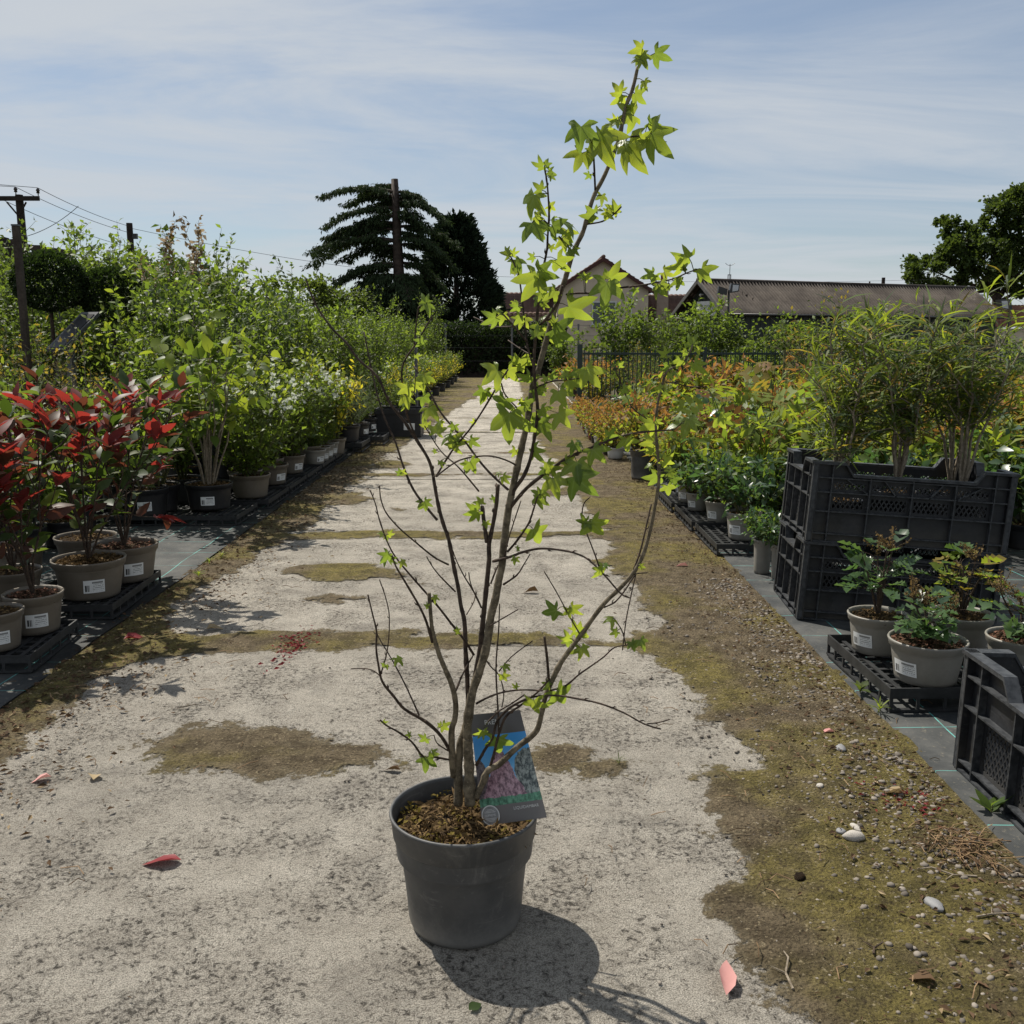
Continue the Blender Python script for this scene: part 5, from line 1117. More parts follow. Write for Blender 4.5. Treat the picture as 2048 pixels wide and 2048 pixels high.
pb=m_.pbr(top,.36,m_.bump(m_.math('ADD',m_.math('MULTIPLY',vn,.5),m_.noise(120,3)),.25,.002),.5,link=False); tb=m_.n('ShaderNodeBsdfTranslucent'); m_.l(tr,tb.inputs[0]); xs=m_.n('ShaderNodeMixShader'); xs.inputs[0].default_value=.58; m_.l(pb,xs.inputs[1]); m_.l(tb.outputs[0],xs.inputs[2]); m_.l(xs.outputs[0],m_.out.inputs[0]); STAR=m_.m
for L in LEAVES:
    A=Vector(L[:3])-o3; B=Vector(L[3:6])-o3; T=Vector(L[6:9])-o3; y=T-B; s=y.length*.92; y.normalize()
    view=(Vector((0,0,1.15))-o3-B).normalized()
    n=(view*1.0+Vector((rt.uniform(-.5,.5),rt.uniform(-.2,.2),rt.uniform(.9,1.7) if rt.random()<.26 else rt.uniform(-.75,-.05)))).normalized(); n=(n-y*n.dot(y)).normalized(); x=y.cross(n)
    SV,SF,SVV=star_leaf(rt); k=rt.uniform(.08,.48); wv=rt.uniform(-.25,.25); W=[]
    for (a,b,c) in SV:
        c=c-k*(a*a+max(b,0)**2*.8)+wv*a*b
        W.append(B+(x*a+y*b+n*c)*s)
    me=trimesh('leaf',[tuple(q) for q in W],SF,STAR,np.full(len(W),rt.random()),True,{'vein':SVV})
    lf=link('leaf',me,TREE)
    d=(B-A)
    if d.length>.004: link('leaf_stalk',MB().tube([A,A+d*.5+Vector((0,0,.1*d.length)),B],[.0009,.0008,.0007],4).me('leaf_stalk',BARK_G,True),lf)
# printed tag tucked in behind the trunks
TAG=empty('plant_tag',(0,0,0),0,'printed plant tag with pink tree picture standing in the charcoal pot','plant tag')
bl,br,tr_,tl=Vector((-.0585,1.78,.207)),Vector((.0665,1.735,.249)),Vector((.0155,1.825,.43)),Vector((-.084,1.85,.41))
def tagp(u,v,o=0):
    nn=((br-bl).cross(tl-bl)).normalized(); b=(bl.lerp(br,u)).lerp(tl.lerp(tr_,u),v); return b+nn*(o+.006*math.sin(u*math.pi)*v)
V=[];F=[];N_=8
for k in (0,1):
    for j in range(N_+1):
        for i in range(N_+1): V.append(tagp(i/N_,j/N_,-.0007*k))
q=N_+1
for j in range(N_):
    for i in range(N_): F.append((j*q+i,j*q+i+1,(j+1)*q+i+1,(j+1)*q+i))
nf=len(F); F+=[tuple(v+q*q for v in f[::-1]) for f in F]
me=mesh('card',V,F,TAGM,True); uv=me.uv_layers.new(name='UV')
for pl in me.polygons:
    for li in pl.loop_indices:
        vi=me.loops[li].vertex_index%(q*q); uv.data[li].uv=((vi%q)/N_,(vi//q)/N_)
link('card',me,TAG)
def text(body,size,mat,mtx,parent,name='lettering',align='CENTER',ext=.0):
    c=bpy.data.curves.new(name,'FONT'); c.body=body; c.size=size; c.align_x=align; c.align_y='CENTER'; c.extrude=ext; c.materials.append(mat); c.resolution_u=2
    o=bpy.data.objects.new(name,c); COL.objects.link(o); dg=bpy.context.evaluated_depsgraph_get(); me=bpy.data.meshes.new_from_object(o.evaluated_get(dg)); bpy.data.objects.remove(o); me.name=name
    o=bpy.data.objects.new(name,me); COL.objects.link(o); o.parent=parent; o.matrix_local=mtx; return o
def tagmtx(u,v,o=.0012):
    x=(tagp(u+.05,v)-tagp(u-.05,v)).normalized(); y=(tagp(u,v+.05)-tagp(u,v-.05)); y=(y-x*y.dot(x)).normalized(); z=x.cross(y); p=tagp(u,v,o); m=Matrix((x,y,z)).transposed().to_4x4(); m.translation=p; return m
text('LIQUIDAMBAR',.0082,TEXTW,tagmtx(.735,.120),TAG); text('PREM',.0135,TEXTW,tagmtx(.44,.915),TAG); text('ST',.0075,TEXTW,tagmtx(.56,.855),TAG)
mt=tagmtx(.16,.085,.0016)
ring=MB(); NR=40
for i in range(NR):
    a0,a1=6.2832*i/NR,6.2832*(i+1)/NR; r0,r1=.0172,.0196
    ring.add([mt@Vector((r0*math.cos(a0),r0*math.sin(a0),0)),mt@Vector((r1*math.cos(a0),r1*math.sin(a0),0)),mt@Vector((r1*math.cos(a1),r1*math.sin(a1),0)),mt@Vector((r0*math.cos(a1),r0*math.sin(a1),0))],[(0,1,2,3)])
seal=ring.build('seal',TEXTW,TAG)
disc=MB(); disc.add([mt@Vector((.0165*math.cos(6.2832*i/30),.0165*math.sin(6.2832*i/30),-.0006)) for i in range(30)],[tuple(range(30))]); disc.build('seal_disc',MARBLE_BAND,seal)
text('SUPREME',.0058,TEXTW,tagmtx(.16,.085,.0022),seal)
mb=MB()
for s in (-1,1):
    for i in range(3): 
        yy=s*(.006+.0025*i); hw=.0115-.003*i; mb.add([mt@Vector((-hw,yy-.0004,.0002)),mt@Vector((hw,yy-.0004,.0002)),mt@Vector((hw,yy+.0004,.0002)),mt@Vector((-hw,yy+.0004,.0002))],[(0,1,2,3)])
mb.build('seal_lines',TEXTW,seal)

# ---------------------------------------------------------------- shrubs
def grow(rng,h,r,ns,start=.3,twigs=5,tw=.3,gap=.03,jit=.012,base=.03,arch=0.,vase=1.3,per=1,topflat=.3,hlo=.72):
    """stems fanning up from a base; returns stem paths and leaf points/directions along them"""
    paths=[];P=[];T=[]
    for i in range(ns):
        a=rng.random()*6.283; q=math.sqrt(rng.random()); hh=h*rng.uniform(hlo,1.03)*(1-topflat*q*q); ex,ey=q*r*math.cos(a),q*r*math.sin(a)
        n=7; t=np.linspace(0,1,n); wob=rng.normal(0,.02*h,(n,2))*t[:,None]
        pts=np.stack([base*math.cos(a)+ex*t**vase+wob[:,0],base*math.sin(a)+ey*t**vase+wob[:,1],hh*(t-arch*q*t**3)],1)
        paths.append((pts,.0035+.0035*h,.0012)); segs=[(pts,start)]
        for k in range(twigs):
            u=rng.uniform(start,.95); j=min(int(u*(n-1)),n-2); f=u*(n-1)-j; b=pts[j]*(1-f)+pts[j+1]*f
            d=rng.normal(size=3); d[2]=abs(d[2])*.6+.35; d[:2]+=np.array([math.cos(a),math.sin(a)])*.5*q; d/=np.linalg.norm(d); l=h*tw*rng.uniform(.5,1)*(1.15-u*.5)
            tp=np.stack([b,b+d*l*.5,b+d*l+np.array([0,0,.05*l])]); paths.append((tp,.0022,.0008)); segs.append((tp,.1))
        for pts_,s0 in segs:
            L=np.linalg.norm(np.diff(pts_,axis=0),axis=1); c=np.concatenate([[0],np.cumsum(L)]); tot=c[-1]; m=max(2,int(tot*(1-s0)/gap))
            ss=np.linspace(tot*s0,tot,m); xyz=np.stack([np.interp(ss,c,pts_[:,k]) for k in range(3)],1)
            dr=np.gradient(xyz,axis=0); dr=nrm(dr)
            for _ in range(per):
                P.append(xyz+rng.normal(0,jit,xyz.shape)); side=unit(rng,m); T.append(nrm(dr*.55+side*.8))
    return paths,np.concatenate(P),np.concatenate(T)
def leafN(rng,T,up=.8):
    N=rng.normal(0,.5,T.shape); N[:,2]+=up; return N
PROTO={}
def proto(key,nvar,fn):
    PROTO[key]=[fn(np.random.default_rng(abs(hash_(key))%9999+i)) for i in range(nvar)]
def hash_(s): 
    h=7
    for c in s: h=(h*31+ord(c))&0xffffff
    return h
def bushy(h,r,ns,leafmats,tm,ll,bark=None,droop=0,up=.8,topmat=None,flow=None,**k):
    """leafmats: [(material, share)]; topmat: (material, fraction of height above which it is used)"""
    def f(rng):
        paths,P,T=grow(rng,h,r,ns,**k); T=T.copy(); T[:,2]-=droop; N=leafN(rng,T,up); S=ll*rng.uniform(.6,1.15,len(P)); out=[]
        pick=rng.random(len(P)); hi=np.zeros(len(P),bool)
        if topmat:
            loc=P[:,2]/(h*(1-.3*np.minimum(1,(np.hypot(P[:,0],P[:,1])/r)**2))); hi=loc+rng.normal(0,.07,len(P))>topmat[1]
            if hi.any(): out.append(scatter('foliage',tm,P[hi],T[hi],N[hi],S[hi],topmat[0],rng,True))
        c=0
        for m,s in leafmats:
            q=(~hi)&(pick>=c)&(pick<c+s); c+=s
            if q.any(): out.append(scatter('foliage',tm,P[q],T[q],N[q],S[q],m,rng,True))
        if flow:
            fm,n,sz,zmin=flow; idx=np.where(P[:,2]>h*zmin)[0]; idx=rng.choice(idx,min(n,len(idx)),False); Pf=[];Tf=[]
            for i_ in idx:
                k_=5; Pf.append(np.repeat(P[i_][None]+T[i_]*ll*.5,k_,0)); Tf.append(nrm(unit(rng,k_)+np.array([0,0,.6])))
            Pf=np.concatenate(Pf);Tf=np.concatenate(Tf); out.append(scatter('blossom',T_two(.45,.15),Pf,Tf,unit(rng,len(Pf)),np.full(len(Pf),sz),fm,rng))
        return tubes_np(paths,bark or BARK_G,'stems',4),out
    return f
def place(key,x,y,label,group=None,pot=None,rz=None,sc=1.,i=0,name='potted_shrub',cat='shrub',z=.012,stick=None,top=None,tilt=(0,0)):
    v=PROTO[key][i%len(PROTO[key])]; rr=random.Random(x*91+y*37); rz=rr.random()*6.283 if rz is None else rz
    t=empty(name,(x,y,z),0,label,cat,group)
    z0=0
    if pot:
        mat,r,h,tp=pot; potted(t,r,h,mat,tp,stick,top); z0=h*.86
    s=link('stems',v[0],t,(0,0,z0),(tilt[0],tilt[1],rz),sc)
    for m in v[1]:
        f=link(m.name.split('.')[0],m,t,(0,0,z0),(tilt[0],tilt[1],rz),sc); f['kind']='stuff'
    return t
def leaves_as_parts(t,P,T,N,S,meshes,rng,z0=0,name='leaf',par=None):
    """every leaf an object of its own"""
    for p,tt,n,s in zip(P,T,N,S):
        y=Vector(tt).normalized(); nn=Vector(n); zz=(nn-y*nn.dot(y)).normalized(); x=y.cross(zz); m=Matrix((x*s,y*s,zz*s)).transposed().to_4x4(); m.translation=Vector(p)+Vector((0,0,z0))
        me=meshes[int(rng.integers(len(meshes)))]; o=bpy.data.objects.new(name,me); COL.objects.link(o); o.parent=t; o.matrix_local=m
def leaf_variants(tm,mats,name='leaf'):
    out=[]
    for k,m in enumerate(mats):
        V,F=tm; V=V.copy(); V[:,2]-=.10*(k%3)*V[:,1]**2; out.append(trimesh(name,V,F,m,np.full(len(V),(k*.37)%1),True))
    return out

# ---- red leaved shrubs at the front left (every leaf a part)
TPH=T_ellip(.22,.07,.18)
RED_L=leaf_variants(TPH,[LF_RED,LF_RED,LF_BRONZE,LF_RED,LF_BRONZE]); DK_L=leaf_variants(TPH,[LF_DKGREEN,LF_BRONZE,LF_OLIVE,LF_DKGREEN,LF_BRONZE,LF_DKGREEN])
def photinia(x,y,r,h,label,seed,ht,spread,nst,lean=(0,0),stick=None,z=.066,top=None,off=0):
    rng=np.random.default_rng(seed); t=empty('red_leaved_shrub',(x,y,z),0,label,'shrub','red leaved shrubs in taupe pots'); potted(t,r,h,POT_BEIGE,.8,stick,top); z0=h*.86
    paths=[];tips=[];mids=[]
    for i in range(nst):
        a=6.283*(i+rng.random()*.6)/nst; q=spread*rng.uniform(.35,1); hh=ht*rng.uniform(.62,1.)
        k=np.linspace(0,1,6); pts=np.stack([(lean[0]*hh+q*math.cos(a))*k**1.2,(lean[1]*hh+q*math.sin(a))*k**1.2,hh*k**.95],1)+rng.normal(0,.012,(6,3))*k[:,None]; paths.append((pts,.0055,.0022)); tips.append((pts[-1],pts[-1]-pts[-2])); mids+=[(pts[j]*(1-f)+pts[j+1]*f,pts[j+1]-pts[j]) for j in (1,2,3,4) for f in (.1,.4,.7)]
        for u in range(3):
            j=int(rng.integers(2,5)); d=nrm((pts[j]-pts[j-1])[None]+rng.normal(0,.07,(1,3)))[0]; l=ht*rng.uniform(.16,.32); tp=np.stack([pts[j],pts[j]+d*l*.5,pts[j]+d*l+np.array([0,0,.03])]); paths.append((tp,.003,.0016)); tips.append((tp[-1],tp[-1]-tp[-2])); mids+=[(tp[0]*(1-f)+tp[1]*f,tp[1]-tp[0]) for f in (.5,.9)]
    link('stems',tubes_np(paths,BARK_D,'stems',6),t,(0,0,z0))
    for pos,d in tips:
        n=int(rng.integers(4,7)); d=nrm(d[None])[0]; a=rng.random()*6.28+np.arange(n)*2.4; e=np.stack([np.cos(a),np.sin(a),np.zeros(n)],1)
        T=nrm(d*1.0+e*rng.uniform(.45,1.0,(n,1))); N=nrm(-e*.8+np.array([0,0,.9])+rng.normal(0,.25,(n,3))); P=pos-d*.008*np.arange(n)[:,None]
        leaves_as_parts(t,P,T,N,rng.uniform(.07,.120,n),RED_L if rng.random()<.72 else DK_L,rng,z0)
    for pos,d in mids:
        n=int(rng.random()<.8); e=unit(rng,n); e[:,2]=abs(e[:,2])*.4; T=nrm(nrm(d[None])*.3+e); leaves_as_parts(t,np.repeat(pos[None],n,0),T,leafN(rng,T),rng.uniform(.065,.11,n),DK_L,rng,z0)
    return t
photinia(-1.813,4.076,.150,.165,'wide red leaved shrub in the front taupe pot on the second left tray',1,.80,.34,5,(.0,0),R(30))
photinia(-1.776,4.370,.148,.165,'tall red leaved shrub in the taupe pot topped with pink bark chips',2,.72,.34,5,(.12,0),R(38),top=MULCH2)
photinia(-1.80,3.555,.105,.15,'red leaved shrub in a small taupe pot at the front left tray',3,.70,.26,4,(-.05,0),R(30),top=MULCH2)
photinia(-1.84,3.345,.098,.14,'red leaved shrub in the taupe pot nearest the camera at the left edge',4,.52,.2,3,(-.1,.1),R(35))
photinia(-2.06,3.92,.11,.15,'red leaved shrub behind the front taupe pot, half hidden by foliage',5,.62,.25,4,(-.05,0))
photinia(-2.03,4.55,.14,.165,'red leaved shrub in the rear pot of the second left tray',6,.78,.32,5,(.05,.1))
photinia(-2.10,3.62,.11,.15,'red leaved shrub at the left edge behind the small taupe pots',7,.66,.3,4,(0,0))
photinia(-2.25,4.30,.13,.165,'red leaved shrub farthest left behind the second tray',8,.62,.3,4,(-.1,0))

# ---- species
proto('weigela',3,bushy(.72,.36,12,[(LF_MID,.55),(LF_BRIGHT,.45)],T_ellip(.24,.05,.15),.050,start=.35,twigs=5,tw=.35,gap=.027,topmat=(LF_LIME,.93)))
proto('philad',3,bushy(.70,.30,13,[(LF_OLIVE,.5),(LF_BRIGHT,.5)],T_rhomb(.27,.06,.12),.048,start=.04,twigs=9,tw=.36,gap=.018,flow=(LF_FLOWER,30,.030,.5),topmat=(LF_LIME,.9)))
proto('willow',4,bushy(1.60,.42,16,[(LF_OLIVE,.45),(LF_MID,.35),(LF_BRIGHT,.2)],T_rhomb(.23,.05,.15),.074,start=.10,twigs=12,tw=.22,gap=.027,topmat=(LF_BRIGHT,.93),topflat=.25,vase=1.1))
proto('darkbush',2,bushy(1.5,.42,14,[(LF_DKGREEN,.6),(LF_MID,.4)],T_rhomb(.27,.06,.12),.060,start=.1,twigs=14,tw=.25,gap=.026,hlo=.8))
proto('weigtall',2,bushy(1.55,.42,13,[(LF_BRIGHT,.6),(LF_LIME,.4)],T_ellip(.25,.05,.15),.075,start=.3,twigs=8,tw=.25,gap=.040,hlo=.8))
proto('seedy2',2,bushy(1.55,.40,15,[(LF_GREY,.55),(LF_DKGREEN,.45)],T_blade(.08,.2),.075,start=.1,twigs=11,tw=.25,gap=.022,hlo=.8))
proto('broad',3,bushy(1.7,.50,14,[(LF_MID,.6),(LF_OLIVE,.4)],T_rhomb(.28,.07,.12),.056,start=.12,twigs=17,tw=.25,gap=.024,hlo=.82,topmat=(LF_BRIGHT,.9)))
proto('lightsmall',3,bushy(.62,.34,14,[(LF_BRIGHT,.65),(LF_MID,.35)],T_rhomb(.30,.06,.12),.044,start=.12,twigs=8,tw=.35,gap=.021,topmat=(LF_LIME,.9)))
proto('golden',2,bushy(.48,.26,18,[(LF_LIME,.45),(LF_YELLOW,.55)],T_rhomb(.2,.05,.12),.042,start=.1,twigs=6,tw=.4,gap=.020,topmat=(LF_YELLOW,.62)))
proto('greyleaf',2,bushy(.46,.24,26,[(LF_GREY,1.)],T_blade(.05,.15),.040,start=.1,twigs=5,tw=.4,gap=.013,up=.2))
proto('spire',2,bushy(2.05,.24,6,[(LF_DKGREEN,.5),(LF_MID,.5)],T_rhomb(.28,.06,.12),.085,start=.2,twigs=12,tw=.13,gap=.030))
proto('maroon',2,bushy(1.25,.22,8,[(LF_PURPLE,1.)],T_rhomb(.28,.06,.12),.05,start=.25,twigs=8,tw=.2,gap=.026))
proto('seedy',1,bushy(2.0,.09,5,[(LF_SEED,.65),(LF_BROWNFL,.35)],T_rhomb(.34,.1,.2),.055,bark=BARK_D,start=.70,twigs=12,tw=.07,gap=.017,hlo=.9,topflat=.1))
proto('amberbush',2,bushy(1.3,.42,12,[(LF_OLIVE,.6),(LF_AMBER,.4)],T_rhomb(.26,.07,.12),.05,bark=BARK_P,start=.3,twigs=9,tw=.25,gap=.036))
proto('cone',2,bushy(1.5,.30,26,[(LF_MID,.5),(LF_OLIVE,.5)],T_rhomb(.25,.06,.1),.05,start=.05,twigs=9,tw=.16,gap=.032,topflat=.85,vase=.8))
proto('mound',3,bushy(.85,.45,14,[(LF_MID,.5),(LF_OLIVE,.5)],T_rhomb(.25,.07,.12),.05,start=.1,twigs=8,tw=.35,gap=.032,topmat=(LF_BRIGHT,.88)))
proto('fern',4,bushy(.40,.27,9,[(LF_OLIVE,.45),(LF_LIME,.3),(LF_BRIGHT,.25)],T_rhomb(.17,.06,.22),.066,start=.25,twigs=8,tw=.6,gap=.016,arch=.25,vase=.9,topmat=(LF_LIME,.88)))
proto('fernamber',3,bushy(.44,.27,9,[(LF_LIME,.5),(LF_AMBER,.5)],T_rhomb(.19,.06,.22),.070,start=.25,twigs=8,tw=.6,gap=.017,arch=.2,vase=.9,topmat=(LF_ORANGE,.88)))
proto('ferndark',3,bushy(.34,.26,9,[(LF_TEAL,.7),(LF_MID,.3)],T_rhomb(.24,.06,.2),.062,start=.2,twigs=7,tw=.6,gap=.018,arch=.25,vase=.9))
proto('spiraea',2,bushy(.24,.20,16,[(LF_LIME,.5),(LF_AMBER,.5)],T_two(.25),.036,start=.1,twigs=5,tw=.5,gap=.016,topmat=(LF_ORANGE,.85)))
proto('bigbush',3,bushy(2.0,.95,16,[(LF_MID,.55),(LF_OLIVE,.45)],T_rhomb(.3,.07,.12),.11,start=.12,twigs=20,tw=.28,gap=.046,hlo=.8,topmat=(LF_BRIGHT,.88)))  # brighter top leaves paint the sunlit crown into the leaf colour
def ball_proto(rng):
    n=6500; u=unit(rng,n); P=u*(.27*(.78+.25*rng.random((n,1))**.5))*np.array([1.1,1.1,.9])+np.array([0,0,1.45]); T=nrm(u+unit(rng,n)*.8)
    return tubes_np([(np.array([[0,0,0],[.01,0,.5],[0,.01,1.4]]),.022,.016)],BARK_D,'stems',6),[scatter('foliage',T_two(.3),P,T,u+unit(rng,n)*.6,.038*rng.uniform(.7,1.2,n),LF_DARK,rng)]
proto('ball',2,ball_proto)
BK=(POT_BLACK,.14,.17,.84); BKS=(POT_BLACK,.12,.15,.84); BG=(POT_BEIGE,.125,.15,.8); ST=(POT_STONE,.10,.13,.8)

# ---- left rows
ORD=['first','second','third','fourth','fifth','sixth','seventh','eighth','ninth','tenth','eleventh','twelfth','thirteenth','fourteenth','fifteenth','sixteenth','seventeenth','eighteenth','nineteenth','twentieth']
# big leafy plant with bare stems in the black pot at the tray corner: its larger leaves are parts
rng=np.random.default_rng(77); t=empty('potted_shrub',(-1.955,6.22,.075),0,'tall leafy shrub with bare pale lower stems in a labelled black pot','shrub'); potted(t,.15,.165,POT_BLACK,.84,R(12))
paths,P,T=grow(rng,1.26,.38,15,start=.42,twigs=4,tw=.25,gap=.05,vase=1.15); link('stems',tubes_np(paths,BARK_P,'stems',5),t,(0,0,.14))
T[:,2]-=.25; idx=rng.permutation(len(P)); BIGL=leaf_variants(T_ellip(.28,.05,.22),[LF_BRIGHT,LF_LIME,LF_MID,LF_BRIGHT,LF_LIME]); a=idx[:270]; N=leafN(rng,T,.9)
leaves_as_parts(t,P[a],T[a],N[a],rng.uniform(.07,.125,len(a)),BIGL,rng,.14)
b=idx[270:]; f=link('foliage',scatter('foliage',T_ellip(.26,.05,.22),P[b],T[b],N[b],rng.uniform(.05,.09,len(b)),LF_MID,rng,True),t,(0,0,.14)); f['kind']='stuff'
for i,(x,y,k) in enumerate([(-2.28,6.2,'weigela'),(-2.30,6.05,'weigela'),(-2.52,6.25,'lightsmall')]): place(k,x,y,['green shrub in a black labelled pot left of the bare stemmed shrub','leafy shrub in a black pot at the front of the black tray','leafy shrub in a black pot at the left end of the black tray'][i],None,BK,sc=1.1,i=i,z=.065,stick=R(15))
for i in range(10):
    y=6.75+i*.31; x=-1.83 if i%2==0 else -1.95
    place('philad',x,y,'%s white flowered shrub from the black tray, in a taupe pot beside the path'%ORD[i],'white flowered shrubs along the left edge',BG if i%3 else (POT_BEIGE,.14,.16,.8),sc=1.14+.12*math.sin(i*2.1),i=i,z=.065,stick=R(55) if i%3 else None)
for i in range(4): place('lightsmall',-1.74,8.55+i*.22,'%s low white flowered plant in front of the left row, counting from the camera'%ORD[i],'low plants with white flowers',ST,sc=.42,i=i,z=.065,stick=R(50))
place('golden',-1.72,9.35,'golden yellow shrub beside the path at left',None,BG,sc=1.6,z=.065); place('golden',-1.95,9.8,'lime and gold shrub just behind the golden yellow one',None,BG,sc=1.1,i=1,z=.065)
place('greyleaf',-1.72,10.15,'grey green needle leaved shrub beside the path at left',None,BK,sc=1.35,z=.1); place('greyleaf',-1.85,10.5,'smaller grey needle leaved shrub behind the first',None,BK,sc=1.1,i=1,z=.1)
for i in range(5): place('mound',-1.68-.1*(i%2),10.7+i*.3,'%s low dark shrub in a black labelled pot beyond the grey leaved shrubs'%ORD[i],'small shrubs in black pots',BKS,sc=.42,i=i,z=.1,stick=R(60))
# large black tub
t=empty('potted_shrub',(-1.34,11.75,.012),0,'sparse shrub in a big square black tub with a white label beside the path','shrub')
MB().box(-.26,.26,-.22,.22,0,.30).box(-.28,.28,-.24,-.22,.27,.33).box(-.28,.28,.22,.24,.27,.33).box(-.28,-.26,-.22,.22,.27,.33).box(.26,.28,-.22,.22,.27,.33).build('tub',POT_BLACK,t); MB().box(.06,.19,-.226,-.221,.08,.16).build('label_card',WHITE,t)
link('stems',PROTO['mound'][0][0],t,(0,0,.3),None,.55)
for m in PROTO['mound'][0][1]: link('foliage',m,t,(0,0,.3),None,.55)['kind']='stuff'
# light green plants, far left, before the tall ones
for i,(x,y) in enumerate(sorted([(-2.75,5.0),(-3.15,5.2),(-2.5,5.35),(-2.9,5.6),(-3.35,5.75),(-2.65,5.85),(-3.1,6.3),(-3.6,6.2),(-2.75,6.6),(-3.4,6.9),(-3.9,6.7)],key=lambda q:q[1])):
    place('lightsmall',x,y,'light green shrub behind the red leaved shrubs, %s nearest the camera'%ORD[i],'light green shrubs at left',BKS,sc=1.05+.12*math.sin(i*1.7),i=i)
place('weigela',-2.62,5.12,'pale leaved upright shrub rising above its light green neighbours at the far left',None,BKS,sc=1.3)
for i,(x,y,s) in enumerate(sorted([(-2.35,6.9,.70),(-2.55,7.5,.90),(-2.35,8.1,.86),(-2.75,8.3,1.10),(-2.4,8.8,.92),(-2.95,9.0,1.18),(-2.45,9.5,1.0),(-2.9,9.8,1.25),(-2.4,10.3,.98),(-3.3,8.6,1.0),(-3.35,9.6,1.22),(-3.0,10.6,1.15),(-2.5,11.0,1.0),(-3.5,10.4,1.2),(-2.2,11.7,.95),(-2.7,12.0,1.05)],key=lambda q:q[1])):
    place(('willow','broad','willow','darkbush','weigtall','seedy2','willow','darkbush')[i%8],x,y,'tall shrub in the middle of the left beds, %s nearest the camera'%ORD[i],'tall shrubs in the middle of the left beds',BK,sc=s,i=i)
for i,(x,y,k,s,lab) in enumerate([(-3.2,7.4,'amberbush',.85,'sparse pale leaved bush beside the leaning sign board'),(-3.7,7.9,'amberbush',.9,'bushy pale leaved shrub left of the leaning sign board'),(-4.0,7.3,'mound',1.0,'round green shrub near the grey post'),
  (-3.25,10.0,'maroon',1.05,'dark red leaved shrub standing below the brown seed heads'),(-3.55,10.9,'seedy',1.28,'tall thin shrub with tan and brown seed heads against the sky'),(-3.75,10.2,'seedy',1.0,'shorter shrub with dry flower heads left of the tall seed heads'),
  (-4.3,9.3,'ball',1.05,'dark clipped ball shaped shrub behind the grey post'),(-3.85,9.6,'ball',.98,'second dark rounded shrub, right of the clipped ball'),
  (-3.9,11.6,'spire',1.18,'dark narrow upright shrub standing left of the tan seed heads'),(-3.2,11.8,'spire',1.10,'narrow upright shrub right of the tan seed heads'),(-2.9,12.8,'spire',1.05,'slim pointed shrub above the fine leaved ones'),(-2.35,13.6,'spire',.95,'thin upright shrub just left of the cedar')]):
    place(k,x,y,lab,None,BK,sc=s,i=i)
for i,(x,y,s) in enumerate(sorted([(-5.3,11.2,1.38),(-4.75,11.6,1.45),(-5.9,11.8,1.35),(-4.5,12.6,1.40),(-5.3,12.7,1.5),(-6.3,12.9,1.4),(-4.0,12.9,1.3),(-6.9,12.2,1.3),(-3.5,13.3,1.15),(-7.4,13.2,1.3),(-3.0,13.8,1.1),(-6.0,9.7,.9),(-5.4,9.0,.8),(-6.6,10.5,.95),(-4.3,10.4,1.15),(-5.0,10.2,1.1)],key=lambda q:q[1])):
    place('broad',x,y,'tall broad leaved shrub at the back of the left beds, %s nearest the camera'%ORD[i],'tall shrubs at the back of the left beds',BK,sc=s,i=i)
for i,(x,y) in enumerate([(-4.6,8.3),(-5.0,7.8),(-5.3,8.4),(-4.8,9.6)]): place('amberbush',x,y,'brownish open shrub under the concrete panel at left, %s of its cluster'%ORD[i],'brownish shrubs at the left edge',BK,sc=.95,i=i)
# far along the left of the path
k=0
for row,y in enumerate(np.arange(12.6,28.5,.85)):
    for j,x in enumerate((-1.75,-2.45,-3.2)):
        if j==0 and y<14: continue
        key=('mound','willow','broad','cone')[(k*7+j*3)%4] if j else ('mound','mound','philad','golden')[k%4]
        s={'mound':1.05,'willow':.95,'broad':.95,'cone':.95,'philad':1.2,'golden':1.4}[key]*(1+.03*j)*(1 if j else .9)
        place(key,x+.15*math.sin(k*3.1+j),y+.2*math.sin(k+j*2),'shrub in a black pot, %s from the path in the %s far row at left'%(ORD[j],ORD[row]),'shrubs in the far left row',BK,sc=s,i=k+j); k+=1
for i,(x,y,s,l) in enumerate([(-2.35,18.2,1.15,'narrow conical shrub in front of the dark conifer'),(-2.0,24.6,1.75,'pointed green conifer shrub close to the house roof'),(-3.1,23.5,1.9,'tall conical shrub below the cedar'),(-3.6,16.5,1.2,'round headed light green shrub in front of the cedar')]): place('cone' if i<3 else 'broad',x,y,l,None,BK,sc=s,i=i)

# ---- right beds
k=0
for r_,(y0,y1) in enumerate(((4.72,10.6),)*1):
    for rn,y in enumerate(np.arange(5.2,12.2,.44)):
        for cn,x in enumerate(np.arange(1.75,7.6,.50)):
            if x<1.6+.0 or (y<5.35 and x<2.2): continue
            xx=x+.12*math.sin(k*2.3); yy=y+.12*math.sin(k*1.3+1)
            if xx/yy>.62: continue
            key=('fern','fernamber','fern','ferndark','fernamber','fern','ferndark')[(k*5+int(x*3))%7]
            place(key,xx,yy,{'fern':'yellow green ferny plant','fernamber':'ferny plant with orange tips','ferndark':'blue green ferny plant'}[key]+', %s from the path in the %s row beyond crates'%(ORD[cn],ORD[rn]),{'fern':'yellow green ferny plants at right','fernamber':'orange tipped ferny plants at right','ferndark':'blue green ferny plants at right'}[key],(POT_BLACK,.11,.14,.84),sc=1.45+.35*math.sin(k*1.9),i=k,name='ferny_plant',cat='plant'); k+=1
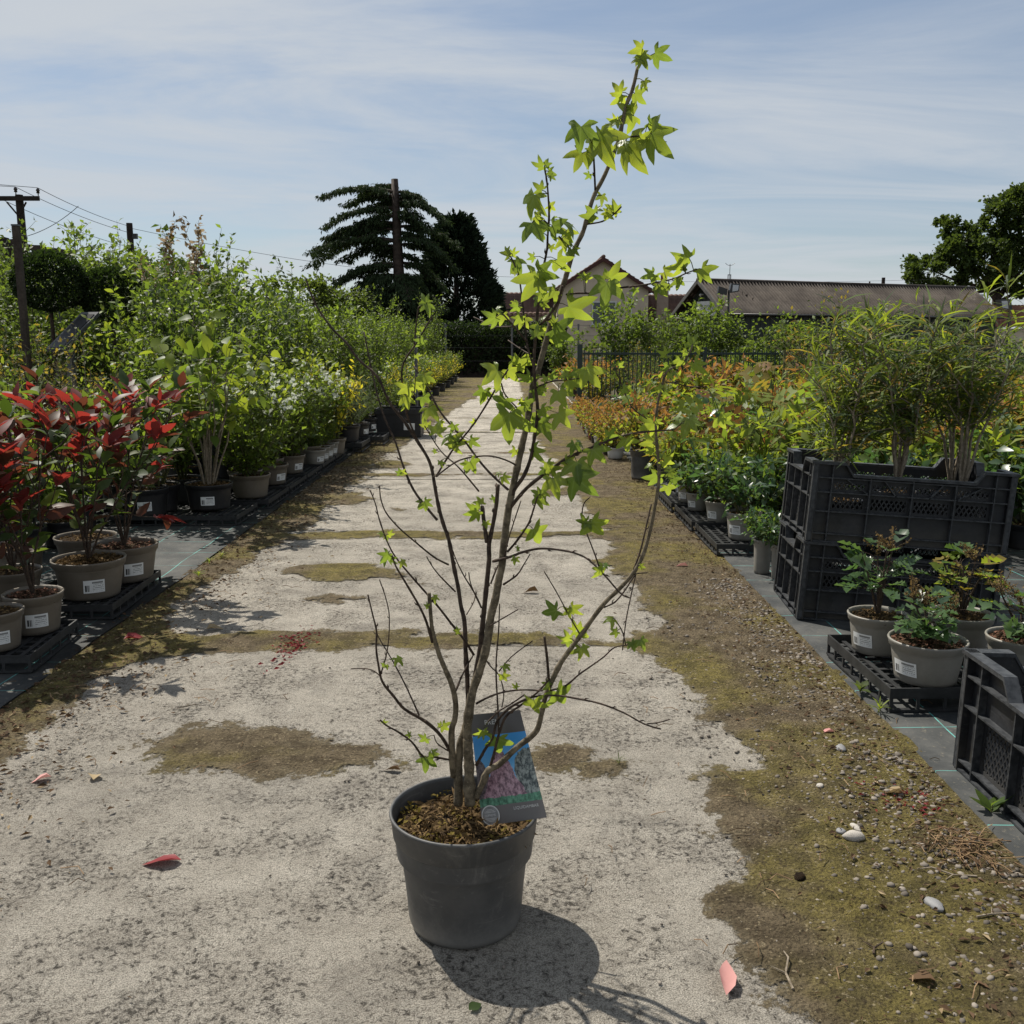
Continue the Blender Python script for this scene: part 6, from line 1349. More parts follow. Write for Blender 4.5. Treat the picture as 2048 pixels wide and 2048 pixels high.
# edge row in stone coloured pots on the long trays
for i,(x,y,r,key,lab) in enumerate([(1.28,5.30,.098,'ferndark','dark blue green plant in the nearest stone coloured pot on the long right tray'),(1.25,5.80,.085,'ferndark','blue green plant in the second stone coloured pot on the long right tray'),(1.20,6.22,.075,'fern','green plant in the small stone pot, third on the long right tray'),(1.20,6.55,.08,'fernamber','yellowish plant in a stone pot toward the far end of the long right tray'),(1.22,6.85,.07,'fern','plant in the last stone pot of the long right tray')]):
    place(key,x,y,lab,None,(POT_STONE,r,r*1.55,.8),sc=1.05,i=i,name='ferny_plant',cat='plant',z=.062,stick=R(-48))
for i,(x,y) in enumerate([(1.52,5.45),(1.50,5.95),(1.48,6.45)]): place(('ferndark','fern','fernamber')[i],x,y,['dark leafy plant behind the nearest stone pot','green leafy plant in the second line behind the stone pots','amber tinted plant in the second line behind the stone pots'][i],None,ST,sc=1.2,i=i,name='ferny_plant',cat='plant')
for i,(x,y) in enumerate([(1.235,4.70),(1.29,4.58)]): place('ferndark',x,y,['small plant in a tall narrow stone pot behind the stacked crates','small plant in a tall narrow stone pot touching the stacked crates'][i],None,(POT_STONE,.045,.17,.85),sc=.55,i=i,name='ferny_plant',cat='plant')
for i,(x,y) in enumerate([(1.08,8.05),(1.27,8.15),(1.15,8.45),(1.42,8.3),(1.3,8.7)]): place('spiraea',x,y,['orange tinted shrub in the tall dark grey pot nearest the path edge','orange tinted shrub in the tall dark grey pot second from the path edge','orange tinted shrub in a dark grey pot just behind the nearest one','orange tinted shrub in the dark grey pot farthest from the path','orange tinted shrub in the rearmost tall dark grey pot'][i],'shrubs in tall dark grey pots',(POT_GREY,.10,.24,.88),sc=1.7,i=i)
k=0
for rn,y in enumerate(np.arange(9.4,13.6,.36)):
    for cn,x in enumerate(np.arange(1.0,2.9,.36)):
        place('spiraea',x+.05*math.sin(k),y,'amber shrublet before the railings, %s from the path in the %s row'%(ORD[cn],ORD[rn]),'amber shrublets by the railings',((POT_BLACK,POT_BLACK,POT_BLACK)[k%3] if x>1.1 else (POT_RED,POT_WHITE,POT_BLACK)[int(y*3)%3],.085,.11,.84),sc=1.15,i=k); k+=1
# big lobed leaves standing above the bed
LOB=T_lobed([(.08,.10),(.22,.34),(.34,.18),(.48,.46),(.60,.22),(.74,.36),(.84,.12)],.1,.2)
LOBM=leaf_variants(LOB,[LF_LIME,LF_AMBER,LF_BRIGHT,LF_ORANGE,LF_LIME])
for i,(x,y,h,lab) in enumerate([(1.62,6.35,.66,'shrub with big lobed yellow green leaves above the long right tray'),(1.95,7.05,.82,'shrub with big lobed orange and green leaves in the right hand bed'),(1.55,7.3,.62,'amber lobed leaf shrub near the tall dark grey pots'),(2.3,6.3,.72,'lobed leaf shrub just left of the stacked crates')]):
    rng=np.random.default_rng(300+i); t=empty('lobed_leaf_shrub',(x,y,.012),0,lab,'shrub'); potted(t,.12,.15,POT_BLACK,.84)
    n=24; paths=[];P=[];T=[]
    for j in range(n):
        a=rng.random()*6.283; q=rng.uniform(.04,.24); hh=h*rng.uniform(.55,1); e=np.array([q*math.cos(a),q*math.sin(a),hh]); paths.append((np.stack([e*0,e*np.array([.4,.4,.55]),e]),.003,.0016)); P.append(e); d=np.array([math.cos(a),math.sin(a),rng.uniform(-.1,.8)]); T.append(d)
    link('stems',tubes_np(paths,BARK_D,'stems',5),t,(0,0,.13)); P=np.array(P);T=nrm(np.array(T)); N=rng.normal(0,.35,(n,3)); N[:,2]+=.7; N[:,1]-=.5
    leaves_as_parts(t,P,T,N,rng.uniform(.12,.23,n),LOBM,rng,.13)
# narrow leaved shrubs growing out of the upper crate
def narrow(x,y,h,r,lab,seed,ns=4,lean=0):
    rng=np.random.default_rng(seed); t=empty('narrow_leaved_shrub',(x,y,.37),0,lab,'shrub','narrow leaved shrubs in the upper crate'); potted(t,.085,.13,POT_BLACK,.84); z0=.11
    paths=[];P=[];T=[]
    for i in range(ns):
        a=6.283*i/ns+rng.random(); q=r*rng.uniform(.3,.8); hh=h*rng.uniform(.75,1); k=np.linspace(0,1,8)
        pts=np.stack([lean*hh*k+q*math.cos(a)*k**1.2,q*math.sin(a)*k**1.2,hh*k],1)+rng.normal(0,.010,(8,3))*k[:,None]; paths.append((pts,.0075,.003)); segs=[(pts,.52)]
        for u in range(7):
            j=int(rng.integers(3,8)); d=rng.normal(size=3); d[2]=abs(d[2])*.6+.35; d/=np.linalg.norm(d); l=h*rng.uniform(.18,.40); tp=np.stack([pts[j],pts[j]+d*l*.5,pts[j]+d*l]); paths.append((tp,.003,.0012)); segs.append((tp,.1))
        for pp,s0 in segs:
            L=np.concatenate([[0],np.cumsum(np.linalg.norm(np.diff(pp,axis=0),axis=1))]); m=int(L[-1]*(1-s0)/.0125); ss=np.linspace(L[-1]*s0,L[-1],m); X=np.stack([np.interp(ss,L,pp[:,c]) for c in range(3)],1)
            an=rng.random(m)*6.283; T.append(np.stack([np.cos(an),np.sin(an),rng.uniform(-.1,1.6,m)],1)); P.append(X)
    P=np.concatenate(P);T=nrm(np.concatenate(T)); link('stems',tubes_np(paths,BARK_P,'stems',6),t,(0,0,z0))
    pick=rng.random(len(P)); N=leafN(rng,T,.9)
    for m,lo,hi in ((LF_OLIVE,0,.45),(LF_LIME,.45,.72),(LF_AMBER,.72,.80),(LF_GREY,.80,1)):
        q=(pick>=lo)&(pick<hi); f=link('foliage',scatter('foliage',T_blade(.036,.5),P[q],T[q],N[q],rng.uniform(.07,.145,q.sum()),m,rng,True),t,(0,0,z0)); f['kind']='stuff'
narrow(1.38,4.12,.70,.20,'tallest narrow leaved shrub, standing at the left in the upper crate',1,5,.10)
narrow(1.36,3.98,.52,.18,'shorter narrow leaved shrub at the near left corner of the upper crate',2,4,-.02)
narrow(1.60,4.02,.66,.2,'yellowish narrow leaved shrub in the middle of the upper crate',3,5,.04)
narrow(1.68,4.20,.70,.2,'narrow leaved shrub at the back middle of the upper crate',4,4,.06)
narrow(1.86,4.00,.66,.2,'dense narrow leaved shrub at the right end of the upper crate',5,5,.06)
narrow(1.92,4.22,.74,.26,'narrow leaved shrub at the rear right corner of the upper crate',6,5,.03)
# holly leaved shrubs on the near right tray
def T_holly():
    V=[(0,0,0)];L=[]
    for y,w,z in ((.12,.14,.03),(.22,.30,.10),(.30,.24,.04),(.42,.40,.12),(.50,.29,.04),(.62,.34,.11),(.70,.22,.02),(.82,.20,.08)): L.append((w,y,z))
    V+= [(-a,b,c) for a,b,c in L]+[(0,1,-.05)]+[(a,b,c) for a,b,c in L[::-1]]+[(0,.3,-.02),(0,.6,-.03)]
    n=len(V)-2;F=[]
    for i in range(n):
        j=(i+1)%n; y=(V[i][1]+V[j][1])/2; F.append((n+(0 if y<.46 else 1),j,i))
    F+=[]
    return np.array(V,float),np.array(F)
HOL=leaf_variants(T_holly(),[LF_MAHON,LF_MAHON,LF_MAHON,LF_TEAL,LF_MAHON]); HOLY=leaf_variants(T_holly(),[LF_LIME,LF_AMBER,LF_MAHON,LF_LIME])
def mahonia(x,y,r,h,label,seed,ht,mats,nspike,stick=None,z=.085,n=44,lean=(0,0),top=None):
    rng=np.random.default_rng(seed); t=empty('holly_leaved_shrub',(x,y,z),0,label,'shrub','holly leaved shrubs on the near right tray'); potted(t,r,h,POT_STONE,.8,stick,top); z0=h*.86
    paths=[];P=[];T=[];tops=[]
    for i in range(5):
        a=6.283*(i+rng.random()*.5)/5; q=r*.7*rng.uniform(.3,1); hh=ht*rng.uniform(.55,1); pts=np.stack([np.zeros(3),np.array([q*math.cos(a)*.5+lean[0]*hh*.5,q*math.sin(a)*.5+lean[1]*hh*.5,hh*.55]),np.array([q*math.cos(a)+lean[0]*hh,q*math.sin(a)+lean[1]*hh,hh])]); paths.append((pts,.005,.0025)); tops.append(pts[-1])
        for j in range(n//5):
            f=rng.uniform(.35,1); b=pts[0]*(1-f)**2+2*f*(1-f)*pts[1]+f*f*pts[2]; an=rng.random()*6.283; d=np.array([math.cos(an),math.sin(an),rng.uniform(-.3,.6)]); l=rng.uniform(.02,.07); e=b+d*l; paths.append((np.stack([b,(b+e)/2+np.array([0,0,.006]),e]),.0012,.0008)); P.append(e);T.append(d)
    link('stems',tubes_np(paths,BARK_D,'stems',5),t,(0,0,z0)); P=np.array(P);T=nrm(np.array(T)); N=rng.normal(0,.3,T.shape); N[:,2]+=1
    leaves_as_parts(t,P,T,N,rng.uniform(.055,.095,len(P)),mats,rng,z0)
    for tp in tops[:nspike]:
        sp=MB();Pq=[];Tq=[]
        for j in range(7):
            d=rng.normal(size=3); d[2]=abs(d[2])+.7; d/=np.linalg.norm(d); l=rng.uniform(.05,.09); sp.tube([tp,tp+d*l*.5,tp+d*l],[.0014,.0011,.0006],4)
            s=np.linspace(.1,1,26)[:,None]; Pq.append(tp+d*l*s+rng.normal(0,.003,(26,3))); Tq.append(unit(rng,26))
        Pq=np.concatenate(Pq);Tq=np.concatenate(Tq); fs=link('flower_spike',sp.me('flower_spike',BARK_D),t,(0,0,z0)); link('floret',scatter('floret',T_two(.5),Pq,Tq,unit(rng,len(Pq)),.007*rng.uniform(.6,1.3,len(Pq)),LF_BROWNFL,rng),fs)['kind']='stuff'
mahonia(1.315,2.965,.118,.135,'holly leaved shrub in the big stone pot at the front of the near right tray',1,.15,HOL,3,R(-62),n=40,top=MULCH2)
mahonia(1.265,3.255,.10,.135,'holly leaved shrub with a brown flower spike in the pot behind the big stone pot',2,.26,HOL,2,R(-55),n=42)
mahonia(1.545,3.24,.105,.14,'holly leaved shrub with yellow green young leaves at the back of the near right tray',3,.22,HOLY,1,None,n=44)
mahonia(1.625,2.99,.105,.135,'holly leaved shrub with dense brown flower spikes at the right edge',4,.16,HOL,5,None,n=26,top=MULCH2)

# ---------------------------------------------------------------- background: trees, buildings, fences, poles
def tree_thing(name,loc,label,cat='tree'): return empty(name,loc,0,label,cat)
# cedar with a topped trunk and flat drooping limbs
rng=np.random.default_rng(5); CE=tree_thing('cedar_tree',(-5.11,45,0),'dark cedar with layered drooping limbs and a cut off bare trunk top')
MB().tube([(0,0,-.2),(.05,0,3),(-.02,0,6),(-.08,0,8.12)],[.34,.27,.20,.15],10).build('trunk',BARK_TREE,CE,True)
limbs=[];P=[];T=[];S=[]
spec=[(7.75,-2.3,-.35),(7.3,-3.2,-.5),(7.6,1.4,-.7),(6.9,2.1,-.9),(6.9,-3.0,-.9),(6.2,-3.0,-.7),(6.3,2.6,-.9),(5.6,-4.5,-1.1),(5.7,2.2,-.8),(5.2,-3.4,-.6),(4.9,2.4,-1.0),(4.7,-3.6,-1.6),(4.2,-2.6,-.9),(4.2,2.0,-1.1),(3.6,-2.6,-.9),(3.5,2.0,-1),(3.0,-2.2,-.6),(2.9,2.0,-.6),(2.4,-2.2,-.5),(2.2,2.0,-.5),(1.8,-1.8,-.3),(1.6,1.6,-.3)]
for z,L,dr in spec:
    for rep in range(2):
        az=rng.uniform(-.45,.45) if rep==0 else rng.uniform(-1.3,1.3); l=abs(L)*(1 if rep==0 else rng.uniform(.5,.95)); sg=math.copysign(1,L); d=np.array([sg*math.cos(az),math.sin(az)])
        k=np.linspace(0,1,9); rise=.32*l*.35
        pts=np.stack([d[0]*l*k,d[1]*l*k,z+rng.normal(0,.28)+rise*rng.uniform(.5,1.6)*np.sin(k*2.4)*.6+dr*k**2.2],1); limbs.append((pts,.075,.015))
        for u in np.linspace(.12,1,int(9+l*3)):
            j=min(int(u*8),7); f=u*8-j; b=pts[j]*(1-f)+pts[j+1]*f
            for s_ in (-1,1):
                ll=rng.uniform(.3,.85)*(1.05-.45*u)*min(1.3,.5+l*.25); dd=np.array([d[0]*.6-s_*d[1]*.9,d[1]*.6+s_*d[0]*.9,rng.uniform(-.35,.05)]); dd/=np.linalg.norm(dd); e=b+dd*ll; limbs.append((np.stack([b,(b+e)/2,e]),.018,.006))
                n=int(27*ll/.5)+6; q=rng.random((n,1)); pp=b+dd*ll*q+rng.normal(0,.05,(n,3)); tt=np.stack([dd[0]*.5+rng.normal(0,.4,n),dd[1]*.5+rng.normal(0,.4,n),-np.abs(rng.normal(.8,.4,n))],1); P.append(pp);T.append(tt);S.append(rng.uniform(.10,.25,n))
# the dense skirt of old boughs round the foot
n=9000; a=rng.random(n)*6.283; h=rng.random(n); rr=(2.5-1.3*h)*np.sqrt(rng.random(n))*(.75+.4*vnoise(a*3,h*5,6)); P.append(np.stack([rr*np.cos(a)-.2,rr*np.sin(a),.6+3.4*h],1)); T.append(np.stack([np.cos(a)*.5,np.sin(a)*.5,-np.abs(rng.normal(.5,.3,n))],1)); S.append(rng.uniform(.12,.28,n))
P=np.concatenate(P);T=np.concatenate(T);S=np.concatenate(S)
link('limbs',tubes_np(limbs,BARK_TREE,'limbs',5),CE); link('crown',scatter('crown',T_two(.16),P,T,leafN(rng,T,.5),S,LF_CEDAR,rng),CE)['kind']='stuff'
# dark dense conifer behind it
rng=np.random.default_rng(6); CO=tree_thing('conifer_tree',(-2.85,51,0),'dense near black conifer with a feathery conical outline right of the cedar')
MB().tube([(0,0,-.2),(0,0,6.3)],[.25,.04],8).build('trunk',BARK_TREE,CO)
n=26000; ns=900; sh=rng.random(ns)**.85; sa=rng.random(ns)*6.283; sw=np.where(sh<.25,2.55,2.55*(1-(sh-.25)/.75)**.85)+.08
sl=rng.uniform(.35,.95,ns); k_=rng.integers(ns,size=n); f_=rng.random(n); h=sh[k_]+(f_*sl[k_]*.75)/6.4+rng.normal(0,.006,n); a=sa[k_]+rng.normal(0,.05,n); rr=sw[k_]*(.72+.2*vnoise(sa[k_]*2.2,sh[k_]*9,4))+f_*sl[k_]*.55
P=np.stack([rr*np.cos(a),rr*np.sin(a),.4+6.4*h],1); T=np.stack([np.cos(a)*.8,np.sin(a)*.8,rng.uniform(.1,1.1,n)],1)+rng.normal(0,.3,(n,3))
link('crown',scatter('crown',T_two(.2),P,T,unit(rng,n),rng.uniform(.15,.42,n),LF_CONIF,rng),CO)['kind']='stuff'
# oak at the right
def broad_tree(name,loc,label,blobs,nl,size,mat,trunk,seed,lo=2.):
    rng=np.random.default_rng(seed); t=tree_thing(name,loc,label); MB().tube([(0,0,-.3),(.1,0,trunk*.5),(0,.1,trunk)],[trunk*.085,trunk*.06,trunk*.05],9).build('trunk',BARK_TREE,t,True); limbs=[];P=[];T=[]
    for c,r in blobs:
        c=np.array(c,float); r=np.array(r,float); b=np.array([0,0,trunk*rng.uniform(.7,1)]); limbs.append((np.stack([b,b*.45+c*.55+np.array([0,0,-.3]),c]),trunk*.03,.04))
        k=int(nl*(r.prod()**.67)); u=unit(rng,k); u*= (rng.random((k,1))**.38); 
        # leaf clumps round twig ends leave sky gaps between them
        cl=unit(rng,max(6,int(9*r.mean()**1.5)))*(.55+.5*rng.random((max(6,int(9*r.mean()**1.5)),1))); idx=rng.integers(len(cl),size=k); p=c+(cl[idx]*.92+rng.normal(0,.115,(k,3)))*r; P.append(p); T.append(nrm(p-c)+rng.normal(0,.7,(k,3)))
        for q in cl[::2]: limbs.append((np.stack([c,c+q*r*.45,c+q*r*.85]),.04,.012))
    P=np.concatenate(P);T=np.concatenate(T); link('limbs',tubes_np(limbs,BARK_TREE,'limbs',5),t); link('crown',scatter('crown',T_two(.38,.12),P,T,unit(rng,len(P))+np.array([0,0,.4]),size*rng.uniform(.6,1.2,len(P)),mat,rng),t)['kind']='stuff'; return t
broad_tree('oak_tree',(36.4,75,0),'big dark oak with a ragged spreading crown behind the barn at the right edge',[((-4.9,0,6.2),(1.9,2.2,1.5)),((-3.4,-1,7.8),(1.5,2,1.7)),((-4.0,0,9.2),(.9,1.4,1.2)),((-1.6,-1,6.6),(2.2,2.4,1.8)),((-.9,0,9.0),(1.5,1.8,1.5)),((.4,-1,10.6),(2.0,2.2,1.4)),((1.8,0,11.2),(1.7,2,1.3)),((2.0,-1,8.4),(2.2,2.4,2.)),((4.2,0,9.6),(2.2,2.4,2.)),((3.8,0,6.4),(2.6,2.4,1.8)),((-3.3,0,4.9),(1.5,2,.8)),((0.9,0,5.4),(1.8,2,1.1))],900,.30,LF_OAK,5.2,21)
# hedge across the far end of the path, and bushes above the railings
rng=np.random.default_rng(8); n=16000; P=np.stack([rng.uniform(-5,1.7,n),30.6+.7*rng.random(n),1.5*rng.random(n)**.8+.25*vnoise(rng.random(n)*0+rng.uniform(0,20,n),rng.random(n)*4)],1); T=unit(rng,n); T[:,1]-=.4; T[:,2]+=.3
HG=empty('hedge',(0,0,0),0,'dark hedge closing the far end of the path','hedge'); MB().box(-5,1.7,30.95,31.25,-.05,1.2).build('stems',BARK_TREE,HG); link('foliage',scatter('foliage',T_two(.3),P,T,unit(rng,n),rng.uniform(.06,.14,n),LF_DARK,rng),HG)['kind']='stuff'
WF=empty('wire_fence',(0,29.9,0),0,'wire fence with slim posts across the far end of the path','fence')
pm=MB().bar((0,0,-.05),(0,0,1.6),.03,n=6).me('post',STEEL)
for x in np.arange(-6,6.1,2): link('post',pm,WF,(x,0,0))
for z in (.5,.9,1.25,1.56): link('wire',MB().bar((-6,0,z),(6,0,z),.006,n=4).me('wire',WIRE),WF)
for i,(x,y,s,lab,k_) in enumerate([(2.25,20.5,1.0,'leafy green bush against the house, left of the barn','bigbush'),(2.92,19.8,1.45,'narrow tall bush hiding the chimney foot','cone'),(3.4,21.6,1.05,'bush behind the narrow tall one in front of the chimney','bigbush'),(4.0,20.0,.98,'green bush below the barn sign','bigbush'),(5.2,19.6,.88,'bushy green shrub below the barn eave','bigbush'),(6.2,20.5,.92,'green bush along the barn wall, left one','bigbush'),(7.6,21.0,.95,'green bush along the barn wall, right one','bigbush'),(1.4,25.5,.7,'bush near the far right end of the path','bigbush')]):
    place(k_,x,y,lab,None,None,sc=s,i=i,name='bush',cat='bush',z=0)
for i,(x,y,s) in enumerate([(3.6,15.3,.5),(4.4,14.6,.55),(5.2,13.6,.5),(6.1,14.2,.6),(6.6,15.5,.65),(7.0,14.0,.55),(8.0,15.2,.6)]): place('bigbush',x,y,'dark green shrub behind the orange tipped bed at right, %s from the left'%ORD[i],'dark shrubs behind the right hand bed',None,sc=s,i=i,name='bush',cat='bush',z=0)
place('amberbush',3.95,12.6,'slim young tree with dull leaves rising in front of the barn roof',None,BK,sc=1.3,name='young_tree',cat='tree')
for i,(x,y) in enumerate([(1.25,15.5),(2.2,16.5),(1.5,17),(2.4,18.6),(1.3,19),(1.6,21)]): place('amberbush' if i%2 else 'spiraea',x,y,'orange tinted bush beside the far right part of the path, %s one along'%ORD[i],'orange bushes by the far path',BK,sc=.75 if i%2 else 2.6,i=i)
for i,(x,y) in enumerate([(1.9,15.1),(2.6,15.4),(3.3,16.2),(4.1,16.9)]): place('mound',x,y,'green shrub behind the railings, %s from the path'%ORD[i],'shrubs behind the railings',BK,sc=1.0,i=i)
# railings
RA=empty('railing_fence',(.957,13.9,0),R(-2),'low dark green metal railings with thin vertical bars across the right bed','fence')
MB().box(-.035,.035,-.035,.035,-.05,1.08).build('post',GREENP,RA)
pq=MB().box(-.025,.025,-.025,.025,-.05,1.04).me('post',GREENP); bq=MB().box(-.007,.007,-.007,.007,.08,1.0).me('bar',GREENP)
for k in range(1,5): link('post',pq,RA,(k*1.75,0,0))
for z in (.10,.95): link('rail',MB().box(.04,7.0,-.018,.018,z-.015,z+.015).me('rail',GREENP),RA)
for k in range(1,112):
    x=.062*k
    if min(abs(x-q*1.75) for q in range(0,5))>.045: link('bar',bq,RA,(x,0,0))
# ---- barn
def frame_obj(name,origin,ang,label,cat): return empty(name,origin,ang,label,cat)
BA=empty('barn',(9.5,50,0),math.atan2(.408,.913),'long dark green barn with corrugated grey brown roof and white gable sign','barn')
Lb,wb,zr,ze=18.5,2.2,4.0,2.42
wl=MB(); wl.box(.15,Lb-.15,-wb+.15,wb-.15,-.1,ze+.05); wl.prism([(.15,-wb+.15,ze+.05),(.15,wb-.15,ze+.05),(.15,0,zr-.12)],0,(Lb-.3,0,0))
wall=wl.build('wall',CLAD,BA)
rb=MB().box(-.012,.012,-.016,0,.0,1).me('cladding_rib',CLAD)
for i in range(64): link('cladding_rib',rb,wall,(.3+i*.3,-wb+.15,0),None,(1,1,ze))
for i in range(14):
    y=-wb+.3+i*.29; hz=zr-.12-abs(y)/(wb)*(zr-ze)-.06; link('cladding_rib',rb,wall,(.15,y,0),(0,0,-math.pi/2),(1,1,max(.5,hz)))
for sg in (-1,1):
    per=.20; n=int((Lb+.5)/per*8); xs=np.linspace(-.25,Lb+.25,n); zz=.075*np.cos(xs*2*math.pi/per); rows=[0,.36,.3601,.72,.7201,1.06]; lift=[.07,.02,.07,.02,.07,.02]; V=[];F=[]
    for j,(t_,lf) in enumerate(zip(rows,lift)):
        for x,z in zip(xs,zz): V.append((x,sg*wb*1.0*t_,zr-(zr-ze)*t_+z+lf))
    V=np.array(V)
    for j in range(len(rows)-1):
        I=np.arange(n-1)+j*n; q=np.stack([I,I+1,I+n+1,I+n],1); F.append(q if sg<0 else q[:,::-1])
    link('roof',trimesh('roof',V,np.concatenate(F),CORR,None,True),BA)
link('ridge_cap',MB().tube([(-.3,0,zr+.06),(Lb+.3,0,zr+.06)],.10,8).me('ridge_cap',CORR,True),BA)
for sg in (-1,1):
    link('barge_board',MB().prism([(-.30,sg*.02,zr+.10),(-.30,sg*(wb*1.06),ze-.02),(-.30,sg*(wb*1.06),ze-.22),(-.30,sg*.02,zr-.12)],0,(.06,0,0)).me('barge_board',BARGE),BA)
    link('gutter',MB().tube([(-.1,sg*wb*1.09,ze-.10),(Lb,sg*wb*1.09,ze-.10)],.06,8).me('gutter',BLACKM,True),BA)
link('downpipe',MB().bar((.02,-wb+.08,ze-.2),(.02,-wb+.08,0),.05).me('downpipe',BARGE),BA)
SG=link('sign_board',MB().box(-.01,.05,-1.25,.35,2.30,3.02).me('sign_board',WHITE),BA,(.09,.15,0))
mt=Matrix(((0,0,-1,-.016),(-1,0,0,-.55),(0,1,0,2.72),(0,0,0,1))); text('JOHNSONS',.30,TEXTB,mt,SG); text('NURSERY',.13,TEXTB,Matrix(((0,0,-1,-.016),(-1,0,0,-.55),(0,1,0,2.47),(0,0,0,1))),SG) if False else None
link('gable_lamp',MB().tube([(.1,0,3.35),(-.05,0,3.35),(-.1,0,3.30)],[.03,.05,.07],8).me('gable_lamp',WHITE),BA)
link('wall_panel',MB().box(7.2,7.8,-wb+.10,-wb+.14,1.5,2.1).me('wall_panel',WHITE),BA)
def floodlight(x,y,zt,lab,s=1.,flip=1):
    t=empty('floodlight',(x,y,0),0,lab,'floodlight'); MB().bar((0,0,-.05),(0,0,zt),.035*s,n=7).build('mast',BLACKM,t)
    hd=MB().prism([(-.02*flip,-.14*s,zt-.10*s),(.30*s*flip,-.14*s,zt-.05*s),(.34*s*flip,-.10*s,zt+.20*s),(.05*s*flip,-.12*s,zt+.22*s)],0,(0,.26*s,0)).build('lamp_head',BLACKM,t)
    MB().prism([(.08*s*flip,-.147*s,zt-.05*s),(.27*s*flip,-.147*s,zt-.02*s),(.30*s*flip,-.115*s,zt+.16*s),(.10*s*flip,-.13*s,zt+.17*s)],0,(0,.004,0)).build('lens',GALV,hd); return t
t=floodlight(9.45,43.5,3.25,'pair of black floodlights on a thin mast in front of the barn roof',1.3)
MB().prism([(-.5,-.1,3.1),(-.1,-.1,3.05),(-.08,-.1,3.30),(-.46,-.1,3.42)],0,(0,.25,0)).build('lamp_head',BLACKM,t)
floodlight(20.5,41,2.45,'black floodlight on a thin mast at the right end of the barn',1.5,-1)
AN=empty('weather_mast',(11.0,50.6,3.95),0,'small weather vane with two arms standing on the barn ridge','weather vane',None,.62)
MB().bar((0,0,0),(0,0,1.5),.025).build('mast',STEEL,AN); MB().tube([(-.38,0,1.58),(-.25,0,1.45),(0,0,1.38),(.25,0,1.45),(.38,0,1.58)],.02,5).build('arm',STEEL,AN); MB().box(-.16,.12,-.03,.03,.25,.31).box(-.16,-.1,-.03,.03,.31,.62).box(.06,.12,-.03,.03,.31,.62).box(-.16,.12,-.03,.03,.62,.68).build('hoop',STEEL,AN)
PO=empty('utility_pole',(24.5,66,0),0,'short dark pole top showing above the barn ridge','pole'); MB().bar((0,0,-.1),(0,0,5.15),.14,.12,8).build('pole',WOOD_DK,PO); MB().bar((-.9,0,4.35),(-.9,0,4.9),.05).bar((-.9,0,4.4),(0,0,4.4),.03).build('bracket',WOOD_DK,PO)
# ---- house
HO=empty('house',(5.45,60,0),R(0),'buff rendered house with a steep brown tiled gable, chimney and low tiled wings','house')
gw,za,zg=2.75,5.85,4.1
wl=MB(); wl.box(-gw,gw,0,7,-.1,zg); wl.prism([(-gw,0,zg),(gw,0,zg),(0,0,za-.1)],0,(0,7,0)); wl.build('wall',RENDER,HO)
def tiled(name,p0,ux,vy,cols,rows,mat,parent):
    """pantiled slope: p0 lower corner, ux along the eave, vy up the slope"""
    p0,ux,vy=np.array(p0,float),np.array(ux,float),np.array(vy,float); nrm_=np.cross(ux,vy); nrm_/=np.linalg.norm(nrm_); nx=cols*6; V=[];F=[]
    for j in range(rows):
        for e,l in ((0,.07),(1,.015)):
            for i in range(nx+1):
                V.append(p0+ux*i/nx+vy*(j+e)/rows+nrm_*(l+.045*abs(math.sin(math.pi*i*cols/nx))))
    n=nx+1
    for j in range(rows*2-1):
        I=np.arange(nx)+j*n; F.append(np.stack([I,I+1,I+n+1,I+n],1))
    return link(name,trimesh(name,np.array(V),np.concatenate(F),mat,None,True),parent)
sl=math.hypot(gw+.35,za-zg+.2)
tiled('roof',(gw+.4,-.3,zg-.2),(0,7.4,0),(-gw-.4,0,za-zg+.25),24,12,TILE,HO); tiled('roof',(-gw-.4,7.1,zg-.2),(0,-7.4,0),(gw+.4,0,za-zg+.25),24,12,TILE,HO)
for sg in (-1,1): link('barge_board',MB().prism([(0,-.34,za+.12),(sg*(gw+.42),-.34,zg-.15),(sg*(gw+.42),-.34,zg-.38),(0,-.34,za-.14)],0,(0,.08,0)).me('barge_board',TRIM),HO)
link('ridge_cap',MB().tube([(0,-.3,za+.14),(0,7,za+.14)],.12,8).me('ridge_cap',TILE,True),HO)
WN=link('window',MB().box(-.75,.75,-.06,-.02,2.0,2.08).box(-.75,.75,-.06,-.02,3.32,3.4).box(-.75,-.67,-.06,-.02,2.08,3.32).box(.67,.75,-.06,-.02,2.08,3.32).box(-.04,.04,-.06,-.02,2.08,3.32).box(-.67,-.04,-.06,-.03,2.86,2.92).box(.04,.67,-.06,-.03,2.86,2.92).me('window',WINF),HO,(.1,0,0))
for x in (-.36,.36): link('pane',MB().box(x-.31,x+.31,-.028,-.022,2.08,3.32).me('pane',GLASS),WN)
link('sill',MB().box(-.85,.85,-.14,-.005,1.90,1.995).me('sill',WINF),WN)
link('downpipe',MB().bar((1.75,-.06,0),(1.75,-.06,zg),.045).me('downpipe',WINF),HO)
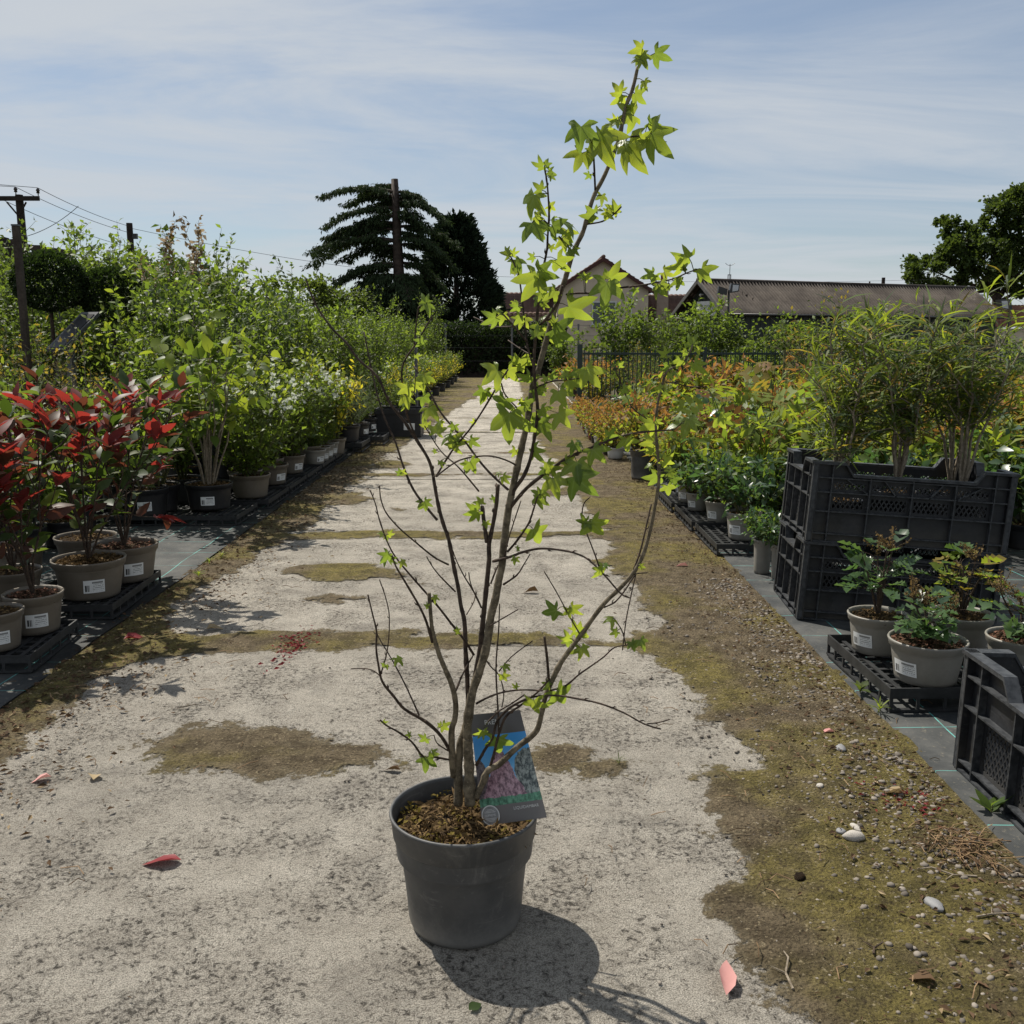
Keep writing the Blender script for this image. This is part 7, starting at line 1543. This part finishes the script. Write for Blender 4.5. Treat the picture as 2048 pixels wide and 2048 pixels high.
# wings
for nm,(x0,x1,ymin,ze_,zr_) in {'l':(-6.6,-2.8,1.2,2.75,4.05),'r':(2.85,8.5,1.5,2.45,3.95)}.items():
    MB().box(x0,x1,ymin,ymin+5,-.1,ze_).build('wing_wall',RENDER,HO)
    tiled('wing_roof',(x0-.2,ymin-.35,ze_-.12),(x1-x0+.3,0,0),(0,2.85,zr_-ze_+.12),int((x1-x0)/.26),9,TILE,HO); tiled('wing_roof',(x1+.1,ymin+5.35,ze_-.12),(x0-x1-.3,0,0),(0,-2.85,zr_-ze_+.12),int((x1-x0)/.26),9,TILE,HO)
    link('gutter',MB().tube([(x0-.2,ymin-.42,ze_-.18),(x1+.1,ymin-.42,ze_-.18)],.06,6).me('gutter',TRIM),HO)
CH=link('chimney',MB().box(3.35,4.05,.55,1.15,0,4.35).box(3.30,4.10,.50,1.20,4.35,4.50).me('chimney',BRICKC),HO); link('chimney_pot',MB().lathe([(.10,4.5),(.13,4.52),(.11,4.6),(.11,5.0),(.14,5.02),(.12,5.12)],12).me('chimney_pot',TILE_R,True),CH,(3.7,.85,0))
# red tiled roof at the far right
RH=empty('red_roofed_house',(33.2,70,0),R(8),'red tiled building partly hidden at the right edge behind the barn','house'); MB().box(.2,8.0,.3,5,-.1,1.9).build('wall',RENDER,RH); tiled('roof',(0,0,1.95),(8.2,0,0),(0,2.7,1.65),30,12,TILE_R,RH); MB().bar((.3,1.0,2.3),(.3,1.0,4.3),.2,n=12).build('flue',GALV,RH)
# ---- left: power poles, wires, posts, panel, sign board
P1=empty('power_pole',(-19.42,40,0),0,'dark wooden power pole with a crossarm and insulators at the left edge','power pole')
MB().bar((0,0,-.2),(0,0,6.75),.20,.15,10).build('pole',WOOD_DK,P1); MB().box(-1.6,.88,-.20,-.155,6.5,6.68).build('crossarm',WOOD_DK,P1); MB().bar((-.42,-.17,6.45),(-.02,-.17,5.95),.035).bar((.34,-.17,6.45),(.02,-.17,5.95),.035).build('brace',WOOD_DK,P1)
for x,y,z in ((.84,-.18,6.69),(-.12,0,6.76),(-1.5,-.18,6.69)): MB().lathe([(.02,0),(.02,.08),(.07,.10),(.05,.16),(.08,.19),(.05,.26),(.0,.30)],10).build('insulator',INSUL,P1,True,loc=(x,y,z))
P2=empty('power_pole',(-18.75,49.5,0),0,'bare dark power pole standing behind the left shrubs','power pole'); MB().bar((0,0,-.2),(0,0,6.75),.19,.15,10).build('pole',WOOD_DK,P2); MB().box(.14,.36,-.08,.08,6.0,6.25).build('switch_box',BLACKM,P2)
def cable(a,b,sag,lab,r=.012):
    pts=[Vector(a).lerp(Vector(b),k/12)-Vector((0,0,sag*4*(k/12)*(1-k/12))) for k in range(13)]; props(MB().tube(pts,r,4).build('overhead_wire',WIRE,None),lab,'wire','overhead wires at left')
cable((-18.58,39.8,6.99),(-18.75,49.5,6.6),.12,'overhead wire from the right insulator to the bare pole'); cable((-19.54,40,7.05),(-18.8,49.5,6.3),.14,'overhead wire from the pole top insulator to the bare pole'); cable((-20.92,39.8,6.99),(-18.8,49.5,5.6),.2,'lowest overhead wire running down to the bare pole')
cable((-18.58,39.8,6.99),(-34,30,8.2),.3,'overhead wire leaving the crossarm toward the top left'); cable((-19.54,40,7.05),(-35,30,7.9),.3,'second overhead wire leaving the pole toward the left edge')
cable((-18.65,49.5,6.5),(-5,60,4.9),.25,'thin wire sloping from the bare pole toward the cedar'); cable((-2,60,4.9),(30,68,5.2),.3,'thin wire seen low between the conifer and the barn ridge',.010)
cable((-17.2,40.2,6.35),(-19.2,38.5,4.9),.25,'short service cable looping down beside the power pole')
SP=empty('upright_post',(-3.93,8.0,0),0,'weathered grey post standing among the left shrubs','post'); MB().box(-.024,.024,-.024,.024,-.05,2.03).build('post',WOOD,SP,loc=(0,0,0)); 
MB().box(-.027,.027,-.027,.027,2.032,2.045).build('cap',STEEL,SP)
for i,(x,y,z,lab) in enumerate([(-2.62,14.0,1.2,'slim grey post beside the path behind the thin branches'),(-4.9,10.8,1.7,'grey stake standing left of the clipped ball shrub'),(2.65,9.6,1.05,'bamboo cane in the right bed left of the narrow leaved shrubs')]):
    t=empty('post',(x if i else -1.36,y,0),0,lab,'post'); MB().bar((0,0,-.05),(0,0,z),.022 if i<2 else .012,n=6).build('post',STEEL if i<2 else BARK_G,t)
CP=empty('panel_wall',(-11.97,20,0),R(8),'weathered concrete panel wall with a dark timber post at the left edge','wall')
for i in range(4): link('panel',MB().box(-4,1.55,-.06,.06,.35*i+1.603,.35*i+1.947).me('panel',CONCW),CP)
MB().box(1.56,1.84,-.12,.12,-.05,3.16).build('post',WOOD_DK,CP)
MB().box(-4,1.5,-.05,.05,-.05,1.6).build('base_panel',CONCW,CP)
TF=empty('timber_frame',(-10.2,20.6,0),R(14),'timber rail and post frame beside the concrete panel wall','fence')
for x in (.0,.5,1.05): link('post',MB().box(x-.09,x+.09,-.09,.09,-.05,3.15-.2*x).me('post',WOOD),TF)
for z in (3.02,2.6): link('rail',MB().prism([(.09,-.12,z-.05),(1.0,-.12,z-.17),(1.0,-.12,z-.05),(.09,-.12,z+.07)],0,(0,.04,0)).me('rail',WOOD),TF)
NS=empty('net_screen',(-8.6,18.5,0),R(6),'dark green windbreak net stretched between posts behind the left shrubs','screen')
MB().box(-1.2,4.0,-.008,.008,1.0,1.9).build('net',NET,NS)
for x in (-1.2,1.4,4.0): link('post',MB().bar((x,.05,-.05),(x,.05,1.98),.04).me('post',WOOD),NS)
SB=empty('sign_stand',(-3.98,8.9,0.12),R(-25),'slanted display board on a grey stand among the left shrubs','sign stand',None,.82)
MB().box(-.04,.04,-.03,.03,-.05,1.15).build('stand',STEEL,SB); pl=MB().prism([(-.16,-.16,1.12),(.10,-.16,1.12),(.30,.18,1.52),(.04,.18,1.52)],0,(.0,-.02,.03)).build('board',STEEL,SB); MB().prism([(-.12,-.172,1.163),(.08,-.172,1.163),(.26,.134,1.522),(.06,.134,1.522)],0,(0,-.003,.004)).build('panel',BLACKM,pl)
# trees and hedging beyond the left beds
for i,(x,y,b,lab,m) in enumerate([(-14,38,[((0,0,2.6),(2.6,1.6,1.5)),((1.8,0,3.0),(1.6,1.4,1.0)),((-2,0,2.8),(1.8,1.4,1.2))],'low spreading tree beyond the left beds',LF_MID),(-8.5,40,[((0,0,2.4),(2.4,1.6,1.4)),((1.6,0,2.8),(1.3,1.2,1.2)),((-1.8,0,2.2),(1.6,1.4,1.2))],'low tree between the left shrubs and the cedar',LF_OLIVE),(-18,34,[((0,0,2.2),(2.2,1.6,1.4)),((2,0,2.4),(1.6,1.4,1.2))],'low tree behind the concrete panel wall',LF_MID),(6,36,[((0,0,.6),(2.2,1.4,.8)),((2,0,.5),(1.6,1.4,.7))],'garden shrubbery in front of the house',LF_OLIVE)]):
    broad_tree('garden_tree',(x,y,0),lab,b,1100,.16,m,1.6,50+i)
